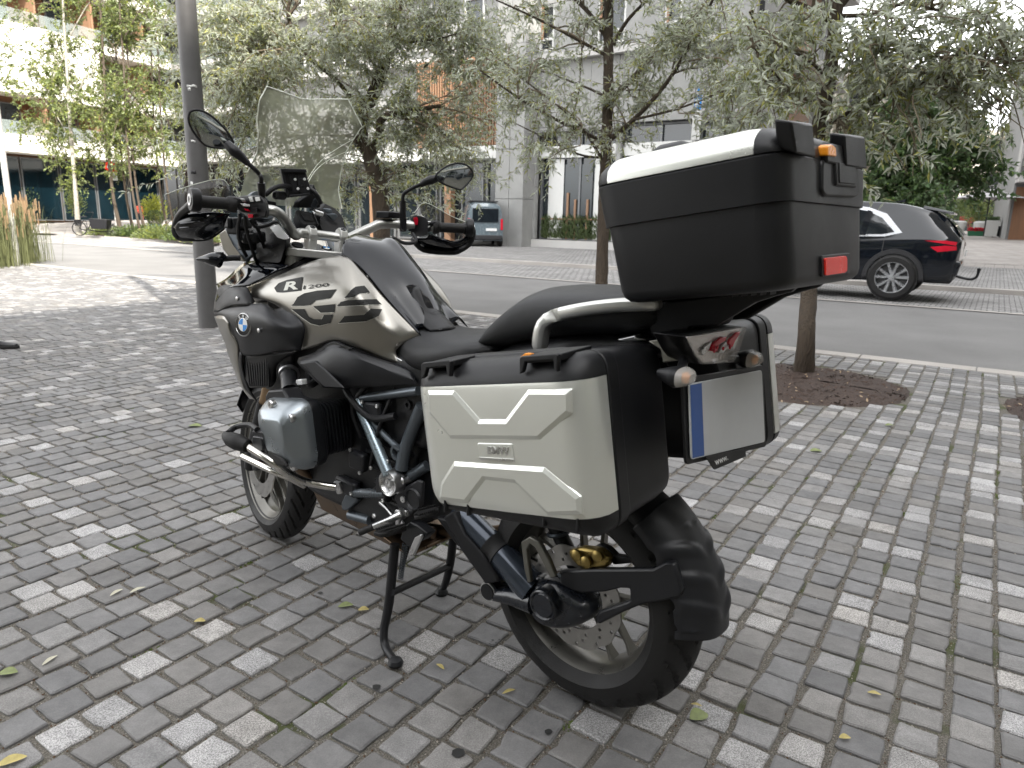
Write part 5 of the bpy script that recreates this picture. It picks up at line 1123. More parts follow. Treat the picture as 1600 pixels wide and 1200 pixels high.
for q in range(2):
    g = MB(); a0 = q * math.pi + .4; g.add([p + V((-.0035 * .35, 0, .0075))] + [p + V((.011 * math.cos(a0 + t), .011 * math.sin(a0 + t), .0075 + .0038 * math.cos(a0 + t))) for t in [k * math.pi / 10 for k in range(6)]], [tuple(range(7))]); g.obj('yoke_emblem_quarter', M['blue'], hb, smooth=0)
# mirrors
def mirror(sy, base, knee, neck, edge, glassedge, back, label=None, nrm=None):
    mr_ = empty('mirror'); mr_.parent = hb
    g = MB(); g.tube(base, [.014, .012, .011][:len(base)] + [.0075] * (len(base) - 3) if len(base) > 3 else .011, 14, 0); g.obj('mirror_foot', M['plastic'], mr_)
    g = MB(); g.tube(knee, .0065, 12, 5); g.obj('mirror_stem', M['plastic'], mr_)
    g = MB(); g.tube(neck, [.008, .013, .016, .012], 12, 3); g.obj('mirror_neck', M['plastic'], mr_)
    E = cr([edge + [edge[0]]] * 2, 5)[0][:-1]; C = sum(E, V()) / len(E)
    a, b_ = E[0] - C, E[len(E) // 3] - C; n_ = a.cross(b_).normalized(); n_ = ((OB - C).normalized() * .5 + V((-1, 0, 0)) * .5).normalized()
    E = [OB + (p - OB) * ((C - OB).dot(n_) / (p - OB).dot(n_)) for p in E]; C = sum(E, V()) / len(E)
    g = MB(); g.tube([p + n_ * .001 for p in E + [E[0]]], .0032, 8, cap=False); g.obj('mirror_rim', M['plastic'], mr_)
    g = MB(); g.loft([[p for p in E], [C + (p - C) * 1.0 - n_ * .010 for p in E], [C + (p - C) * .86 - n_ * .026 for p in E], [C + (p - C) * .5 - n_ * .036 for p in E]]); g.obj('mirror_shell', M['plastic'], mr_, bevel=.001)
    # real mirror glass, tilted and slightly convex as set for the rider
    nn = n_.copy()
    G = [C + (p - C) * .95 + n_ * .0012 for p in E]; cc = sum(G, V()) / len(G); rows = []
    g = MB()
    for k in range(6):
        t = 1 - k / 5; rows.append([cc + (p - cc) * t + n_ * (.0022 * (1 - t * t)) for p in G + [G[0]]])
    g.grid(rows); g.obj('mirror_glass', M['mirror'], mr_, smooth=180, weld=.00001)
mirror(1, [T(7, 1015, 300, .27), T(7, 1015, 200, .275), T(7, 1010, 100, .28)], [T(7, 1010, 100, .28), T(7, 1008, 50, .282), T(7, 985, 10, .285), T(1, 470, 430, .30), T(1, 430, 395, .32)],
       [T(1, 440, 405, .315), T(1, 405, 370, .33), T(1, 375, 345, .345), T(1, 340, 310, .355)],
       [T(1, 160, 190, .405), T(1, 172, 160, .40), T(1, 215, 156, .385), T(1, 262, 178, .37), T(1, 315, 225, .355), T(1, 355, 275, .348), T(1, 368, 310, .348), T(1, 335, 328, .355), T(1, 270, 326, .37), T(1, 232, 312, .38), T(1, 195, 270, .392), T(1, 168, 225, .402)], None, None)
mirror(-1, [T(9, 480, 950, -.265), T(9, 475, 750, -.262), T(9, 475, 590, -.262)], [T(9, 475, 590, -.262), T(9, 478, 530, -.262), T(9, 510, 485, -.268), T(9, 600, 430, -.285), T(9, 700, 385, -.30)],
       [T(9, 690, 400, -.30), T(9, 760, 355, -.315), T(9, 830, 330, -.33), T(9, 900, 310, -.345)],
       [T(9, 885, 280, -.345), T(9, 920, 230, -.352), T(9, 1020, 160, -.372), T(9, 1140, 122, -.395), T(9, 1250, 135, -.418), T(9, 1325, 190, -.435), T(9, 1350, 255, -.44), T(9, 1320, 330, -.435), T(9, 1215, 440, -.41), T(9, 1150, 440, -.398), T(9, 1020, 395, -.372), T(9, 920, 340, -.352)], None, None)
# hand guards
for (sy, ring, arm, shell, screen) in (
    (1, T(7, 335, 270, .455), [T(7, 350, 260, .45), T(7, 300, 330, .445), T(7, 200, 420, .44), T(7, 150, 560, .43), T(7, 190, 640, .41), T(7, 330, 650, .39), T(7, 480, 640, .34), T(7, 620, 545, .29)],
     [[T(7, 190, 440, .435), T(7, 350, 400, .42), T(7, 500, 395, .39), T(7, 690, 405, .33)], [T(7, 150, 520, .44), T(7, 300, 500, .43), T(7, 480, 480, .40), T(7, 660, 450, .335)], [T(7, 145, 590, .43), T(7, 300, 590, .42), T(7, 450, 570, .38), T(7, 640, 510, .325)], [T(7, 190, 650, .41), T(7, 330, 655, .395), T(7, 480, 645, .36), T(7, 620, 550, .31)]],
     [[T(7, 55, 215, .415), T(7, 330, 120, .365), T(7, 600, 62, .31), T(7, 690, 130, .29)], [T(7, 65, 330, .42), T(7, 300, 240, .38), T(7, 560, 170, .33), T(7, 700, 230, .30)], [T(7, 80, 510, .425), T(7, 170, 440, .40), T(7, 400, 330, .36), T(7, 600, 300, .32)]]),
    (-1, T(9, 1320, 930, -.465), [T(9, 1320, 900, -.465), T(9, 1345, 1000, -.48), T(9, 1310, 1120, -.48), T(9, 1200, 1200, -.45), T(1, 1380, 812, -.44), T(1, 1250, 800, -.38), T(1, 1200, 750, -.33)],
     [[T(9, 1330, 1000, -.475), T(9, 1150, 1090, -.43), T(9, 980, 1060, -.39), T(9, 800, 1000, -.34)], [T(9, 1340, 1080, -.48), T(9, 1150, 1160, -.435), T(9, 980, 1120, -.39), T(9, 760, 1060, -.34)], [T(1, 1460, 770, -.475), T(1, 1390, 810, -.45), T(1, 1280, 800, -.40), T(1, 1200, 750, -.33)]],
     [[T(9, 1300, 870, -.49), T(9, 1080, 780, -.44), T(9, 760, 615, -.36), T(9, 620, 740, -.32)], [T(9, 1310, 960, -.49), T(9, 1080, 900, -.44), T(9, 800, 760, -.36), T(9, 660, 820, -.32)], [T(9, 1310, 1040, -.48), T(9, 1120, 1080, -.44), T(9, 960, 930, -.39), T(9, 780, 900, -.33)]])):
    hg = empty('hand_guard'); hg.parent = bike
    g = MB(); g.tube(arm, [.013, .013, .011, .011, .011, .011, .010, .010][:len(arm)], 12, 4); g.obj('guard_frame', M['plastic'], hg)
    R = cr(shell, 4); g = MB(); g.grid(R); g.obj('guard_shell', M['gloss'], hg, solid=.004, recalc=False, smooth=60)
    R = cr(screen, 4); g = MB(); g.grid(R); g.obj('guard_screen', M['smoke'], hg, solid=.0, recalc=False, smooth=60)
    edge = R[0]; g = MB(); g.tube(edge, .0013, 6); g.obj('screen_edge', M['shieldedge'], hg)
    ax = (bar[0] - bar[2]).normalized() if sy > 0 else (bar[-1] - bar[-2]).normalized()
    g = MB(); g.lathe([(.0, -.016), (.030, -.016), (.033, -.010), (.033, .006), (.030, .010), (.0, .010)], ring, ax, 28); g.obj('guard_end', M['plastic'], hg)
    g = MB(); g.lathe([(.0105, .0102), (.0165, .0102), (.0165, .0125), (.0105, .0125)], ring, ax, 28, closed=True); g.obj('guard_bolt_ring', M['bare'], hg)
    g = MB(); g.lathe([(.0, .0102), (.0085, .0102), (.0085, .0115), (.004, .012), (.0, .0105)], ring, ax, 20); g.obj('guard_bolt', M['engine'], hg)
    for k in (.35, .6):
        q = [R2 for R2 in cr(shell, 2)]; r0 = q[int(k * (len(q) - 1))]; g = MB(); g.tube([p + V((0, .004 * sy, 0)) for p in r0[1:-1]], .004, 8, 3); g.obj('guard_rib', M['gloss'], hg)
# ---- cockpit, screen, beak
W1 = [
    [(1, 525, 45, 0.095), (1, 600, 70, 0.030), (1, 690, 102, -0.050), (1, 800, 104, -0.130), (1, 900, 104, -0.200)],
    [(1, 490, 110, 0.120), (1, 590, 150, 0.045), (1, 700, 165, -0.050), (1, 830, 170, -0.140), (1, 965, 230, -0.255)],
    [(1, 478, 200, 0.120), (1, 580, 230, 0.055), (1, 700, 250, -0.040), (1, 800, 270, -0.140), (1, 925, 290, -0.250)],
    [(1, 485, 260, 0.115), (1, 570, 310, 0.060), (1, 680, 340, -0.030), (1, 780, 350, -0.130), (1, 895, 340, -0.235)],
    [(1, 480, 350, 0.105), (1, 560, 390, 0.060), (1, 660, 430, -0.025), (1, 770, 440, -0.130), (1, 870, 430, -0.225)],
    [(1, 420, 470, 0.120), (1, 520, 500, 0.070), (1, 650, 520, -0.020), (1, 760, 540, -0.130), (1, 855, 525, -0.220)],
    [(1, 400, 560, 0.130), (1, 520, 590, 0.070), (1, 650, 600, -0.020), (1, 760, 610, -0.130), (1, 872, 610, -0.225)]]
def back(q, i, j): # lean the screen: it sits ahead of the bars, curved round the middle
    return T(*q)
def lin(rows, m):
    def ln(l): return [l[i].lerp(l[i + 1], k / m) for i in range(len(l) - 1) for k in range(m)] + [l[-1]]
    a = [cr([r, r], m)[0] for r in rows]; b_ = [ln(list(c)) for c in zip(*a)]; return [list(r) for r in zip(*b_)]
Rw = lin([[back(q, i, j) for j, q in enumerate(r)] for i, r in enumerate(W1)], 4)
ws = empty('windscreen'); ws.parent = bike
g = MB(); g.grid(Rw); g.obj('screen_pane', M['shield'], ws, recalc=False, smooth=60)
for e_ in (Rw[0], [r[-1] for r in Rw], [r[0] for r in Rw][:20]): g = MB(); g.tube(e_, .0021, 6); g.obj('pane_edge', M['shieldedge'], ws)
for q in ([(930, 285, -0.238), (830, 345, -0.168), (760, 405, -0.108), (700, 495, -0.038)], [(895, 345, -0.228), (810, 385, -0.158), (745, 440, -0.088), (700, 520, -0.038)], [(690, 215, -0.038), (725, 270, -0.068), (775, 345, -0.118)]):
    g = MB(); g.tube([T(1, a, b_, y) for a, b_, y in q], .0014, 5, 4); g.obj('crease_glint', M['shieldedge'], ws)  # pale tubes stand in for light streaks along the screen's folds
# instrument panel
P3(1, [(440, 510), (470, 485), (520, 530), (640, 620), (700, 640), (760, 640), (790, 590), (830, 595), (890, 700), (900, 720), (760, 725), (640, 700), (480, 620)], .02, .02, m_='plastic', name='cockpit_panel', bevel=.004) if False else None
g = MB(); L = [T(8, 780, 635, -.10), T(8, 900, 690, -.12), T(8, 980, 770, -.13), T(8, 1055, 985, -.13), T(8, 760, 985, -.06), T(8, 720, 900, -.05), T(8, 740, 700, -.06)]; g.prism(L, (.02, .012, 0)); g.obj('cockpit_side', M['plastic'], bike, bevel=.005)
g = MB(); L = [T(8, 570, 560, .0), T(8, 660, 415, -.03), T(8, 740, 620, -.06), T(8, 735, 690, -.06), T(8, 480, 690, .02), T(8, 500, 620, .02)]; g.prism(L, (.02, .01, 0)); g.obj('instrument_hood', M['plastic'], bike, bevel=.004)
g = MB(); L = [T(8, 590, 720, -.01), T(8, 650, 580, -.02), T(8, 700, 600, -.035), T(8, 660, 720, -.03)]; g.prism([p + V((-.004, 0, 0)) for p in L], (-.004, 0, 0)); g.obj('instrument_glass', M['screenglass'], bike, bevel=.001)
g = MB(); g.tube([T(8, 660, 735, -.02), T(8, 750, 765, -.05)], .010, 12); g.obj('screen_adjuster', M['bare'], bike)
g = MB(); L = [T(8, 760, 690, -.065), T(8, 860, 700, -.085), T(8, 880, 760, -.09), T(8, 800, 740, -.07)]; g.prism(L, (.01, 0, 0)); g.obj('cockpit_knob', M['frame'], bike, bevel=.003)
g = MB(); L = [T(8, 800, 760, -.07), T(8, 900, 750, -.09), T(8, 940, 780, -.1), T(8, 890, 840, -.09)]; g.prism(L, (.01, 0, 0)); g.obj('cockpit_knob', M['frame'], bike, bevel=.003)
for (cx, cy, rr) in ((300, 620, .030), (240, 480, .012)):
    pass
g = MB(); L = [T(8, 100, 600, .15), T(8, 230, 620, .12), T(8, 240, 690, .11), T(8, 110, 690, .14)]; g.prism(L, (.02, 0, 0)); g.obj('display_side', M['plastic'], bike, bevel=.003)
g = MB(); c = T(8, 300, 660, .09); g.lathe([(.0, 0), (.05, 0), (.055, -.01), (.055, -.02)], c + V((.12, 0, 0)), (-1, 0, .4), 30); g.obj('speedometer', M['frame'], bike)
g = MB(); L = [T(7, 1090, 540, .17), T(7, 1190, 510, .16), T(7, 1250, 590, .14), T(7, 1285, 660, .13), T(7, 1180, 650, .14)]; g.prism([p + V((.04, 0, 0)) for p in L], (.004, 0, 0)); g.obj('headlamp_back', M['white'], bike, bevel=.004)
# navigation cradle on a curved bar
nav = empty('navigation_mount'); nav.parent = bike
g = MB(); g.tube([T(8, 100, 545, 0.175), T(8, 180, 480, 0.155), T(8, 270, 445, 0.125), T(8, 400, 450, 0.075), T(8, 580, 460, 0.025), T(8, 680, 530, 0.005), T(8, 735, 640, -0.015)], .008, 10, 4); g.obj('mount_bar', M['plastic'], nav)
q = [T(8, 270, 240, 0.110), T(8, 560, 250, 0.035), T(8, 640, 540, 0.015), T(8, 350, 575, 0.090)]
g = MB(); nn = (q[1] - q[0]).cross(q[3] - q[0]).normalized(); nn = nn if nn.x < 0 else -nn; g.loft([[p - nn * .02 for p in q], q]); g.obj('cradle', M['plastic'], nav, bevel=.004)
def onq(s_, t_): return q[0].lerp(q[1], s_).lerp(q[3].lerp(q[2], s_), t_)
for s0, s1, t0, t1, h_ in ((.0, 1, .0, .12, .014), (.0, .10, .1, 1, .010), (.28, .52, .18, .85, .004), (.55, .92, .22, .92, .005), (.12, .9, .92, 1.0, .009), (.66, .78, .35, .65, .008)):
    g = MB(); L = [onq(s0, t0), onq(s1, t0), onq(s1, t1), onq(s0, t1)]; g.prism(L, nn * h_); g.obj('cradle_rib', M['plastic2'], nav, bevel=.001)
for s_, t_ in ((.48, .38), (.85, .38), (.50, .72), (.88, .74)):
    g = MB(); g.lathe([(.0, .004), (.0045, .004), (.0045, .008), (.0, .0085)], onq(s_, t_), nn, 12); g.obj('cradle_screw', M['white'], nav)
g = MB(); g.lathe([(.0, -.03), (.014, -.03), (.014, .008), (.010, .010), (.009, .004), (.0, .004)], T(8, 240, 545, 0.125), (-.3, 1, 0), 20); g.obj('cradle_knob', M['plastic'], nav)
# beak, headlamp body, front side trims
g = MB(); g.loft([section(x, hw, zt, zb) for x, hw, zt, zb in ((1.12, .13, 1.13, .98), (1.25, .13, 1.17, .96), (1.38, .11, 1.16, .95), (1.46, .09, 1.10, .93), (1.50, .06, 1.03, .93))]); g.obj('headlamp_body', M['plastic'], bike)
g = MB(); g.loft([section(x, hw, zt, zb) for x, hw, zt, zb in ((1.30, .10, .96, .93), (1.50, .08, .95, .92), (1.70, .05, .92, .895), (1.76, .02, .90, .89))]); g.obj('beak', M['silver'], bike)
for sy in (1, -1):
    g = MB(); L = [T(7, 640, 550, .20), T(7, 680, 545, .20), T(7, 950, 800, .17), T(7, 880, 860, .18), T(7, 860, 900, .18), T(7, 720, 720, .20)]
    g.prism([V((p.x, p.y * sy, p.z)) for p in L], (0, -.012 * sy, 0)); g.obj('windscreen_bracket', M['frame'], bike, bevel=.004)
    g = MB(); L = [T(7, 580, 600, .19), T(7, 650, 555, .19), T(7, 730, 700, .19), T(7, 850, 890, .17), T(7, 700, 870, .18), T(7, 620, 760, .19)]
    g.prism([V((p.x, p.y * sy, p.z)) for p in L], (0, -.012 * sy, 0)); g.obj('headlamp_trim', M['silver'], bike, bevel=.006)
    r_ = empty('front_indicator'); r_.parent = bike
    pts = [T(7, 360, 862, .285), T(7, 420, 858, .275), T(7, 520, 860, .26), T(7, 600, 870, .245), T(7, 622, 880, .24)]
    g = MB(); g.tube([V((p.x, p.y * sy, p.z)) for p in pts], [.002, .010, .022, .027, .022], 16, 3); g.obj('indicator_shell', M['gloss'], r_)
    pts = [T(7, 580, 862, .245), T(7, 720, 850, .21), T(7, 800, 850, .19)]; g = MB(); g.tube([V((p.x, p.y * sy, p.z)) for p in pts], .010, 10); g.obj('indicator_stalk', M['plastic'], r_)
    pts = [T(7, 550, 790, .26), T(7, 610, 790, .25), T(7, 615, 830, .25), T(7, 550, 830, .26)]; g = MB(); g.prism([V((p.x, p.y * sy, p.z)) for p in pts], (0, -.01, 0)); g.obj('indicator_clip', M['plastic'], r_, bevel=.002)
# chunky switch housings, mirror clamps and the dark inner fairing
def viewprism(k, pts, y, depth, name, m_='plastic', par=None, r=.006, bevel=.004, y2=None):
    L = roundpoly([T(k, a, b_, y if y2 is None else y + (y2 - y) * i / (len(pts) - 1)) for i, (a, b_) in enumerate(pts)], r, 3); o = V((.72, -.69, 0)) * depth
    g = MB(); g.loft([L, [p + o for p in L]]); return g.obj(name, M[m_], par or bike, bevel=bevel)
viewprism(7, [(770, 245), (830, 225), (1000, 228), (1045, 290), (1062, 390), (1050, 445), (960, 452), (900, 470), (800, 400), (765, 330)], .292, .045, 'switch_housing', par=hb)
viewprism(7, [(880, 240), (915, 235), (935, 285), (900, 290)], .300, .01, 'switch_button', 'cast', hb, .001, .001)
viewprism(7, [(945, 245), (985, 240), (1000, 280), (955, 285)], .300, .01, 'switch_button', 'cast', hb, .001, .001)
viewprism(7, [(910, 345), (970, 348), (972, 388), (912, 384)], .300, .01, 'switch_button', 'plastic2', hb, .001, .001)
viewprism(7, [(872, 415), (925, 412), (925, 448), (880, 450)], .302, .01, 'horn_button', 'redlamp', hb, .001, .001)
viewprism(9, [(575, 795), (620, 765), (680, 775), (770, 800), (790, 840), (785, 1015), (700, 1035), (572, 1030)], -.300, .04, 'switch_housing', par=hb)
viewprism(9, [(605, 800), (650, 790), (668, 830), (660, 890), (625, 890)], -.296, .01, 'stop_switch', 'redlamp', hb, .001, .001)
viewprism(9, [(432, 800), (520, 800), (520, 975), (432, 975)], -.262, .03, 'mirror_clamp', par=hb)
for b_ in (828, 942): g = MB(); g.lathe([(.005, 0), (.005, .004), (.0025, .004), (.002, .001)], T(9, 476, b_, -.2605), (-.7, .7, 0), 12); g.obj('bolt', M['bare'], hb)
viewprism(7, [(640, 530), (760, 470), (900, 470), (1080, 530), (1180, 560), (1260, 640), (1240, 760), (1200, 900), (980, 890), (860, 760), (740, 640)], .150, .08, 'inner_fairing', 'engine', r=.012)
viewprism(7, [(1092, 545), (1180, 512), (1235, 580), (1290, 655), (1240, 668), (1170, 645)], .165, .008, 'headlamp_back', 'white', r=.006)
viewprism(7, [(960, 745), (1010, 715), (1120, 720), (1130, 750)], .155, .006, 'inner_panel_edge', 'plastic2', r=.002, bevel=.001)
# cables and dark fill under the handlebar
g = MB(); g.hex([V(p) for p in ((1.0, -.11, .92), (1.28, -.13, .95), (1.28, .13, .95), (1.0, .11, .92), (1.08, -.10, 1.10), (1.26, -.12, 1.13), (1.26, .12, 1.13), (1.08, .10, 1.10))]); g.obj('steering_head', M['engine'], bike, bevel=.01)
for pts in ([T(7, 900, 460, .26), T(7, 960, 540, .24), T(7, 1080, 520, .2), T(7, 1160, 490, .17), T(7, 1200, 560, .12)], [T(7, 850, 430, .28), T(7, 860, 560, .27), T(7, 900, 700, .22), T(7, 950, 860, .16), T(7, 1000, 930, .13)], [T(7, 800, 420, .29), T(7, 780, 560, .27), T(7, 800, 700, .24), T(7, 860, 830, .20)],
            [T(9, 600, 1000, -.27), T(9, 640, 1100, -.25), T(9, 500, 1120, -.2), T(9, 350, 1050, -.14)], [T(7, 940, 480, .25), T(7, 1000, 620, .2), T(7, 1050, 760, .14), T(7, 1150, 860, .10)]):
    g = MB(); g.tube(pts, .006, 8, 5); g.obj('cable', M['plastic'], hb)
g = MB(); g.box(V((.98, .0, 1.10)) , (.10, .12, .05)); g.obj('ignition_block', M['plastic'], hb, bevel=.01)
for k, (a, b_) in enumerate(((700, 500), (760, 560), (820, 500), (850, 620), (900, 650), (870, 720), (960, 640))):
    g = MB(); g.box(T(7, a, b_, .25 - .01 * k), (.05, .04, .035), rz=.3 * k); g.obj('wiring_connector', M['engine'], hb, bevel=.006)
# ------------------------------------------------------------------ buildings
M['concrete'] = mat('board_concrete', (.27, .27, .262), .85, var=.16, nscale=1.4, bump=.3, bscale=30)
M['concrete2'] = mat('pale_concrete', (.44, .43, .415), .8, var=.08, nscale=2)
M['joints'] = mat('dark_recess', (.05, .05, .05), .9)
M['whitewall'] = mat('white_render', (.66, .635, .575), .8, var=.04, nscale=1)
M['cream'] = mat('cream_render', (.62, .58, .50), .8, var=.06, nscale=1)
M['wood'] = mat('orange_wood', (.27, .155, .09), .6, var=.25, nscale=2, stretch=(8, 8, .6))
M['darkwood'] = mat('brown_wood_wall', (.20, .095, .045), .6, var=.25, nscale=2, stretch=(8, 8, .6))
M['glass'] = mat('window_glass', (.018, .024, .028), .05, spec=.8, var=.3, nscale=.6, rvar=0)
M['glassblue'] = mat('blue_window_glass', (.004, .012, .017), .06, spec=.8, var=.4, nscale=.7, rvar=0)
M['fwhite'] = mat('white_frame', (.60, .60, .58), .5, var=.03)
M['fgrey'] = mat('grey_frame', (.16, .165, .17), .4, metal=.3, var=.05)
M['rail'] = M['fgrey']
def sb(g, s0, s1, n0, n1, z0, z1, mi=0): g.box(((s0 + s1) / 2, (n0 + n1) / 2, (z0 + z1) / 2), (abs(s1 - s0), abs(n1 - n0), abs(z1 - z0)), mi=mi); return g
def cells(s0, s1, z0, z1, holes, sx, sz):
    S = sorted({s0, s1, *[h[0] for h in holes], *[h[1] for h in holes]}); Z = sorted({z0, z1, *[h[2] for h in holes], *[h[3] for h in holes]})
    def refine(A, mx):
        o = []
        for a, b_ in zip(A, A[1:]):
            k = max(1, round((b_ - a) / mx)); o += [a + (b_ - a) * i / k for i in range(k)]
        return o + [A[-1]]
    S, Z = refine(S, sx), refine(Z, sz); out = []
    for a, b_ in zip(S, S[1:]):
        for c, d in zip(Z, Z[1:]):
            if any(h[0] - .01 < (a + b_) / 2 < h[1] + .01 and h[2] - .01 < (c + d) / 2 < h[3] + .01 for h in holes): continue
            if b_ - a > .05 and d - c > .05: out.append((a, b_, c, d))
    return out
def window(par, s0, s1, n, z0, z1, frame='fwhite', pane='glass', depth=.25, mull=(), tr=(), fw=.07):
    g = MB(); sb(g, s0, s0 + fw, n + depth - .06, n + depth + .06, z0, z1); sb(g, s1 - fw, s1, n + depth - .06, n + depth + .06, z0, z1)
    sb(g, s0 + fw, s1 - fw, n + depth - .055, n + depth + .055, z0, z0 + fw); sb(g, s0 + fw, s1 - fw, n + depth - .055, n + depth + .055, z1 - fw, z1)
    for m_ in mull: sb(g, m_ - fw / 2, m_ + fw / 2, n + depth - .05, n + depth + .05, z0 + fw, z1 - fw)
    for t_ in tr: sb(g, s0 + fw, s1 - fw, n + depth - .045, n + depth + .045, t_ - fw / 2, t_ + fw / 2)
    o = g.obj('window', M[frame], par, smooth=0)
    g = MB(); sb(g, s0 + .02, s1 - .02, n + depth + .065, n + depth + .08, z0 + .02, z1 - .02); g.obj('pane', M[pane], o, smooth=0); return o
NF = 30.0
def fs(u, v=300): return atn(u, v, NF).dot(D)
def fz(u, v): return atn(u, v, NF).z
gb_ = street(empty('office_building', (0, 0, 0), 0, 'grey board marked concrete building across the street behind the trees', 'building'))
sR = fs(1158); sL = fs(800); sP0, sP1 = fs(791), fs(834)
zled = fz(900, 92)
holes = []
for (u0, u1, v0, v1) in ((835, 857, 8, 86), (921, 963, -60, 78), (1020, 1046, -60, 62)):
    holes.append([fs(u0), fs(u1), fz((u0 + u1) / 2, v1), fz((u0 + u1) / 2, v0)])
shop = [[fs(837), fs(958), .42, fz(890, 205)], [fs(966), fs(1075), .42, fz(1040, 188)], [fs(1082), fs(1150), .42, fz(1100, 190)]]
for h in holes: h[2] = max(h[2], zled + .5)
up = [h for h in holes]
for dz_ in (4.2, 8.4):
    up += [[h[0], h[1], h[2] + dz_ + (h is holes[0]) * 0, h[2] + dz_ + 2.6] for h in holes]
for h in up[:3]: h[3] = min(h[3], h[2] + 3.2)
for a, b_, c, d in cells(sL, sR, .42, zled - .02, shop, 1.6, 2.2) + cells(sL, sR, zled + .30, zled + 14, up, 2.4, 4.2):
    g = MB(); pr = rng.random() * .02; sb(g, a + .012, b_ - .012, NF + .02 - pr, NF + .25, c + .012, d - .012); g.obj('wall_panel', M['concrete'], gb_, smooth=0)
g = MB(); sb(g, sL, sR, NF + .9, NF + 12, 0, zled + 14); g.obj('wall', M['joints'], gb_, smooth=0)
for s0, s1 in ((sL, sL + .02), ): pass
g = MB(); sb(g, sL - .1, sR + .1, NF - .35, NF + .9, zled - .01, zled + .29); g.obj('ledge', M['concrete2'], gb_, smooth=0)
g = MB(); sb(g, sL, sR, NF - .12, NF + .9, 0.0, .40); g.obj('plinth', M['concrete2'], gb_, smooth=0)
for h in up: window(gb_, h[0], h[1], NF, h[2], h[3], 'fwhite', 'glass', .12, fw=.10, tr=[h[2] + .5])
for h in up[:3]:
    g = MB(); sb(g, h[0] + .105, h[0] + .2, NF + .02, NF + .1, h[2] + .5, h[3]); g.obj('window_reveal', M['wood'], gb_, smooth=0)
zl0, zl1 = fz(890, 245), fz(890, 226)
PLQ = []
for i, h in enumerate(shop):
    w_ = h[1] - h[0]; window(gb_, h[0], h[1], NF, h[2], h[3], 'fgrey', 'glass', .5, mull=[h[0] + w_ * .52], tr=[], fw=.09)
    g = MB(); sb(g, h[0], h[1], NF + .30, NF + .42, zl0, zl1); g.obj('lintel_band', M['fwhite'], gb_, smooth=0)
    for k in (.10, .70):
        g = MB(); g.lathe([(.42, 0), (.42, zl0 - .5)], (h[0] + w_ * k + .45, NF + .0 + .55, .45), (0, 0, 1), 20); 
        g.v = [Vector((p.x, NF + .45 + (p.y - NF - .55) * .12, p.z)) for p in g.v]; g.obj('interior_column', M['fwhite'], gb_)
    g = MB(); sb(g, h[0] + w_ * .25, h[0] + w_ * .68, NF + .50, NF + .54, .5, zl0 - .3); g.obj('interior_screen', M['glassblue'], gb_, smooth=0)
    # furniture-like timber frame behind the glass and leaves imitating greenery reflected in it
    for q in (.36, .46, .62): g = MB(); sb(g, h[0] + w_ * q, h[0] + w_ * q + .1, NF + .42, NF + .49, .45, 2.3 + .3 * (q == .36)); g.obj('timber_post', M['wood'], gb_, smooth=0)
    g = MB(); sb(g, h[0] + .1, h[1] - .1, NF + .40, NF + .44, 1.36, 1.42); g.obj('timber_rail', M['wood'], gb_, smooth=0)
    R_ = np.random.default_rng(60 + i); n_ = 1500; Pq = np.stack([R_.uniform(h[0] + .15, h[1] - .15, n_), R_.uniform(NF + .35, NF + .44, n_), .45 + R_.random(n_) ** 1.5 * .95], 1); PLQ.append((Pq, i))
# projecting stone pier
g0 = []
for a, b_, c, d in cells(sP0, sP1, 0, zled + 3, [], .75, 2.1):
    g = MB(); pr = .03 * rng.random(); off = .55 * ((a > sP0 + .1)); sb(g, a + .012, b_ - .012, NF - .95 - pr, NF + .0, c + .012 + 0, d - .012); g.obj('pier_block', M['concrete'], gb_, smooth=0)
# receding side of the office building with slab line and timber panel
SR_ = sR
def sv(u, v): p = ats(u, v, SR_); return p.dot(N), p.z
n0_, n1_ = NF + .9, NF + 14
for a, b_, c, d in cells(n0_, n1_, 0, zled + 14, [], 2.6, 3.4):
    g = MB(); sb(g, SR_ - .2, SR_ + rng.random() * .02, a + .012, b_ - .012, c + .012, d - .012); g.obj('wall_panel', M['concrete'], gb_, smooth=0)
for z in (zled, zled + 4.2):
    g = MB(); sb(g, SR_ + .02, SR_ + 1.3, n0_ + 3, n1_ - 1, z - .15, z + .12); g.obj('balcony_slab', M['concrete2'], gb_, smooth=0)
    g = MB(); sb(g, SR_ + .025, SR_ + .12, n0_ + 5, n0_ + 9, z - 3.4, z - .3); g.obj('timber_panel', M['wood'], gb_, smooth=0)
    for k in range(14): g = MB(); sb(g, SR_ + 1.24, SR_ + 1.27, n0_ + 3.2 + k * .65, n0_ + 3.23 + k * .65, z + .12, z + 1.2); g.obj('baluster', M['fgrey'], gb_, smooth=0)
    g = MB(); sb(g, SR_ + 1.22, SR_ + 1.29, n0_ + 3, n1_ - 1, z + 1.2, z + 1.25); g.obj('hand_rail', M['fgrey'], gb_, smooth=0)

# timber-slatted wing left of the pier
sw = street(empty('slatted_building', (0, 0, 0), 0, 'building wing screened by orange timber slats over a glazed ground floor', 'building'))
sA, sB = fs(380), sP0 - .02
zS0 = fz(780, 228)
g = MB(); sb(g, sA, sB, NF + 1.2, NF + 10, 0, 22); g.obj('wall', M['concrete'], sw, smooth=0)
b = MB(); s = fs(650)
while s < sB - .1: sb(b, s, s + .075, NF + .20, NF + .34, zS0 + .1, zS0 + 4.3); s += .165
o = b.obj('timber_slats', M['wood'], sw, smooth=0); o['kind'] = 'stuff'
g = MB(); sb(g, fs(645), sB, NF + .36, NF + 1.2, zS0 + .1, zS0 + 4.3); g.obj('slat_backing', M['darkwood'], sw, smooth=0)
g = MB(); sb(g, sA, sB, NF + .10, NF + 1.15, zS0 - .55, zS0 + .06); g.obj('canopy_edge', M['fwhite'], sw, smooth=0)
s = sA
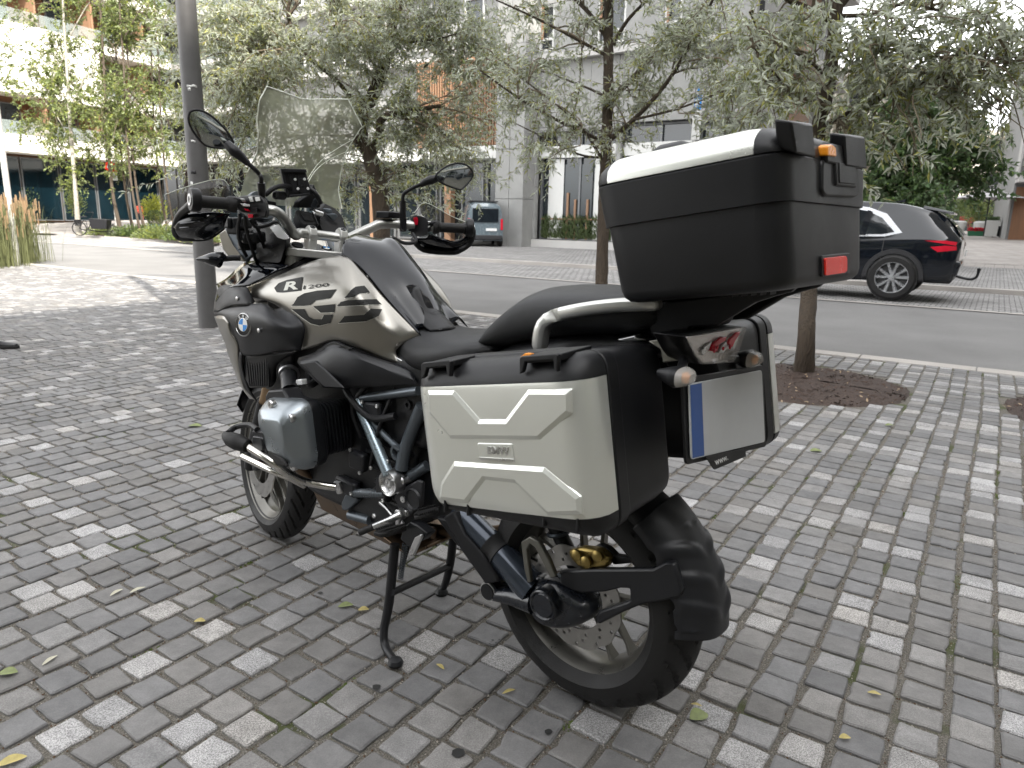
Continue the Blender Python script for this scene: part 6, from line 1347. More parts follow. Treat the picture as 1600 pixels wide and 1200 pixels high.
while s < sB - 1.5:
    window(sw, s + .1, min(s + 3.0, sB - .05), NF, .15, zS0 - .6, 'fgrey', 'glass', 1.0, mull=[s + 1.6], fw=.08); s += 3.1
for u in (566, 684, 776): s = fs(u); g = MB(); sb(g, s, s + .42, NF + .55, NF + .93, .05, zS0 - .57); g.obj('timber_column', M['wood'], sw, smooth=0)
for z in (zS0 + 4.6, zS0 + 8):
    s = sA
    while s < sB - 2: window(sw, s + .6, s + 1.8, NF + 1.0, z + .5, z + 2.6, 'fwhite', 'glass', .13); s += 3.3
for z in (zS0 + 4.35, zS0 + 7.8): g = MB(); sb(g, sA, sB, NF + .7, NF + 1.19, z, z + .25); g.obj('floor_band', M['concrete2'], sw, smooth=0)

# generic balcony block: local x along the facade, y inwards
def balcony_block(name, P0, ang, L_, floors, label, fh=3.25, z0=4.5, band=1.0, wall='whitewall', recess='darkwood', fin='wood', gf='glassblue', solid=(), depth=1.8, railbars=False, base=0.0, t0=0.0):
    b_ = empty(name, P0, ang, label, 'building')
    def bx_(nm, x0, x1, y0, y1, za, zb_, m_, par=b_): g = MB(); sb(g, x0, x1, y0, y1, za, zb_); return g.obj(nm, M[m_], par, smooth=0)
    top = z0 + fh * floors
    bx_('wall', t0, L_, depth, 12, base, top, recess)
    x = t0
    while x < L_ - .5:
        x1 = min(x + 2.4, L_); w_ = bx_('window', x + .05, x1 - .05, depth - .25, depth - .12, base + .1, z0 - .15, 'fgrey'); bx_('pane', x + .12, x1 - .12, depth - .27, depth - .255, base + .18, z0 - .25, gf, w_); x += 2.4
    for f in range(floors + 1):
        z = z0 + f * fh; hb_ = band if f == 0 else band * .62
        bx_('fascia', t0, L_, -.02, .28, z, z + hb_, wall); bx_('balcony_slab', t0, L_, .28, depth - .01, z, z + .25, wall)
        if f == floors: break
        zr = z + hb_
        x = t0
        while x < L_ - .5:
            x1 = min(x + 3.6, L_)
            if any(abs(x - q) < .1 and f == ff for q, ff in solid): bx_('wall_pier', x, x1, 0, depth - .02, zr, z + fh - .01, wall)
            else:
                if railbars:
                    k = x
                    while k < x1 - .05: bx_('baluster', k, k + .025, .04, .065, zr, zr + .85, 'fgrey'); k += .3
                    bx_('hand_rail', x, x1, .02, .08, zr + .85, zr + .9, 'fgrey')
                else: bx_('glass_railing', x + .02, x1 - .02, .05, .065, zr, zr + .75, 'railglass')
                w_ = bx_('window', x + 1.5, x + 2.9, depth - .16, depth - .04, z + .25, z + fh - .35, 'fgrey'); bx_('pane', x + 1.57, x + 2.83, depth - .18, depth - .165, z + .32, z + fh - .42, 'glass', w_)
                bx_('timber_fin', x - .06, x + .06, .32, depth - .1, z + .26, z + fh - .01, fin)
            x += 3.6
    bx_('roof', t0 - .2, L_ + .2, -.1, 12, top + band * .62 + .01, top + band * .62 + .3, wall)
    return b_
M['railglass'] = glassmat('railing_glass', (.35, .40, .38), .30, .05)
dW = Vector((.418, .909, 0)).normalized(); P0 = atd(0, 333, 41); P0.z = 0
balcony_block('apartment_building', P0 - dW * 14.4, math.atan2(dW.y, dW.x), 27, 4, 'white apartment building on the left with wood lined balconies behind birch trees', solid=((14.4 + .0, 1), (18.0, 1)), base=.5)
# a pale glazed block closing the left gap
q0 = atd(225, 333, 58); q0.z = 0
balcony_block('glazed_building', q0, SA + .05, 15, 5, 'pale glazed building in the gap left of the lamp post', wall='concrete2', recess='glass', fin='fgrey', z0=5, band=.8, railbars=False, base=.5)
q1 = atd(1215, 362, 62); q1.z = 0
balcony_block('cream_building', q1, SA + .45, 14, 3, 'cream apartment building beyond the dark green tree', wall='cream', recess='cream', fin='cream', gf='glass', z0=4.2, fh=3.1, band=.55, railbars=True, base=.8)
q2 = atd(1556, 362, 44); q2.z = 0
balcony_block('stone_building', q2, math.atan2(N.y, N.x) + .12 - math.pi * 0, 26, 5, 'grey stone apartment building at the right edge of the square', wall='concrete2', recess='concrete', fin='concrete2', gf='darkwood', z0=4.2, fh=3.1, band=.5, railbars=True, base=.6) if False else None
q2 = atd(1578, 362, 46); q2.z = 0
balcony_block('stone_building', q2, SA + .10, 16, 4, 'grey stone apartment building at the right edge of the square', wall='concrete2', recess='concrete', fin='concrete2', gf='darkwood', z0=4.4, fh=3.1, band=.5, railbars=True, base=.6)
q3 = atd(1330, 362, 80); q3.z = 0
balcony_block('distant_building', q3, SA + .2, 40, 2, 'low pale building closing the square behind the parasol', wall='cream', recess='concrete2', fin='cream', gf='glass', z0=4.6, fh=3.1, band=.5, railbars=True, base=1)
# unseen buildings: office block for the mirrors, the other two added to cast shade
bk = SN(-9.3, -13, 0)
balcony_block('office_block', SN(20, -17, 0), SA + math.pi, 36, 4, 'concrete office block behind the viewer, seen only in mirrors', wall='concrete2', recess='concrete', fin='fgrey', gf='glass', z0=4.4, fh=3.3, band=.7)
balcony_block('shade_building', SN(23, -6.3, 0), math.atan2(-N.y, -N.x), 27, 10, 'long pale building added out of view to shade the motorcycle', wall='cream', recess='concrete2', fin='fgrey', gf='glass', z0=4.4, fh=3.2, band=.7)
balcony_block('shade_tower', SN(23, 66, 0), math.atan2(-N.y, -N.x), 72, 16, 'tall pale tower added out of view to shade the road', wall='cream', recess='concrete2', fin='fgrey', gf='glass', z0=4.4, fh=3.2, band=.7)

# raised squares beyond the street
def poly(name, pts, m_, kind='structure'):
    g = MB(); g.add(pts, [tuple(range(len(pts)))]); return tag(g.obj(name, m_, smooth=0), kind=kind)
R0 = [SN(-9.2, 33, .06), SN(40, 33, .06), SN(60, 75, 1.25), SN(-9.2, 75, 1.25)]
poly('square_slope', R0, M['farpave']); poly('square_far', [SN(-9.2, 75, 1.25), SN(60, 75, 1.25), SN(90, 190, 1.3), SN(-9.2, 190, 1.3)], M['farpave'])
poly('left_slope', [atd(-500, 360, 40) * 1, atd(330, 360, 36), atd(330, 350, 60), atd(-500, 350, 60)], M['farpave']) if False else None
def atz(u, d, z): p = atd(u, 300, d); return Vector((p.x, p.y, z))
poly('left_slope', [atz(-400, 37, .062), atz(300, 37, .062), atz(300, 50, .70), atz(-400, 50, .70)], M['farpave'])
poly('left_terrace', [atz(-400, 50, .70), atz(300, 50, .70), atz(300, 75, .75), atz(-400, 75, .75)], M['farpave'])
# ------------------------------------------------------------------ trees
def leafmat(name, top, under, trans=.35):
    mt = bpy.data.materials.new(name); mt.use_nodes = True; t = mt.node_tree; L = t.links.new; b = t.nodes['Principled BSDF']; out = t.nodes['Material Output']
    at = t.nodes.new('ShaderNodeAttribute'); at.attribute_name = 'tone'; sp = t.nodes.new('ShaderNodeSeparateColor'); L(at.outputs['Color'], sp.inputs[0])
    ge = t.nodes.new('ShaderNodeNewGeometry')
    a = t.nodes.new('ShaderNodeMix'); a.data_type = 'RGBA'; L(sp.outputs['Green'], a.inputs[0]); a.inputs[6].default_value = (*top, 1); a.inputs[7].default_value = (top[0] * 1.9, top[1] * 1.55, top[2] * .9, 1)
    u = t.nodes.new('ShaderNodeMix'); u.data_type = 'RGBA'; L(ge.outputs['Backfacing'], u.inputs[0]); L(a.outputs[2], u.inputs[6]); u.inputs[7].default_value = (*under, 1)
    m_ = t.nodes.new('ShaderNodeMix'); m_.data_type = 'RGBA'; m_.blend_type = 'MULTIPLY'; m_.inputs[0].default_value = 1; L(u.outputs[2], m_.inputs[6]); L(sp.outputs['Red'], m_.inputs[7]); L(m_.outputs[2], b.inputs['Base Color'])
    b.inputs['Roughness'].default_value = .42; b.inputs['Specular IOR Level'].default_value = .45
    tr = t.nodes.new('ShaderNodeBsdfTranslucent'); L(m_.outputs[2], tr.inputs[0]); mx = t.nodes.new('ShaderNodeMixShader'); mx.inputs[0].default_value = trans; L(b.outputs[0], mx.inputs[1]); L(tr.outputs[0], mx.inputs[2]); L(mx.outputs[0], out.inputs[0]); return mt
M['willow'] = leafmat('silvery_willow_leaf', (.25, .29, .13), (.60, .63, .54), .55)
M['birch'] = leafmat('light_green_leaf', (.13, .17, .045), (.20, .24, .10), .45)
M['darkleaf'] = leafmat('dark_green_leaf', (.055, .105, .035), (.10, .15, .07), .3)
M['shrub'] = leafmat('shrub_leaf', (.07, .11, .03), (.12, .16, .07), .3)
M['yellowleaf'] = leafmat('yellow_green_leaf', (.30, .34, .04), (.35, .38, .10), .45)
M['bark2'] = mat('tree_bark', (.070, .052, .036), .9, var=.45, nscale=9, bump=1.0, bscale=14, stretch=(6, 6, .8))
M['bark2'].node_tree.nodes['Bump'].inputs['Distance'].default_value = .03
M['barkb'] = mat('pale_birch_bark', (.26, .24, .20), .85, var=.4, nscale=12, bump=.5, bscale=30)
M['twig'] = mat('twig_bark', (.16, .13, .09), .85, var=.3, nscale=20)
def leaves(P, Dv, ln, wd, rs, m_, name, par, fold=.25, droop=.3):
    """P,Dv: N x 3 base points and directions"""
    n = len(P); r = np.random.default_rng(rs)
    Dv = Dv + r.normal(0, .25, (n, 3)); Dv[:, 2] -= droop * r.random(n); Dv /= np.linalg.norm(Dv, axis=1)[:, None]
    X = np.cross(Dv, r.normal(0, 1, (n, 3)) * [1, 1, 1] + [0, 0, 1.2]); X /= np.linalg.norm(X, axis=1)[:, None]; Nn = np.cross(X, Dv)
    l = ln * (.6 + .7 * r.random(n))[:, None]; w_ = wd * (.7 + .5 * r.random(n))[:, None]; bend = (r.random(n) * .25)[:, None]
    a = P; t = P + Dv * l - Nn * l * bend; mid = P + Dv * l * .45 + Nn * l * .06
    b1 = mid + X * w_ / 2 + Nn * w_ * fold; b2 = mid - X * w_ / 2 + Nn * w_ * fold
    Vv = np.stack([a, b1, t, b2], 1).reshape(-1, 3); k = np.arange(n)[:, None] * 4; Fc = np.concatenate([k + [0, 1, 2], k + [0, 2, 3]], 1).reshape(-1, 3)
    me = bpy.data.meshes.new(name); me.vertices.add(len(Vv)); me.vertices.foreach_set('co', Vv.astype(np.float32).ravel())
    me.loops.add(len(Fc) * 3); me.loops.foreach_set('vertex_index', Fc.astype(np.int32).ravel()); me.polygons.add(len(Fc)); me.polygons.foreach_set('loop_start', np.arange(len(Fc), dtype=np.int32) * 3)
    me.update(); me.validate()
    tone_ = np.stack([.7 + .6 * r.random(n), r.random(n) ** 2.2, r.random(n), np.ones(n)], 1).astype(np.float32); at = me.attributes.new('tone', 'FLOAT_COLOR', 'FACE'); at.data.foreach_set('color', np.repeat(tone_, 2, 0).ravel())
    me.materials.append(m_); o = bpy.data.objects.new(name, me); COL.objects.link(o); o.parent = par; return o
for Pq, i in PLQ:
    o = leaves(Pq, np.random.default_rng(i).normal(0, .3, Pq.shape) + [0, 0, 1], .30, .03, 200 + i, M['shrub'], 'reflected_plants', gb_); o['kind'] = 'stuff'  # leaf strip stands in for greenery mirrored in the shop glass
def tree(name, label, base, limbs, blobs, m_leaf, ln, wd, seed, bark='bark2', cat='tree', group=None, twl=.38, per=16, nbr=9, drp=.15, twr=.0026, dens=1.0):
    """limbs: list of (points, r0, r1) in world space, first is the trunk; blobs: (centre, (rx,ry,rz), number of twigs)"""
    r = random.Random(seed); R = np.random.default_rng(seed); root = empty(name, base, 0, label, cat, group); B0 = Vector(base); nodes = []
    for i, (pts, r0, r1) in enumerate(limbs):
        n = len(pts); rr = [r0 + (r1 - r0) * k / (n - 1) for k in range(n)]
        if i == 0: rr[0] = r0 * 1.35
        pts = [Vector(p) - B0 for p in pts]
        g = MB(); g.tube(pts, rr, 14 if i == 0 else 8, 6 if i == 0 else 5); nodes += [g.v[k * (14 if i == 0 else 8)] for k in range(2, len(g.v) // (14 if i == 0 else 8))] if True else []
        if i == 0:
            for v in g.v: v += Vector((r.gauss(0, 1), r.gauss(0, 1), 0)) * r0 * .05
        g.obj('trunk' if i == 0 else 'branch', M[bark], root, smooth=70)
    nodes = [q for q in nodes if q.z > min(q.z for q in nodes) + 1.2] or nodes
    tw, LP, LD = MB(), [], []; br = MB()
    for c, rad, nt_ in blobs:
        nt_ = int(nt_ * dens)
        c = Vector(c) - B0; starts = []
        near_ = sorted(nodes, key=lambda q: (q - c).length)[:14]
        for k in range(nbr):
            for _ in range(30):
                e = Vector((r.uniform(-1, 1), r.uniform(-1, 1), r.uniform(-1, 1)))
                if e.length <= 1: break
            e = c + Vector((e.x * rad[0], e.y * rad[1], e.z * rad[2])); q = r.choice(near_)
            mid = q.lerp(e, .5) + Vector((r.gauss(0, .08), r.gauss(0, .08), .10 * (e - q).length + r.gauss(0, .05))); P_ = [q, mid, e]
            br.tube([q, q.lerp(mid, .5) + Vector((0, 0, .02)), mid, mid.lerp(e, .5) + Vector((0, 0, .03)), e], [.011, .009, .007, .005, .003], 5, 2, cap=False)
            for t in range(10):
                u = .25 + .75 * t / 9; starts.append((q * (1 - u) ** 2 + mid * 2 * u * (1 - u) + e * u * u, (e - mid).normalized()))
        for k in range(nt_):
            s_, dr = r.choice(starts)
            if r.random() < .35: s_ = c + Vector((r.gauss(0, .5) * rad[0], r.gauss(0, .5) * rad[1], r.gauss(0, .5) * rad[2]))
            d_ = (dr * .5 + Vector((r.gauss(0, .7), r.gauss(0, .7), r.gauss(0, .45)))).normalized(); l = twl * r.uniform(.5, 1.3)
            p0, p1, p2 = s_, s_ + d_ * l * .5, s_ + d_ * l * .9 + Vector((0, 0, -drp * l))
            tw.tube([p0, p1, p2], [twr, twr * .7, twr * .4], 3, 0, cap=False)
            for j in range(per):
                u = (j + .5) / per; p = p0.lerp(p1, u * 2) if u < .5 else p1.lerp(p2, u * 2 - 1); dd = (p2 - p0).normalized(); sd = dd.cross(Vector((r.gauss(0, 1), r.gauss(0, 1), r.gauss(0, 1)))).normalized()
                LP.append(tuple(p)); LD.append(tuple(dd * .65 + sd * .75))
    if br.v: br.obj('small_branches', M['twig'], root, smooth=60, kind='stuff', recalc=False)
    if tw.v: tw.obj('twigs', M['twig'], root, smooth=0, kind='stuff', recalc=False)
    o = leaves(np.array(LP), np.array(LD), ln, wd, seed, M[m_leaf], 'crown', root, droop=drp); o['kind'] = 'stuff'; return root
def dp(k, a, b, d): o = ZM[k] if k in ZM else k; return atd(o[0] + o[2] * a, o[1] + o[2] * b, d)
ZM['A'] = (700, 0, .25); ZM['B'] = (400, 0, .25); ZM['C'] = (1100, 0, .3125)
def lim(k, pts, r0, r1, dd=0.0):
    n = len(pts); return ([dp(k, p[0], p[1], p[2] if len(p) > 2 else 0) for p in pts], r0, r1)
def L2(k, pts, d0, d1, r0, r1): n = len(pts); return ([dp(k, a, b_, d0 + (d1 - d0) * i / (n - 1)) for i, (a, b_) in enumerate(pts)], r0, r1)
def bl(u, v, d, ru, rv, n, rd=.6): return (atd(u, v, d), (ru * d / F_PX, rd, rv * d / F_PX), n)
# middle tree
dc = 7.9; base = SN(-3.5, 6.2, 0); tb = atd(936, 540, dc)
c_l = [([Vector((tb.x, tb.y, -.02)), atd(940, 440, dc), atd(943, 330, dc), dp('A', 985, 1000, dc), dp('A', 1000, 600, dc), dp('A', 1003, 200, dc), dp('A', 1000, -100, dc), dp('A', 980, -700, dc)], .074, .045),
       L2('A', [(985, 890), (700, 760), (440, 610), (200, 440)], dc, dc - .6, .021, .008), L2('A', [(985, 605), (860, 545), (600, 450), (430, 430)], dc, dc + .7, .016, .006), L2('A', [(990, 348), (720, 200), (500, 90), (300, 0)], dc, dc - .5, .020, .007),
       L2('A', [(1015, 870), (1200, 710), (1400, 470), (1600, 110), (1700, -100)], dc, dc - .9, .030, .010), L2('A', [(1025, 615), (1180, 460), (1300, 300), (1420, 190), (1600, 20)], dc, dc + .5, .034, .010), L2('A', [(1150, 750), (1400, 690), (1600, 620), (1750, 560)], dc - .2, dc - .9, .015, .006),
       L2('A', [(990, 230), (880, 80), (780, -20), (700, -150)], dc, dc + .3, .030, .012), L2('A', [(975, 1020), (880, 860), (780, 740), (450, 480)], dc, dc - .4, .018, .006), L2('A', [(965, 985), (820, 965), (600, 860), (380, 750)], dc, dc + .4, .015, .005), L2('A', [(1030, 280), (1120, 130), (1240, 0), (1350, -150)], dc, dc - .4, .024, .010),
       L2('A', [(780, 730), (820, 560), (830, 400), (860, 150)], dc - .2, dc, .009, .004), L2('A', [(1170, 700), (1280, 480), (1290, 380)], dc, dc, .010, .005)]
c_b = [bl(1090, 50, 7.3, 75, 60, 180), bl(1150, 150, 7.0, 45, 60, 120), bl(1010, 120, 7.8, 60, 110, 90), bl(860, 200, 7.6, 80, 60, 80), bl(905, 60, 7.9, 80, 70, 40), bl(800, 120, 7.6, 60, 110, 110), bl(1000, -60, 7.8, 160, 80, 220), bl(960, 190, 7.9, 50, 60, 50), bl(830, -60, 7.8, 90, 80, 120)]
tree('willow_leaved_tree', 'slender tree with bare spreading branches, its trunk just left of the top case', base if False else (tb.x, tb.y, 0), c_l, c_b, 'willow', .075, .016, 11, group='silver leaved trees along the kerb')
# left tree, forked trunk
dl = 9.2; tb = atd(596, 500, dl)
l_l = [([Vector((tb.x, tb.y, -.02)), atd(597, 430, dl), dp('B', 780, 1250, dl), dp('B', 745, 1100, dl), dp('B', 710, 960, dl), dp('B', 655, 870, dl), dp('B', 668, 710, dl), dp('B', 735, 590, dl), dp('B', 790, 430, dl), dp('B', 840, 280, dl), dp('B', 855, 130, dl), dp('B', 890, 0, dl), dp('B', 930, -250, dl)], .125, .05),
       L2('B', [(715, 970), (770, 850), (785, 745), (880, 710), (975, 690), (1150, 660)], dl, dl - .5, .07, .02), L2('B', [(775, 450), (715, 375), (650, 325), (500, 260)], dl, dl - .5, .022, .008), L2('B', [(690, 640), (620, 560), (480, 480)], dl, dl + .5, .02, .008), L2('B', [(840, 320), (930, 270), (1100, 250), (1300, 200)], dl, dl - .5, .02, .007),
       L2('B', [(860, 120), (700, 100), (560, 130), (400, 200)], dl, dl - .6, .022, .008), L2('B', [(1050, 420), (1210, 300), (1350, 180)], dl, dl, .012, .006), L2('B', [(0, 380), (80, 330), (180, 280)], dl - .5, dl - .5, .012, .008), L2('B', [(850, 140), (900, 60), (930, -60)], dl, dl + .2, .04, .02), L2('B', [(200, 100), (260, 20), (300, -60)], dl - .5, dl - .5, .02, .02), L2('B', [(665, 700), (500, 500), (300, 330), (200, 90), (260, -100)], dl, dl - .6, .03, .02)]
l_b = [bl(340, 60, 8.6, 70, 90, 300), bl(430, 90, 8.7, 80, 90, 340), bl(540, 60, 8.8, 90, 90, 330), bl(650, 60, 9.0, 90, 80, 330), bl(740, 80, 9.0, 70, 80, 250), bl(360, 190, 8.6, 75, 80, 230), bl(460, 200, 8.9, 80, 80, 200), bl(640, 200, 8.9, 80, 70, 220), bl(720, 240, 8.8, 50, 70, 150), bl(660, 300, 8.9, 60, 35, 80), bl(500, 290, 9.1, 60, 60, 80), bl(400, -70, 8.8, 150, 60, 220), bl(650, -70, 8.9, 150, 60, 220), bl(760, 170, 8.7, 40, 60, 60), bl(300, 130, 8.8, 40, 90, 100), bl(330, 300, 8.8, 50, 40, 60), bl(560, 180, 9.0, 60, 60, 100)]
tree('willow_leaved_tree', 'broad silver leaved tree with a forked leaning trunk behind the windscreen', (tb.x, tb.y, 0), l_l, l_b, 'willow', .078, .017, 12, group='silver leaved trees along the kerb', per=16, dens=.92)
# right tree
dr_ = 6.35; p_ = gr(1256, 583)
r_l = [([Vector((p_.x, p_.y, -.02)), atd(1260, 520, p_.y - .02), atd(1265, 440, 6.4), atd(1272, 300, 6.4), atd(1280, 200, 6.35), dp('C', 610, 480, 6.3), dp('C', 645, 250, 6.3), dp('C', 660, 60, 6.2), dp('C', 690, -200, 6.1)], .072, .055),
       L2('C', [(655, 130), (560, 60), (420, 0), (300, -80)], 6.3, 6.0, .03, .02), L2('C', [(600, 640), (800, 520), (950, 460), (1130, 400), (1400, 330), (1600, 300)], 6.3, 5.6, .020, .008), L2('C', [(640, 600), (760, 540), (900, 480)], 6.3, 6.6, .014, .008), L2('C', [(650, 260), (800, 240), (1000, 250), (1200, 290)], 6.3, 5.6, .012, .006), L2('C', [(660, 80), (860, 70), (1000, 20), (1200, 60)], 6.2, 5.7, .022, .010),
       L2('C', [(640, 420), (520, 300), (300, 180), (230, 60)], 6.3, 5.9, .016, .007), L2('C', [(630, 520), (450, 480), (380, 400), (250, 240)], 6.3, 6.0, .013, .006), L2('C', [(660, 60), (760, -60), (900, -200)], 6.2, 6.0, .03, .02)]
r_b = [bl(1190, 60, 6.0, 50, 70, 120, .5), bl(1180, 180, 6.1, 50, 50, 70, .5), bl(1260, 40, 5.9, 60, 50, 100, .5), bl(1240, 130, 6.0, 60, 60, 120, .5), bl(1350, 60, 5.9, 60, 60, 150, .5), bl(1440, 50, 5.8, 60, 60, 130, .5), bl(1540, 40, 5.7, 70, 60, 150, .5), bl(1370, 130, 5.9, 60, 50, 140, .5), bl(1470, 130, 5.8, 70, 50, 140, .5), bl(1570, 120, 5.7, 50, 50, 120, .5), bl(1330, 200, 6.0, 50, 50, 70, .5), bl(1400, 240, 6.0, 50, 50, 45, .5), bl(1560, 190, 5.8, 50, 50, 50, .5), bl(1330, 260, 6.1, 35, 30, 30, .5), bl(1300, -60, 6.0, 120, 50, 60, .5), bl(1520, -60, 5.8, 120, 50, 60, .5), bl(1480, 180, 5.9, 50, 35, 40, .5), bl(1620, 120, 5.8, 60, 90, 80, .5)]
tree('willow_leaved_tree', 'tree standing in the mulched pit on the right, its trunk below the top case', (p_.x, p_.y, 0), r_l, r_b, 'willow', .088, .020, 13, group='silver leaved trees along the kerb', per=15, twl=.30, dens=.42)
# dense dark tree behind the parked car
dt = 24; tb = atz(1430, dt, 0)
tree('maple_tree', 'dense dark green tree behind the parked black car', tb, [([tb, tb + Vector((0, 0, 2.0)), tb + Vector((.1, 0, 4.6)), tb + Vector((0, .1, 6.5))], .15, .05)],
     [bl(1370, 290, dt, 50, 40, 190, 1.2), bl(1440, 295, dt - 1, 60, 40, 200, 1.2), bl(1510, 275, dt, 45, 40, 150, 1.2), bl(1400, 230, dt, 60, 45, 190, 1.2), bl(1470, 220, dt - .5, 60, 50, 200, 1.2), bl(1360, 220, dt, 40, 40, 100, 1.2), bl(1430, 160, dt, 60, 45, 170, 1.2), bl(1520, 230, dt, 30, 40, 80, 1)], 'darkleaf', .19, .13, 14, per=13, twl=.6, twr=.006, drp=.2)
# birches beyond the road on the left
BT = [(118, 'barkb', .11, 366), (176, 'bark2', .085, 352), (196, 'bark2', .06, 354), (207, 'bark2', .055, 355), (214, 'bark2', .06, 352), (251, 'bark2', .06, 356), (262, 'bark2', .05, 354)]
for i, (u, bk_, r0, vb) in enumerate(BT):
    d_ = 35 + (i % 3) * .8; tb = atz(u + (8 if i else -2), d_, .05); q = lambda du, v: atd(u + du, v, d_)
    top = q(-22 if i < 3 else -10, -60); lean = [(0, 300), (-8 if i == 0 else -10, 200), (-14, 100), (-20, 0)]
    limbs = [([tb] + [q(a, v) for a, v in lean] + [top], r0, .03)]
    for k in range(4):
        v0 = 220 - 55 * k; limbs.append(([q(lean[1][0], v0), q(lean[1][0] + (22 if k % 2 else -22), v0 - 40), q(lean[1][0] + (38 if k % 2 else -40), v0 - 60)], .03, .012))
    w_ = [(-20, 130), (-5, 60), (-30, 200), (10, 170), (-10, 10), (5, 240)]
    bb = [bl(u + a - 4, v, d_ + rng.normal(0, .5), 34, 38, 62 if i in (0, 1) else 40, 1.1) for a, v in w_]
    if i == 0: bb += [bl(20, 90, d_, 40, 30, 60, 1), bl(75, 120, d_, 40, 60, 120, 1), bl(60, 190, d_, 30, 30, 50, 1), bl(95, 260, d_, 28, 40, 70, 1), bl(5, 15, d_, 26, 20, 40, 1), bl(25, 140, d_, 26, 20, 40, 1)]
    labs = ['pale barked tree leftmost of the group across the road', 'leaning dark trunked young tree right of the pale barked tree', 'thin young tree just right of the leaning trunk across the road', 'thinnest middle stem of the close trio of young trees across the road', 'right stem of the close trio of young trees across the road', 'young tree left of the glazed building, second from the lamp post', 'young tree nearest the lamp post across the road']
    tree('young_tree', labs[i], tb, limbs, bb, 'birch', .15, .085, 30 + i, bark=bk_, group='young trees in the bed across the road', per=12, twl=.7, twr=.006, nbr=5, drp=.2)
# trees behind the viewer, seen in the mirrors
for i, (s_, n_) in enumerate(((-6.5, -5.0), (-1.0, -6.5), (4.0, -5.5))):
    tb = SN(s_, n_, 0); tree('street_tree', ['street tree behind the viewer, left of three', 'street tree behind the viewer, between the other two', 'street tree behind the viewer, right of three'][i], tb, [([tb, tb + Vector((.05, 0, 2.2)), tb + Vector((0, .1, 4.5)), tb + Vector((0, 0, 6))], .09, .04)],
     [(tb + Vector((x, y, z)), (1.3, 1.3, .9), 130) for x, y, z in ((0, 0, 5.8), (.9, .5, 4.6), (-.9, .3, 4.5), (0, -.9, 4.8), (.4, .9, 3.9), (-.5, -.6, 3.7))], 'willow', .14, .04, 50 + i, group='street trees behind the viewer', per=12, twl=.5)

tb = BO + BX * -5.2 + BY * 1.5; tb.z = 0
tree('street_tree', 'low leafy tree just behind the viewer, reflected in the left mirror', tb, [([tb, tb + Vector((.03, 0, 1.2)), tb + Vector((0, .05, 2.4)), tb + Vector((0, 0, 3.4))], .07, .03)], [(tb + Vector((x, y, z)), (.8, .8, .7), 150) for x, y, z in ((0, 0, 2.9), (.5, .4, 2.2), (-.5, .2, 2.1), (0, -.5, 2.2), (.2, .2, 1.5), (-.3, -.3, 1.5))], 'willow', .09, .025, 60, group='street trees behind the viewer', per=12, twl=.4)
# ------------------------------------------------------------------ street furniture, vehicles, people
M['pole'] = mat('painted_steel_pole', (.095, .092, .092), .5, var=.12, nscale=14, bump=.1, bscale=60)
M['polelight'] = mat('galvanised_pole', (.42, .41, .39), .5, var=.1, nscale=10)
M['carpaint'] = mat('black_car_paint', (.006, .008, .012), .06, coat=.5, spec=.35, rvar=.02, var=.05)
M['carplastic'] = mat('car_cladding', (.018, .018, .02), .6)
M['carglass'] = mat('car_window', (.012, .016, .02), .04, spec=.9, rvar=0)
M['carrim'] = mat('car_wheel_alloy', (.55, .56, .58), .3, metal=.85)
M['vanpaint'] = mat('pale_blue_grey_paint', (.13, .165, .185), .25, coat=.6)
M['redplastic'] = mat('red_orange_plastic', (.42, .060, .035), .5)
M['green'] = mat('green_planter', (.010, .10, .045), .5)
M['redflower'] = mat('red_flowers', (.55, .01, .03), .7, var=.3, nscale=60)
M['canvas'] = mat('parasol_canvas', (.42, .41, .42), .8)
M['skin'] = mat('skin', (.45, .27, .20), .5, var=.06); M['denim'] = mat('dark_trousers', (.02, .022, .03), .8, bump=.4, bscale=200); M['shirt'] = mat('pale_blue_shirt', (.42, .46, .56), .8); M['jacket'] = mat('dark_jacket', (.03, .03, .035), .7); M['hair'] = mat('brown_hair', (.045, .028, .018), .6, bump=.5, bscale=120); M['shoe'] = mat('dark_leather_shoe', (.018, .018, .02), .35, coat=.2)
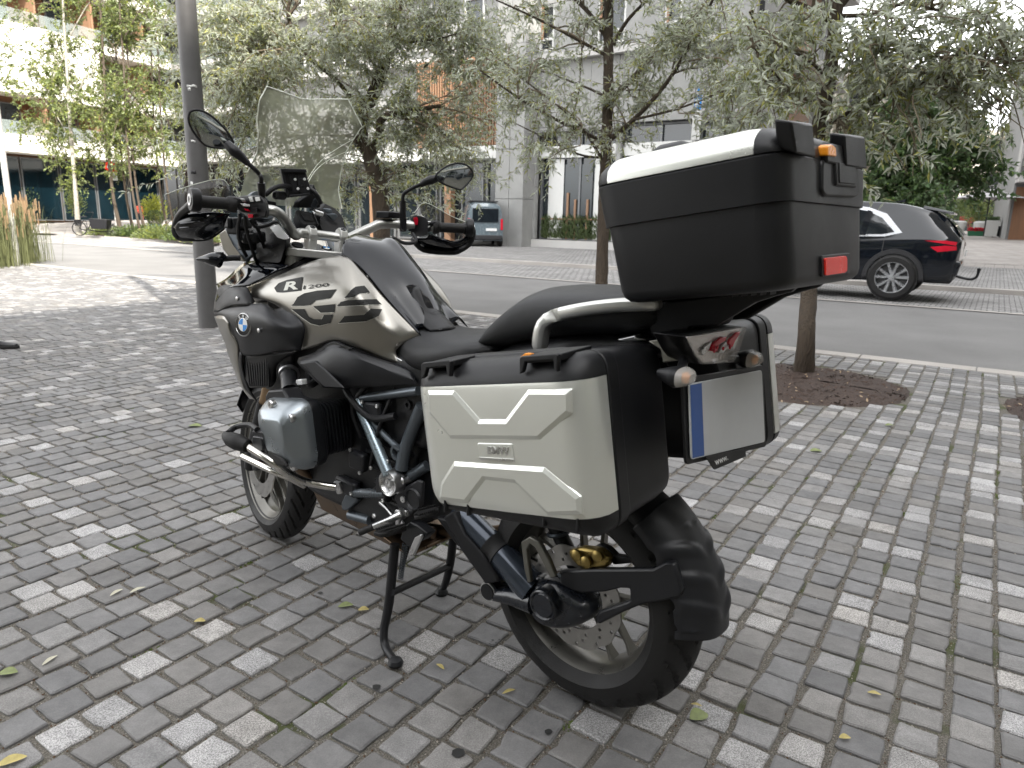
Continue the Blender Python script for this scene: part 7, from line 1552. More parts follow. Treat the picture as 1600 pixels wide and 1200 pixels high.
# lamp post
b0 = gr(327, 511); lp = empty('lamp_post', b0, 0, 'tall dark grey steel lamp post standing on the setts behind the motorcycle', 'lamp post')
g = MB(); g.lathe([(.110, -.02), (.109, .4), (.106, 2), (.098, 4), (.088, 9)], (0, 0, 0), (0, 0, 1), 40); g.obj('pole', M['pole'], lp, smooth=60)
g = MB(); g.box((.6, 0, 9.0), (1.4, .10, .08)); g.obj('lamp_arm', M['pole'], lp, bevel=.01)
g = MB(); g.box((1.3, 0, 8.93), (.6, .26, .07)); g.obj('lamp_head', M['pole'], lp, bevel=.02)
def onpole(u, v, r=.108):
    p = ray(u, v); d = b0.copy() - CAM; t = (d.x * p.x + d.y * p.y) / (p.x ** 2 + p.y ** 2); q = CAM + p * t - b0; o_ = Vector((-b0.x, -b0.y, 0)).normalized()
    return q, o_
for u, v, w_, h_, m_, nm in ((302, 270, .055, .03, 'plastic', 'label_plate'), (300, 137, .10, .022, 'fwhite', 'torn_tape'), (296, 142, .03, .03, 'fwhite', 'torn_tape'), (302, 222, .045, .02, 'fwhite', 'torn_tape'), (299, 288, .03, .05, 'fwhite', 'torn_tape')):
    q, o_ = onpole(u, v); sd = Vector((-o_.y, o_.x, 0)); off = q.dot(sd); rr = .107 - q.z * .0015
    rows = []
    for k in range(6):
        a = (off + w_ * (k / 5 - .5)) / rr; a = max(-1.3, min(1.3, a)); base = (o_ * math.cos(a) + sd * math.sin(a)) * (rr + .004); jz = rng.normal(0, .006) if nm == 'torn_tape' else 0
        rows.append([base + Vector((0, 0, q.z + h_ / 2 + jz)), base + Vector((0, 0, q.z - h_ / 2 + jz * .5))])
    g = MB(); g.grid(rows); g.obj(nm, M[m_], lp, recalc=False, solid=.001)
# slim pole in the grass
b1 = gr(27, 414); sp_ = empty('slim_post', b1, 0, 'slim pale galvanised post rising out of the tall grass at left', 'post')
g = MB(); g.lathe([(.068, -.02), (.062, 3), (.055, 6)], (0, 0, 0), (0, 0, 1), 24); g.obj('pole', M['polelight'], sp_, smooth=60)
g = MB(); g.lathe([(.075, 0), (.075, .5)], (0, 0, 0), (0, 0, 1), 24); g.obj('sleeve', M['polelight'], sp_, smooth=60)
# tall ornamental grass
M['grass'] = mat('tall_grass', (.105, .115, .045), .8, var=.3, nscale=6); M['plume'] = mat('grass_plume', (.26, .175, .10), .9, var=.3)
def grassclump(name, label, spots, n, h, seed, plume=True, cat='grass'):
    r = random.Random(seed); g = MB()
    for k in range(n):
        c = r.choice(spots); p = c + Vector((r.gauss(0, .28), r.gauss(0, .28), 0)); a = r.random() * 6.28; l = h * r.uniform(.5, 1.1); lean = r.uniform(.05, .45) * l; w_ = .0055
        d_ = Vector((math.cos(a), math.sin(a), 0)); s_ = Vector((-d_.y, d_.x, 0)) * w_; P_ = [p, p + d_ * lean * .2 + Vector((0, 0, l * .5)), p + d_ * lean * .6 + Vector((0, 0, l * .85)), p + d_ * lean + Vector((0, 0, l * (.98 - .25 * lean / l)))]
        v = []
        for i, q in enumerate(P_): v += [q - s_ * (1 - i * .25), q + s_ * (1 - i * .25)]
        g.add(v, [(0, 1, 3, 2), (2, 3, 5, 4), (4, 5, 7, 6)])
        if plume and r.random() < .10:
            t = P_[-1]; m2 = .03; g.add([t + Vector((-m2 * .5, 0, -.12)), t + Vector((m2 * .5, 0, -.12)), t + Vector((m2 * .4, 0, .16)), t + Vector((-m2 * .4, 0, .16)), t + Vector((0, -m2 * .5, -.12)), t + Vector((0, m2 * .5, -.12)), t + Vector((0, m2 * .4, .16)), t + Vector((0, -m2 * .4, .16))], [(0, 1, 2, 3), (4, 5, 6, 7)], mi=1)
    o = g.obj(name, [M['grass'], M['plume']], smooth=0, recalc=False); tag(o, kind='stuff', label=label, cat=cat); return o
grassclump('ornamental_grass', 'tall yellow green grass with orange plumes at the left edge of the paving', [gr(u, v) + Vector((0, 0, 0)) for u, v in ((-60, 420), (-20, 416), (6, 412), (-100, 424), (-10, 404), (-50, 400), (26, 409))], 7000, 1.45, 3)
# bed with ground cover across the road
def bush(name, label, c, rad, n, m_leaf, ln, wd, seed, cat='shrub', stem=True, stuff=False, group=None, z0=0):
    R = np.random.default_rng(seed); P = R.normal(0, .42, (n, 3)); P /= np.maximum(1, np.linalg.norm(P, axis=1))[:, None]; P = P * rad; P[:, 2] = np.abs(P[:, 2]) if z0 == 0 else P[:, 2] + z0
    Dv = P / (np.linalg.norm(P, axis=1)[:, None] + 1e-6) + [0, 0, .4]; root = empty(name, c, 0, label, cat, group) if not stuff else None
    o = leaves(P, Dv, ln, wd, seed, M[m_leaf], 'foliage' if root else name, root)
    if stuff: o.location = c; tag(o, label, cat, kind='stuff'); return o
    g = MB()
    for k in range(5): a = k * 1.3; g.tube([Vector((0, 0, 0)), Vector((math.cos(a) * rad[0] * .3, math.sin(a) * rad[1] * .3, (z0 or rad[2] * .5)))], .012, 5)
    g.obj('stems', M['twig'], root, kind='stuff'); o['kind'] = 'stuff'; return root
g = MB(); P_ = [atz(u, d, .075) for u, d in ((112, 36.9), (205, 33.2), (330, 28.5), (345, 30.5), (260, 36), (150, 39))]; g.add(P_, [tuple(range(6))]); tag(g.obj('planting_bed', M['soil'], smooth=0), kind='structure')
for i, (u, d, rx, rz, n) in enumerate(((160, 36.5, 1.1, .5, 1300), (205, 35, 1.3, .55, 1700), (250, 33, 1.4, .6, 1800), (290, 31.5, 1.2, .5, 1500), (230, 36.5, 1.2, .6, 1500), (275, 34.5, 1.2, .6, 1400), (315, 30, .9, .45, 900))):
    bush('ground_cover', 'low mixed greenery filling the bed across the road', atz(u, d, .05), (rx, .9, rz), n, 'shrub' if i % 2 else 'birch', .13, .06, 70 + i, 'ground cover', stuff=True)
bush('shrub', 'bright yellow green bush beside the lamp post across the road', atz(238, 41, .2), (.75, .7, .8), 900, 'yellowleaf', .14, .09, 81, z0=1.25)
bush('shrub', 'leafy green shrub in front of the dark shop windows at far left', atz(36, 44, .3), (.8, .8, 1.0), 900, 'birch', .14, .08, 82, z0=1.6)
bush('shrub', 'upright light green shrub in front of the pale barked tree', atz(115, 44, .3), (.6, .6, .9), 600, 'birch', .14, .08, 83, z0=1.4)
# round clipped bush in a blue pot
c = atz(239, 40, .1); pt = empty('potted_bush', c, 0, 'round clipped bush in a bright blue pot across the road', 'potted plant')
g = MB(); g.lathe([(.26, 0), (.30, .3), (.34, .5), (.30, .5), (.28, .4), (.0, .4)], (0, 0, 0), (0, 0, 1), 24); g.obj('pot', M['blue'], pt)
R_ = np.random.default_rng(5); P = R_.normal(0, 1, (1500, 3)); P = P / np.linalg.norm(P, axis=1)[:, None] * (.38 + .05 * R_.random((1500, 1))); o = leaves(P + [0, 0, .85], P, .07, .045, 84, M['shrub'], 'foliage', pt); o['kind'] = 'stuff'
# no-entry sort of sign
c = atz(176, 37, .05); sg = empty('road_sign', c, math.atan2(-c.y, -c.x), 'small round red road sign with plates below it among the young trees', 'sign')
zz = lambda v: 1.26 + (334 - v) / F_PX * 37
g = MB(); g.lathe([(.03, 0), (.03, zz(262))], (0, 0, 0), (0, 0, 1), 10); g.obj('pole', M['polelight'], sg)
g = MB(); g.lathe([(.0, .04), (.26, .04), (.26, .06), (.0, .06)], (0, 0, zz(268)), (1, 0, 0), 28); g.obj('disc', M['red'], sg)
g = MB(); g.lathe([(.0, .061), (.15, .061), (.15, .064), (.0, .064)], (0, 0, zz(268)), (1, 0, 0), 28); g.obj('disc_centre', M['fwhite'], sg)
g = MB(); g.box((.05, .13, zz(274)), (.02, .32, .2)); g.obj('red_plate', M['red'], sg); g = MB(); g.box((.05, .13, zz(283)), (.02, .32, .36)); g.obj('white_plate', M['fwhite'], sg)
# blue parking sign behind the top case
c = atz(1080, 17.2, .05); ps = empty('parking_sign', c, math.atan2(-c.y, -c.x), 'blue and white parking sign rising behind the top case', 'sign')
zz = lambda v: 1.26 + (352 - v) / F_PX * 17.2
g = MB(); g.lathe([(.03, 0), (.03, zz(150))], (0, 0, 0), (0, 0, 1), 12); g.obj('pole', M['polelight'], ps)
g = MB(); g.box((.04, 0, (zz(163) + zz(184)) / 2), (.012, .16, zz(163) - zz(184))); g.obj('blue_plate', M['blue'], ps, bevel=.004)
P = textpolys('P', .26, .01); g = MB()
for q in P: g.add([Vector((.0475, -.07 + p[0] * .8, zz(182) + p[1])) for p in q], [tuple(range(len(q)))])
g.obj('letter', M['fwhite'], ps, smooth=0, recalc=False)
g = MB(); g.box((.04, 0, (zz(186) + zz(228)) / 2), (.012, .20, zz(186) - zz(228))); g.obj('white_plate', M['fwhite'], ps, bevel=.004)
g = MB(); g.box((.04, 0, zz(155)), (.012, .06, .1)); g.obj('blue_top', M['blue'], ps)
# ---- cars
def carwheel(par, x, y, r, w_, side, spokes=10, dark=False):
    wh = empty('wheel', (x, y, r)); wh.parent = par
    g = MB(); g.lathe([(r - .11, -w_ / 2), (r - .03, -w_ / 2), (r, -w_ * .36), (r, w_ * .36), (r - .03, w_ / 2), (r - .11, w_ / 2)], (0, 0, 0), (0, 1, 0), 48, closed=True); g.obj('tyre', M['rubber'], wh)
    ro = r - .105; g = MB(); s_ = side
    g.lathe([(ro + .01, s_ * w_ * .46), (ro - .012, s_ * w_ * .44), (ro - .03, s_ * w_ * .1), (ro - .03, -s_ * w_ * .3), (.0, -s_ * w_ * .3)], (0, 0, 0), (0, 1, 0), 48); g.f.pop(-2); g.mi.pop(-2); g.obj('wheel_well', M['engine'], wh, recalc=False)
    g = MB(); g.lathe([(ro + .012, s_ * w_ * .47), (ro - .014, s_ * w_ * .45), (ro - .022, s_ * w_ * .3), (ro - .008, s_ * w_ * .3)], (0, 0, 0), (0, 1, 0), 48, closed=True); g.obj('rim', M['carrim'], wh)
    for k in range(5):
        for dd in (-.17, .17):
            a = 2 * math.pi * k / 5 + dd + .3; a2 = 2 * math.pi * k / 5 + dd * 1.75 + .3; e, f = Vector((math.cos(a), 0, math.sin(a))), Vector((math.cos(a2), 0, math.sin(a2))); q, q2 = Vector((-e.z, 0, e.x)), Vector((-f.z, 0, f.x)); yy = Vector((0, s_ * w_ * .40, 0)); y2 = Vector((0, s_ * w_ * .34, 0)); L = []
            for c_, h_, w2 in ((e * .05, q, .026), (f * (ro - .012), q2, .034)):
                L.append([c_ + h_ * w2 + y2 * .7, c_ + h_ * w2 * .6 + yy, c_ - h_ * w2 * .6 + yy, c_ - h_ * w2 + y2 * .7])
            g = MB(); g.loft(L); g.obj('spoke', M['carrim'], wh, smooth=30)
    g = MB(); g.lathe([(.0, s_ * w_ * .42), (.05, s_ * w_ * .40), (.055, s_ * w_ * .2)], (0, 0, 0), (0, 1, 0), 20); g.obj('hub_cap', M['carrim'], wh); return wh
def suv():
    rp = gr(1389, 467); k = (67 * (rp - CAM).dot(FW) / F_PX) / .74
    root = empty('parked_car', rp + N * .10, math.atan2(-D.y, -D.x), 'black estate-style crossover car parked across the road, seen from its rear left', 'car'); root.scale = (k, k, k)
    root['label'] = 'black crossover car with tow hook parked across the road, half hidden by the top case'
    # local: x forward (to the left of the picture), y to its left = towards the viewer is +y? (computed below)
    sg_ = 1 if Vector((-D.y, D.x, 0)).dot(-N) * -1 > 0 else -1     # +y local points to (rot90 of -D)
    ly = Vector((D.y, -D.x, 0)); S_ = 1 if ly.dot(-N) > 0 else -1     # S_*y faces the viewer
    WB, W_ = 2.66, .915
    Yc = -S_ * .78       # car centre line
    # stations: x, sill z, belt z, roof z, half width at belt, half width at roof
    st = [(-.93, .46, .98, 1.02, .60, .50), (-.88, .38, 1.00, 1.10, .76, .60), (-.78, .34, 1.03, 1.24, .84, .60), (-.62, .33, 1.06, 1.40, .875, .60), (-.40, .33, 1.07, 1.50, .89, .68), (0, .33, 1.06, 1.60, .90, .71), (.5, .30, 1.03, 1.635, .905, .73), (1.0, .28, 1.01, 1.645, .905, .735), (1.6, .28, .995, 1.62, .905, .72), (2.0, .28, .985, 1.50, .90, .62), (2.35, .30, .975, 1.22, .89, .66), (2.6, .32, .96, 1.02, .88, .70), (3.0, .34, .90, .94, .87, .66), (3.4, .36, .80, .84, .80, .55), (3.66, .42, .62, .66, .55, .3)]
    rows = []
    for x, zs, zb, zr, hb_, hr in st:
        prof = [(hb_ * .93, zs), (hb_ * 1.0, zs + .10), (hb_ * 1.012, (zs + zb) / 2), (hb_ * 1.0, zb - .14), (hb_ * .965, zb), (hb_ * .965 * .5 + hr * .5, (zb + zr) / 2 + .02), (hr, zr - .045), (hr * .8, zr), (0, zr + .012)]
        row = [Vector((x, Yc + y, z)) for y, z in prof] + [Vector((x, Yc - y, z)) for y, z in prof[-2::-1]]; rows.append(row)
    Rr = cr(rows, 4); g = MB(); g.grid(Rr); g.add([p for p in Rr[0]], [tuple(range(len(Rr[0])))]); g.obj('body', M['carpaint'], root, smooth=50)
    bv = BVHTree.FromPolygons([tuple(p) for p in g.v], g.f)
    yo = Yc + S_ * 3
    def side(pts, m_, name, off=.006, sub=.12, sides=(1,)):
        for sd in (S_, -S_):
            bm = bmesh.new(); bm.faces.new([bm.verts.new((p[0], 0, p[1])) for p in pts]); bmesh.ops.triangulate(bm, faces=bm.faces)
            for _ in range(6):
                es = [e for e in bm.edges if e.calc_length() > sub]
                if es: bmesh.ops.subdivide_edges(bm, edges=es, cuts=1); bmesh.ops.triangulate(bm, faces=bm.faces)
            for v in bm.verts:
                h = bv.ray_cast(Vector((v.co.x, Yc + sd * 3, v.co.z)), Vector((0, -sd, 0))); y = h[0].y if h[0] else Yc + sd * .8; v.co.y = y + sd * off
            me_ = bpy.data.meshes.new(name); bm.to_mesh(me_); bm.free(); me_.materials.append(M[m_]); me_.polygons.foreach_set('use_smooth', [True] * len(me_.polygons)); o = bpy.data.objects.new(name, me_); COL.objects.link(o); o.parent = root
    win = [(.06, 1.13), (.28, 1.36), (.52, 1.47), (.85, 1.53), (1.4, 1.52), (1.75, 1.44), (2.25, 1.06), (1.6, 1.06), (.6, 1.08), (.25, 1.09)]
    trim = [(-.06, 1.12), (.22, 1.43), (.50, 1.53), (.85, 1.578), (1.4, 1.562), (1.80, 1.48), (2.33, 1.02), (1.6, 1.02), (.6, 1.04), (.2, 1.05)]
    side(trim, 'carrim', 'window_trim', .012, .06); side(win, 'carglass', 'side_window', .020, .06)
    side([(.50, 1.07), (.60, 1.07), (.52, 1.49), (.44, 1.46)], 'carpaint', 'window_pillar', .026, .06); side([(1.22, 1.05), (1.30, 1.05), (1.28, 1.55), (1.20, 1.56)], 'carpaint', 'window_pillar', .026, .06)
    side([(-.40, 1.0), (-.75, .95), (-.86, .93), (-.87, .99), (-.70, 1.01)], 'redlamp', 'tail_lamp', .010) ; side([(-.50, .90), (-.62, .82), (-.88, .86), (-.87, .92), (-.72, .93)], 'redlamp', 'tail_lamp', .010)
    side([(.14, .36), (.15, .36), (.22, .7), (.20, 1.04), (.19, 1.04), (.205, .7)], 'joints', 'door_gap', .003); side([(1.24, .33), (1.252, .33), (1.262, 1.02), (1.25, 1.02)], 'joints', 'door_gap', .003)
    side([(.42, .93), (.62, .93), (.62, .955), (.42, .955)], 'carpaint', 'door_handle', .03)
    # wheel arches with cladding, wheels
    for x in (0, WB):
        for sd in (S_, -S_):
            g = MB(); rows = []
            for a in range(-6, 187, 8):
                t = math.radians(a); rows.append([Vector((x + r * math.cos(t), Yc + sd * y, .37 + r * math.sin(t))) for r, y in ((.385, .80), (.40, .935), (.47, .932), (.48, .90))])
            g.grid(rows); g.obj('arch_cladding', M['carplastic'], root, solid=.004)
            g = MB(); g.lathe([(.0, sd * .87), (.392, sd * .87), (.392, sd * .913), (.0, sd * .913)], (x, Yc, .37), (0, 1, 0), 40); g.obj('arch_recess', M['joints'], root)
            carwheel(root, x, Yc + sd * .872, .37, .225, sd)
    g = MB(); g.hex([Vector(p) for p in ((-.86, Yc - .70, .30), (3.4, Yc - .70, .26), (3.4, Yc + .70, .26), (-.86, Yc + .70, .30), (-.90, Yc - .80, .48), (3.5, Yc - .80, .42), (3.5, Yc + .80, .42), (-.90, Yc + .80, .48))]); g.obj('underbody', M['carplastic'], root, bevel=.03)
    g = MB(); g.hex([Vector(p) for p in ((-.93, Yc - .76, .42), (-.80, Yc - .80, .42), (-.80, Yc + .80, .42), (-.93, Yc + .76, .42), (-.98, Yc - .72, .66), (-.80, Yc - .82, .70), (-.80, Yc + .82, .70), (-.98, Yc + .72, .66))]); g.obj('rear_bumper', M['carpaint'], root, bevel=.05, bseg=3)
    g = MB(); g.add([Vector(p) for p in ((-.945, Yc - .55, 1.10), (-.945, Yc + .55, 1.10), (-.66, Yc + .50, 1.40), (-.66, Yc - .50, 1.40))], [(0, 1, 2, 3)]); g.obj('rear_window', M['carglass'], root, solid=.01, smooth=0)
    g = MB(); g.hex([Vector(p) for p in ((-.74, Yc - .58, 1.44), (-.30, Yc - .6, 1.52), (-.30, Yc + .6, 1.52), (-.74, Yc + .58, 1.44), (-.76, Yc - .56, 1.47), (-.30, Yc - .58, 1.575), (-.30, Yc + .58, 1.575), (-.76, Yc + .56, 1.47))]); g.obj('roof_spoiler', M['carpaint'], root, bevel=.01)
    g = MB(); g.hex([Vector(p) for p in ((.05, Yc - .01, 1.64), (.22, Yc - .015, 1.65), (.22, Yc + .015, 1.65), (.05, Yc + .01, 1.64), (.04, Yc - .005, 1.70), (.14, Yc - .008, 1.67), (.14, Yc + .008, 1.67), (.04, Yc + .005, 1.70))]); g.obj('antenna_fin', M['carpaint'], root)
    g = MB(); g.tube([Vector((-.90, Yc, .40)), Vector((-1.10, Yc, .36)), Vector((-1.20, Yc, .40)), Vector((-1.22, Yc, .52))], .022, 10, 4); g.lathe([(.0, -.03), (.03, -.01), (.03, .02), (.0, .035)], (-1.22, Yc, .53), (0, 0, 1), 14); g.obj('tow_hook', M['engine'], root)
    g = MB(); g.box((-.99, Yc, .80), (.012, .52, .11)); g.obj('number_plate', M['white'], root, bevel=.003)
    g = MB(); g.box((1.9, Yc + S_ * 1.0, 1.06), (.14, .22, .13)); g.obj('door_mirror', M['carpaint'], root, bevel=.04, bseg=3)
    return root
suv()
def van():
    c = atd(758, 375, 33.0); c.z = .055; root = empty('parked_van', c, math.atan2(-c.y, -c.x) + .1, 'pale blue grey van parked in front of the glazed ground floor left of the pier', 'van')
    # local +x towards the viewer
    rows = []
    for x, hw, zr in ((0.0, .62, 1.80), (-.05, .80, 1.93), (-.6, .86, 2.0), (-2.0, .88, 2.02), (-3.6, .86, 1.95), (-4.2, .8, 1.2), (-4.4, .7, .8)):
        rows.append([Vector((x, y * hw, z)) for y, z in ((1, .28), (1.03, .6), (1.03, 1.0), (.95, 1.5), (.85, zr - .12), (.6, zr), (0, zr + .02), (-.6, zr), (-.85, zr - .12), (-.95, 1.5), (-1.03, 1.0), (-1.03, .6), (-1, .28))])
    g = MB(); g.grid(rows); g.add(rows[0], [tuple(range(13))]); g.obj('body', M['vanpaint'], root, smooth=40)
    g = MB(); g.box((.03, 0, 1.42), (.03, 1.2, .62)); g.obj('rear_window', M['carglass'], root, bevel=.03)
    g = MB(); g.box((.05, 0, .42), (.14, 1.56, .22)); g.obj('bumper', M['carplastic'], root, bevel=.04)
    g = MB(); g.box((.04, .28, .78), (.02, .5, .12)); g.obj('number_plate', M['white'], root)
    for y in (.76, -.76): g = MB(); g.box((.0, y, 1.02), (.06, .10, .5)); g.obj('tail_lamp', M['redlamp'], root, bevel=.01)
    for x in (-.8, -3.5):
        for y in (.78, -.78): g = MB(); g.lathe([(.0, -.1), (.30, -.1), (.32, 0), (.30, .1), (.0, .1)], (x, y, .32), (0, 1, 0), 24); g.obj('wheel', M['rubber'], root)
    g = MB(); g.box((-1.6, 0, 2.06), (1.8, 1.3, .05)); g.obj('roof_rack', M['carplastic'], root)
van()
# small dark car glimpsed between lamp post and beak
c = atz(335, 23.0, -.04)
# ---- cargo bicycle
c = atz(146, 34.6, .06); cb = empty('cargo_bicycle', c, .05, 'long black cargo bicycle parked on the far pavement below the pale barked tree', 'bicycle')
def bw(x, r):
    wh = empty('wheel', (x, 0, r)); wh.parent = cb; g = MB(); g.lathe([(r - .035, -.02), (r, -.02), (r, .02), (r - .035, .02)], (0, 0, 0), (0, 1, 0), 36, closed=True); g.obj('tyre', M['rubber'], wh)
    g = MB()
    for k in range(14): a = k * math.pi * 2 / 14; g.tube([Vector((.03 * math.cos(a + .3), .02 * (-1) ** k, .03 * math.sin(a + .3))), Vector(((r - .03) * math.cos(a), 0, (r - .03) * math.sin(a)))], .0022, 3)
    o = g.obj('spokes', M['polelight'], wh); o['kind'] = 'stuff'
bw(-.85, .35); bw(.75, .27)
for pts, r_, nm in (([(-.85, 0, .35), (-.45, 0, .30), (-.2, 0, .95)], .022, 'frame'), ([(-.45, 0, .30), (.2, 0, .22), (.75, 0, .27)], .03, 'frame'), ([(-.85, 0, .35), (-.55, 0, .80), (-.45, 0, .3)], .016, 'frame'), ([(.55, 0, .24), (.78, 0, .62), (.75, 0, .27)], .018, 'fork'), ([(-.2, 0, .95), (-.1, 0, 1.12), (-.32, .25, 1.14)], .014, 'handlebar'), ([(-.1, 0, 1.12), (-.32, -.25, 1.14)], .014, 'handlebar')):
    g = MB(); g.tube([Vector(p) for p in pts], r_, 8, 3); g.obj(nm, M['plastic'], cb)
g = MB(); g.loft([[Vector(p) for p in ((-.15, -.28, .35), (.55, -.22, .35), (.55, .22, .35), (-.15, .28, .35))], [Vector(p) for p in ((-.22, -.32, .85), (.62, -.26, .80), (.62, .26, .80), (-.22, .32, .85))]]); g.obj('cargo_box', M['plastic'], cb, bevel=.02)
g = MB(); g.hex([Vector(p) for p in ((-.72, -.07, .88), (-.45, -.04, .90), (-.45, .04, .90), (-.72, .07, .88), (-.74, -.08, .94), (-.45, -.03, .95), (-.45, .03, .95), (-.74, .08, .94))]); g.obj('saddle', M['plastic'], cb, bevel=.01)
g = MB(); g.box((-.95, 0, .76), (.4, .14, .03)); g.obj('rear_rack', M['plastic'], cb); g = MB(); g.box((-.95, .10, .62), (.30, .12, .28)); g.obj('pannier_bag', M['plastic'], cb, bevel=.03)
# ---- cafe chairs and tables
def chair(c, rz, label, group, sc=1.0, col='redplastic'):
    t = empty('cafe_chair', c, rz, label, 'chair', group); t.scale = (sc,) * 3
    g = MB(); g.box((0, 0, .45), (.44, .42, .03)); g.obj('seat', M[col], t, bevel=.01)
    g = MB()
    for k in range(5): g.box((-.22 - .02 * k * .5, 0, .54 + k * .07), (.02, .40, .045))
    g.box((-.215, .2, .62), (.03, .03, .4)); g.box((-.215, -.2, .62), (.03, .03, .4)); g.obj('backrest', M[col], t)
    for x in (-.19, .19):
        for y in (-.18, .18): g = MB(); g.tube([Vector((x * 1.1, y * 1.1, 0)), Vector((x, y, .44))], .014, 6); g.obj('leg', M[col], t)
    for y in (-.2, .2): g = MB(); g.tube([Vector((.18, y, .45)), Vector((.16, y, .64)), Vector((-.2, y, .66))], .014, 6); g.obj('arm_rest', M[col], t)
    return t
grp = 'red chairs of the cafe on the left'
CH = [(58, .3, 'leftmost red cafe chair, left of the white table'), (66, 2.6, 'red cafe chair just left of the white table, back turned'), (83, -.4, 'red cafe chair between the white table and the rightmost pair'), (98, 2.8, 'red cafe chair right of the white table near the pale barked tree'), (205, .4, 'red cafe chair behind the stems of the young trees'), (214, 2.2, 'red cafe chair close behind the trio of young stems')]
for u, rz, lb in CH: chair(atz(u, 50.5, .70), rz, lb, grp, 1.15)
def table(c, label, sc=1.0):
    t = empty('cafe_table', c, 0, label, 'table'); t.scale = (sc,) * 3; g = MB(); g.lathe([(.0, .71), (.40, .71), (.40, .74), (.0, .74)], (0, 0, 0), (0, 0, 1), 28); g.obj('table_top', M['fwhite'], t)
    g = MB(); g.tube([Vector((0, 0, 0)), Vector((0, 0, .71))], .03, 8); g.obj('leg', M['fwhite'], t); g = MB(); g.lathe([(.0, 0), (.24, 0), (.22, .03), (.0, .04)], (0, 0, 0), (0, 0, 1), 20); g.obj('base', M['fwhite'], t)
table(atz(74, 50.0, .70), 'small white round cafe table among the red chairs', 1.15)
def terrace(u, v, d): return atz(u, d, 1.26 - (v - 362) / F_PX * d)
# planters, parasol and seats on the right
def planter(u, v, d, w_, h_, m_, label, top=None, dep=None, flowers=None):
    c = terrace(u, v, d); t = empty('planter', c, SA + .1, label, 'planter'); dep = dep or w_
    g = MB(); g.loft([[Vector((x * w_ * .46, y * dep * .46, 0)) for x, y in ((-1, -1), (1, -1), (1, 1), (-1, 1))], [Vector((x * w_ * .5, y * dep * .5, h_)) for x, y in ((-1, -1), (1, -1), (1, 1), (-1, 1))]]); g.obj('box', M[m_], t, bevel=.01)
    if flowers:
        R = np.random.default_rng(int(u)); n = 700; P = R.uniform(-.5, .5, (n, 3)) * [w_, dep, .25] + [0, 0, h_ + .08]; o = leaves(P, R.normal(0, 1, (n, 3)) + [0, 0, 1], .09, .07, int(u), M[flowers], 'plants', t); o['kind'] = 'stuff'
    return t
M['redleaf'] = leafmat('red_petal', (.45, .008, .03), (.45, .01, .03)); M['greyleaf'] = leafmat('dried_heather', (.16, .13, .14), (.2, .17, .17))
planter(1537, 371, 52, 1.2, .45, 'green', 'green planter box full of red flowers beyond the car', flowers='redleaf', dep=.5)
planter(1506, 410, 29, .62, .58, 'green', 'dark green tapered planter just behind the black car', flowers='greyleaf')
planter(1558, 369, 50, .75, 1.1, 'whitewall', 'tall white planter with a clipped bush left of the doorway', flowers='dl')  if False else None
M['dl'] = M['darkleaf']
planter(1558, 369, 50, .8, 1.1, 'fwhite', 'tall white planter with a bush, under the parasol', flowers='dl'); planter(1602, 370, 48, .8, 1.1, 'fwhite', 'tall white planter at the right edge of the picture', flowers='dl')
for u, lb in ((1495, 'pale round seat nearest the car on the square'), (1508, 'pale round seat right of the nearest one on the square'), (1540, 'pale round seat behind the box of red flowers')):
    c = terrace(u, 361, 54); t = empty('stool', c, 0, lb, 'seat', 'pale round seats on the square'); g = MB(); g.lathe([(.30, 0), (.42, .3), (.45, .62), (.38, .68), (.0, .68)], (0, 0, 0), (0, 0, 1), 24); g.obj('shell', M['fwhite'], t); g = MB(); g.lathe([(.0, .685), (.34, .685), (.30, .72), (.0, .73)], (0, 0, 0), (0, 0, 1), 20); g.obj('cushion', M['canvas'], t)
for i, (u, rz) in enumerate(((1514, .2), (1520, 2.4), (1528, .9))): chair(terrace(u, 357, 60), rz, ['red chair on the square, leftmost of three', 'red chair on the square, middle of three', 'red chair on the square, rightmost of three'][i], 'red chairs on the square', 1.1)
c = terrace(1548, 369, 47); um = empty('parasol', c, 0, 'large pale grey square parasol at the right edge of the square', 'parasol'); H_ = 2.45
g = MB(); tip = Vector((0, 0, H_ + .62)); R8 = [Vector((2.15 * math.cos(a), 2.15 * math.sin(a), H_)) for a in [math.pi / 4 * k + .2 for k in range(8)]]; g.add(R8 + [tip], [(k, (k + 1) % 8, 8) for k in range(8)]); g.obj('canopy', M['canvas'], um, smooth=0, solid=.02)
for k in range(8):
    g = MB(); g.tube([R8[k] * .98 + Vector((0, 0, -.02)), Vector((0, 0, H_ + .54))], .018, 6); g.obj('rib', M['engine'], um); g = MB(); g.tube([R8[k].lerp(tip, .5) + Vector((0, 0, -.06)), Vector((0, 0, H_ - .35))], .016, 6); g.obj('strut', M['engine'], um)
g = MB(); g.tube([Vector((0, 0, 0)), tip], .04, 10); g.obj('pole', M['engine'], um)
c = terrace(1576, 371, 50); g = MB(); 
t = empty('barrier', c, SA, 'black metal barrier between the white planters', 'barrier')
for x in (-.5, .5): g = MB(); g.box((x, 0, .42), (.05, .4, .84)); g.obj('post', M['engine'], t)
g = MB(); g.box((0, 0, .45), (1.0, .03, .7)); g.obj('panel', M['engine'], t)
bush('shrub', 'leafy bush under the parasol on the square', terrace(1536, 362, 56), (1.0, .8, 1.3), 900, 'birch', .2, .1, 91, z0=1.3)
bush('shrub', 'pale green hedge behind the red chairs on the square', terrace(1512, 356, 66), (2.6, 1, 1.6), 1500, 'shrub', .22, .12, 92, z0=1.6)
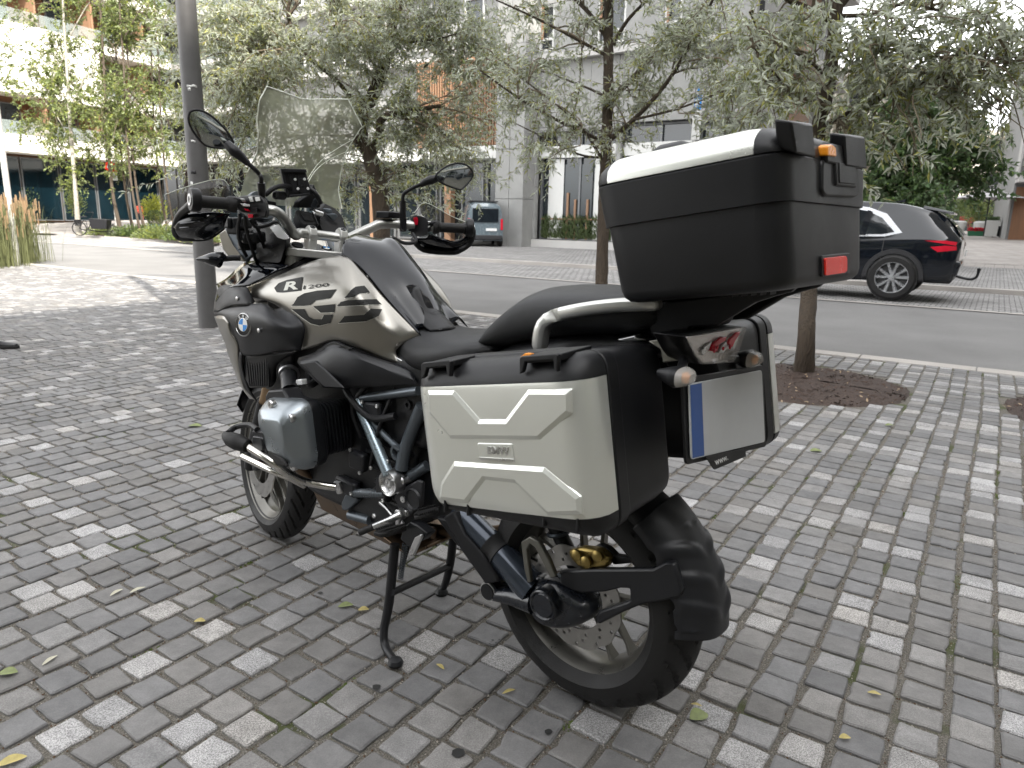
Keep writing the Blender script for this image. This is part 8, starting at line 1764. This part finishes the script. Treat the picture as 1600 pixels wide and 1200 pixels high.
# ---- people
def skin(name, verts, edges, mat_, par, sub=2):
    me_ = bpy.data.meshes.new(name); me_.from_pydata([v[:3] for v in verts], edges, []); o = bpy.data.objects.new(name, me_); COL.objects.link(o); o.parent = par
    md = o.modifiers.new('k', 'SKIN'); me_.skin_vertices.new() if not me_.skin_vertices else None
    for i, v in enumerate(verts): me_.skin_vertices[0].data[i].radius = (v[3], v[4] if len(v) > 4 else v[3])
    me_.skin_vertices[0].data[0].use_root = True; md.use_smooth_shade = True
    s2 = o.modifiers.new('s', 'SUBSURF'); s2.levels = sub; s2.render_levels = sub; me_.materials.append(M[mat_]); return o
def person(c, rz, label, top, legs_, sc=1.0, shoe=True):
    r_ = empty('person', c, rz, label, 'person'); r_.scale = (sc,) * 3
    # local: x forward; mid-stride, front foot at x=+.32
    skin('body', [(0, 0, .95, .10), (0, 0, 1.10, .105), (.01, 0, 1.28, .12), (.02, 0, 1.42, .10), (.03, 0, 1.50, .05), (.05, 0, 1.57, .05), (.06, 0, 1.66, .085), (.06, 0, 1.75, .07),
                  (0, .10, .88, .085), (.14, .10, .50, .06), (.26, .10, .12, .042), (.30, .10, .06, .038), (0, -.10, .88, .085), (-.06, -.10, .50, .06), (-.34, -.10, .20, .042), (-.32, -.10, .14, .036),
                  (.01, .19, 1.40, .055), (-.03, .23, 1.14, .042), (.06, .24, .92, .032), (.09, .24, .85, .028), (.01, -.19, 1.40, .055), (.06, -.23, 1.14, .042), (.18, -.23, .96, .032), (.22, -.23, .90, .028)],
         [(0, 1), (1, 2), (2, 3), (3, 4), (4, 5), (5, 6), (6, 7), (0, 8), (8, 9), (9, 10), (10, 11), (0, 12), (12, 13), (13, 14), (14, 15), (3, 16), (16, 17), (17, 18), (18, 19), (3, 20), (20, 21), (21, 22), (22, 23)], 'skin', r_)
    for y, x0 in ((.24, .09), (-.23, .22)):
        z0 = .85 if y > 0 else .90
        for k, l in enumerate((.075, .085, .08, .065)):
            g = MB(); yy = y + (k - 1.5) * .0; xx = x0 + .018 * (1.5 - k); g.tube([Vector((xx, yy, z0)), Vector((xx + .005, yy - .004, z0 - l * .6)), Vector((xx + .0, yy - .012 * (1 if y > 0 else -1), z0 - l))], [.009, .008, .006], 6, 2); g.obj('finger', M['skin'], r_)
        g = MB(); g.tube([Vector((x0 + .03, y, z0 + .02)), Vector((x0 + .045, y - .01, z0 - .03))], [.010, .007], 6); g.obj('thumb', M['skin'], r_)
    skin('shirt', [(0, 0, .93, .118, .145), (0, 0, 1.10, .115, .14), (.01, 0, 1.28, .125, .16), (.02, 0, 1.42, .105, .13), (.03, 0, 1.49, .058), (.01, .20, 1.41, .066), (-.03, .24, 1.14, .054), (.06, .25, .94, .042), (.01, -.20, 1.41, .066), (.06, -.24, 1.14, .054), (.18, -.24, .98, .042)], [(0, 1), (1, 2), (2, 3), (3, 4), (3, 5), (5, 6), (6, 7), (3, 8), (8, 9), (9, 10)], top, r_)
    skin('trousers', [(0, 0, .98, .115, .14), (0, .10, .86, .10), (.14, .10, .50, .075), (.27, .10, .12, .058), (0, -.10, .86, .10), (-.06, -.10, .50, .075), (-.34, -.10, .21, .058)], [(0, 1), (1, 2), (2, 3), (0, 4), (4, 5), (5, 6)], legs_, r_)
    g = MB(); g.loft([[Vector((.05 + .088 * s_ * math.cos(a) - .012, .082 * s_ * math.sin(a), z)) for a in [2 * math.pi * k / 16 for k in range(16)]] for z, s_ in ((1.64, .96), (1.72, 1.08), (1.79, .92), (1.83, .5))]); g.obj('hair', M['hair'], r_, sub=1)
    for y in (.032, -.032): g = MB(); g.lathe([(.0, 0), (.011, .002), (.0, .009)], (.135, y, 1.69), (1, 0, 0), 10); g.obj('eye', M['fwhite'], r_)
    g = MB(); g.loft([[Vector((.135, -.010, 1.685)), Vector((.135, .010, 1.685)), Vector((.135, 0, 1.70))], [Vector((.150, -.014, 1.655)), Vector((.150, .014, 1.655)), Vector((.165, 0, 1.665))]]); g.obj('nose', M['skin'], r_)
    def shoe_(x, y, z, pitch):
        L = []
        for t, w_, h_, dz in ((-.10, .028, .075, 0), (-.07, .036, .085, 0), (0, .036, .075, 0), (.06, .043, .055, 0), (.12, .045, .045, 0), (.165, .038, .038, .004), (.195, .02, .025, .008)):
            L.append([Vector((t, w_ * a, dz + h_ * b_)) for a, b_ in ((-1, 0), (1, 0), (1.02, .4), (.7, .85), (0, 1), (-.7, .85), (-1.02, .4))])
        g = MB(); g.loft(L); Rm = Matrix.Rotation(pitch, 3, 'Y'); g.v = [Rm @ v + Vector((x, y, z)) for v in g.v]; sh = g.obj('shoe', M['shoe'], r_, sub=1, smooth=60)
        g = MB(); L = [[Vector((t, w_ * a, zz_)) for a, zz_ in ((-1, -.012), (1, -.012), (1, .012), (-1, .012))] for t, w_ in ((-.108, .028), (-.07, .040), (.0, .038), (.07, .048), (.14, .047), (.19, .032), (.205, .012))]; g.loft(L); g.v = [Rm @ v + Vector((x, y, z)) for v in g.v]; g.obj('sole', M['rubber'], sh, bevel=.003)
    shoe_(.29, .10, .015, 0.0); shoe_(-.36, -.10, .10, .75); return r_
gp = gr(30, 545); person(Vector((gp.x, gp.y, -.0)) + Vector((-.50, -.10, 0)), .02, 'person walking in from the left edge, only one dark shoe in the picture', 'jacket', 'denim')
person(atz(-4, 26, 0), 2.2, 'person in a pale blue shirt half hidden behind the slim post and tall grass', 'shirt', 'denim')
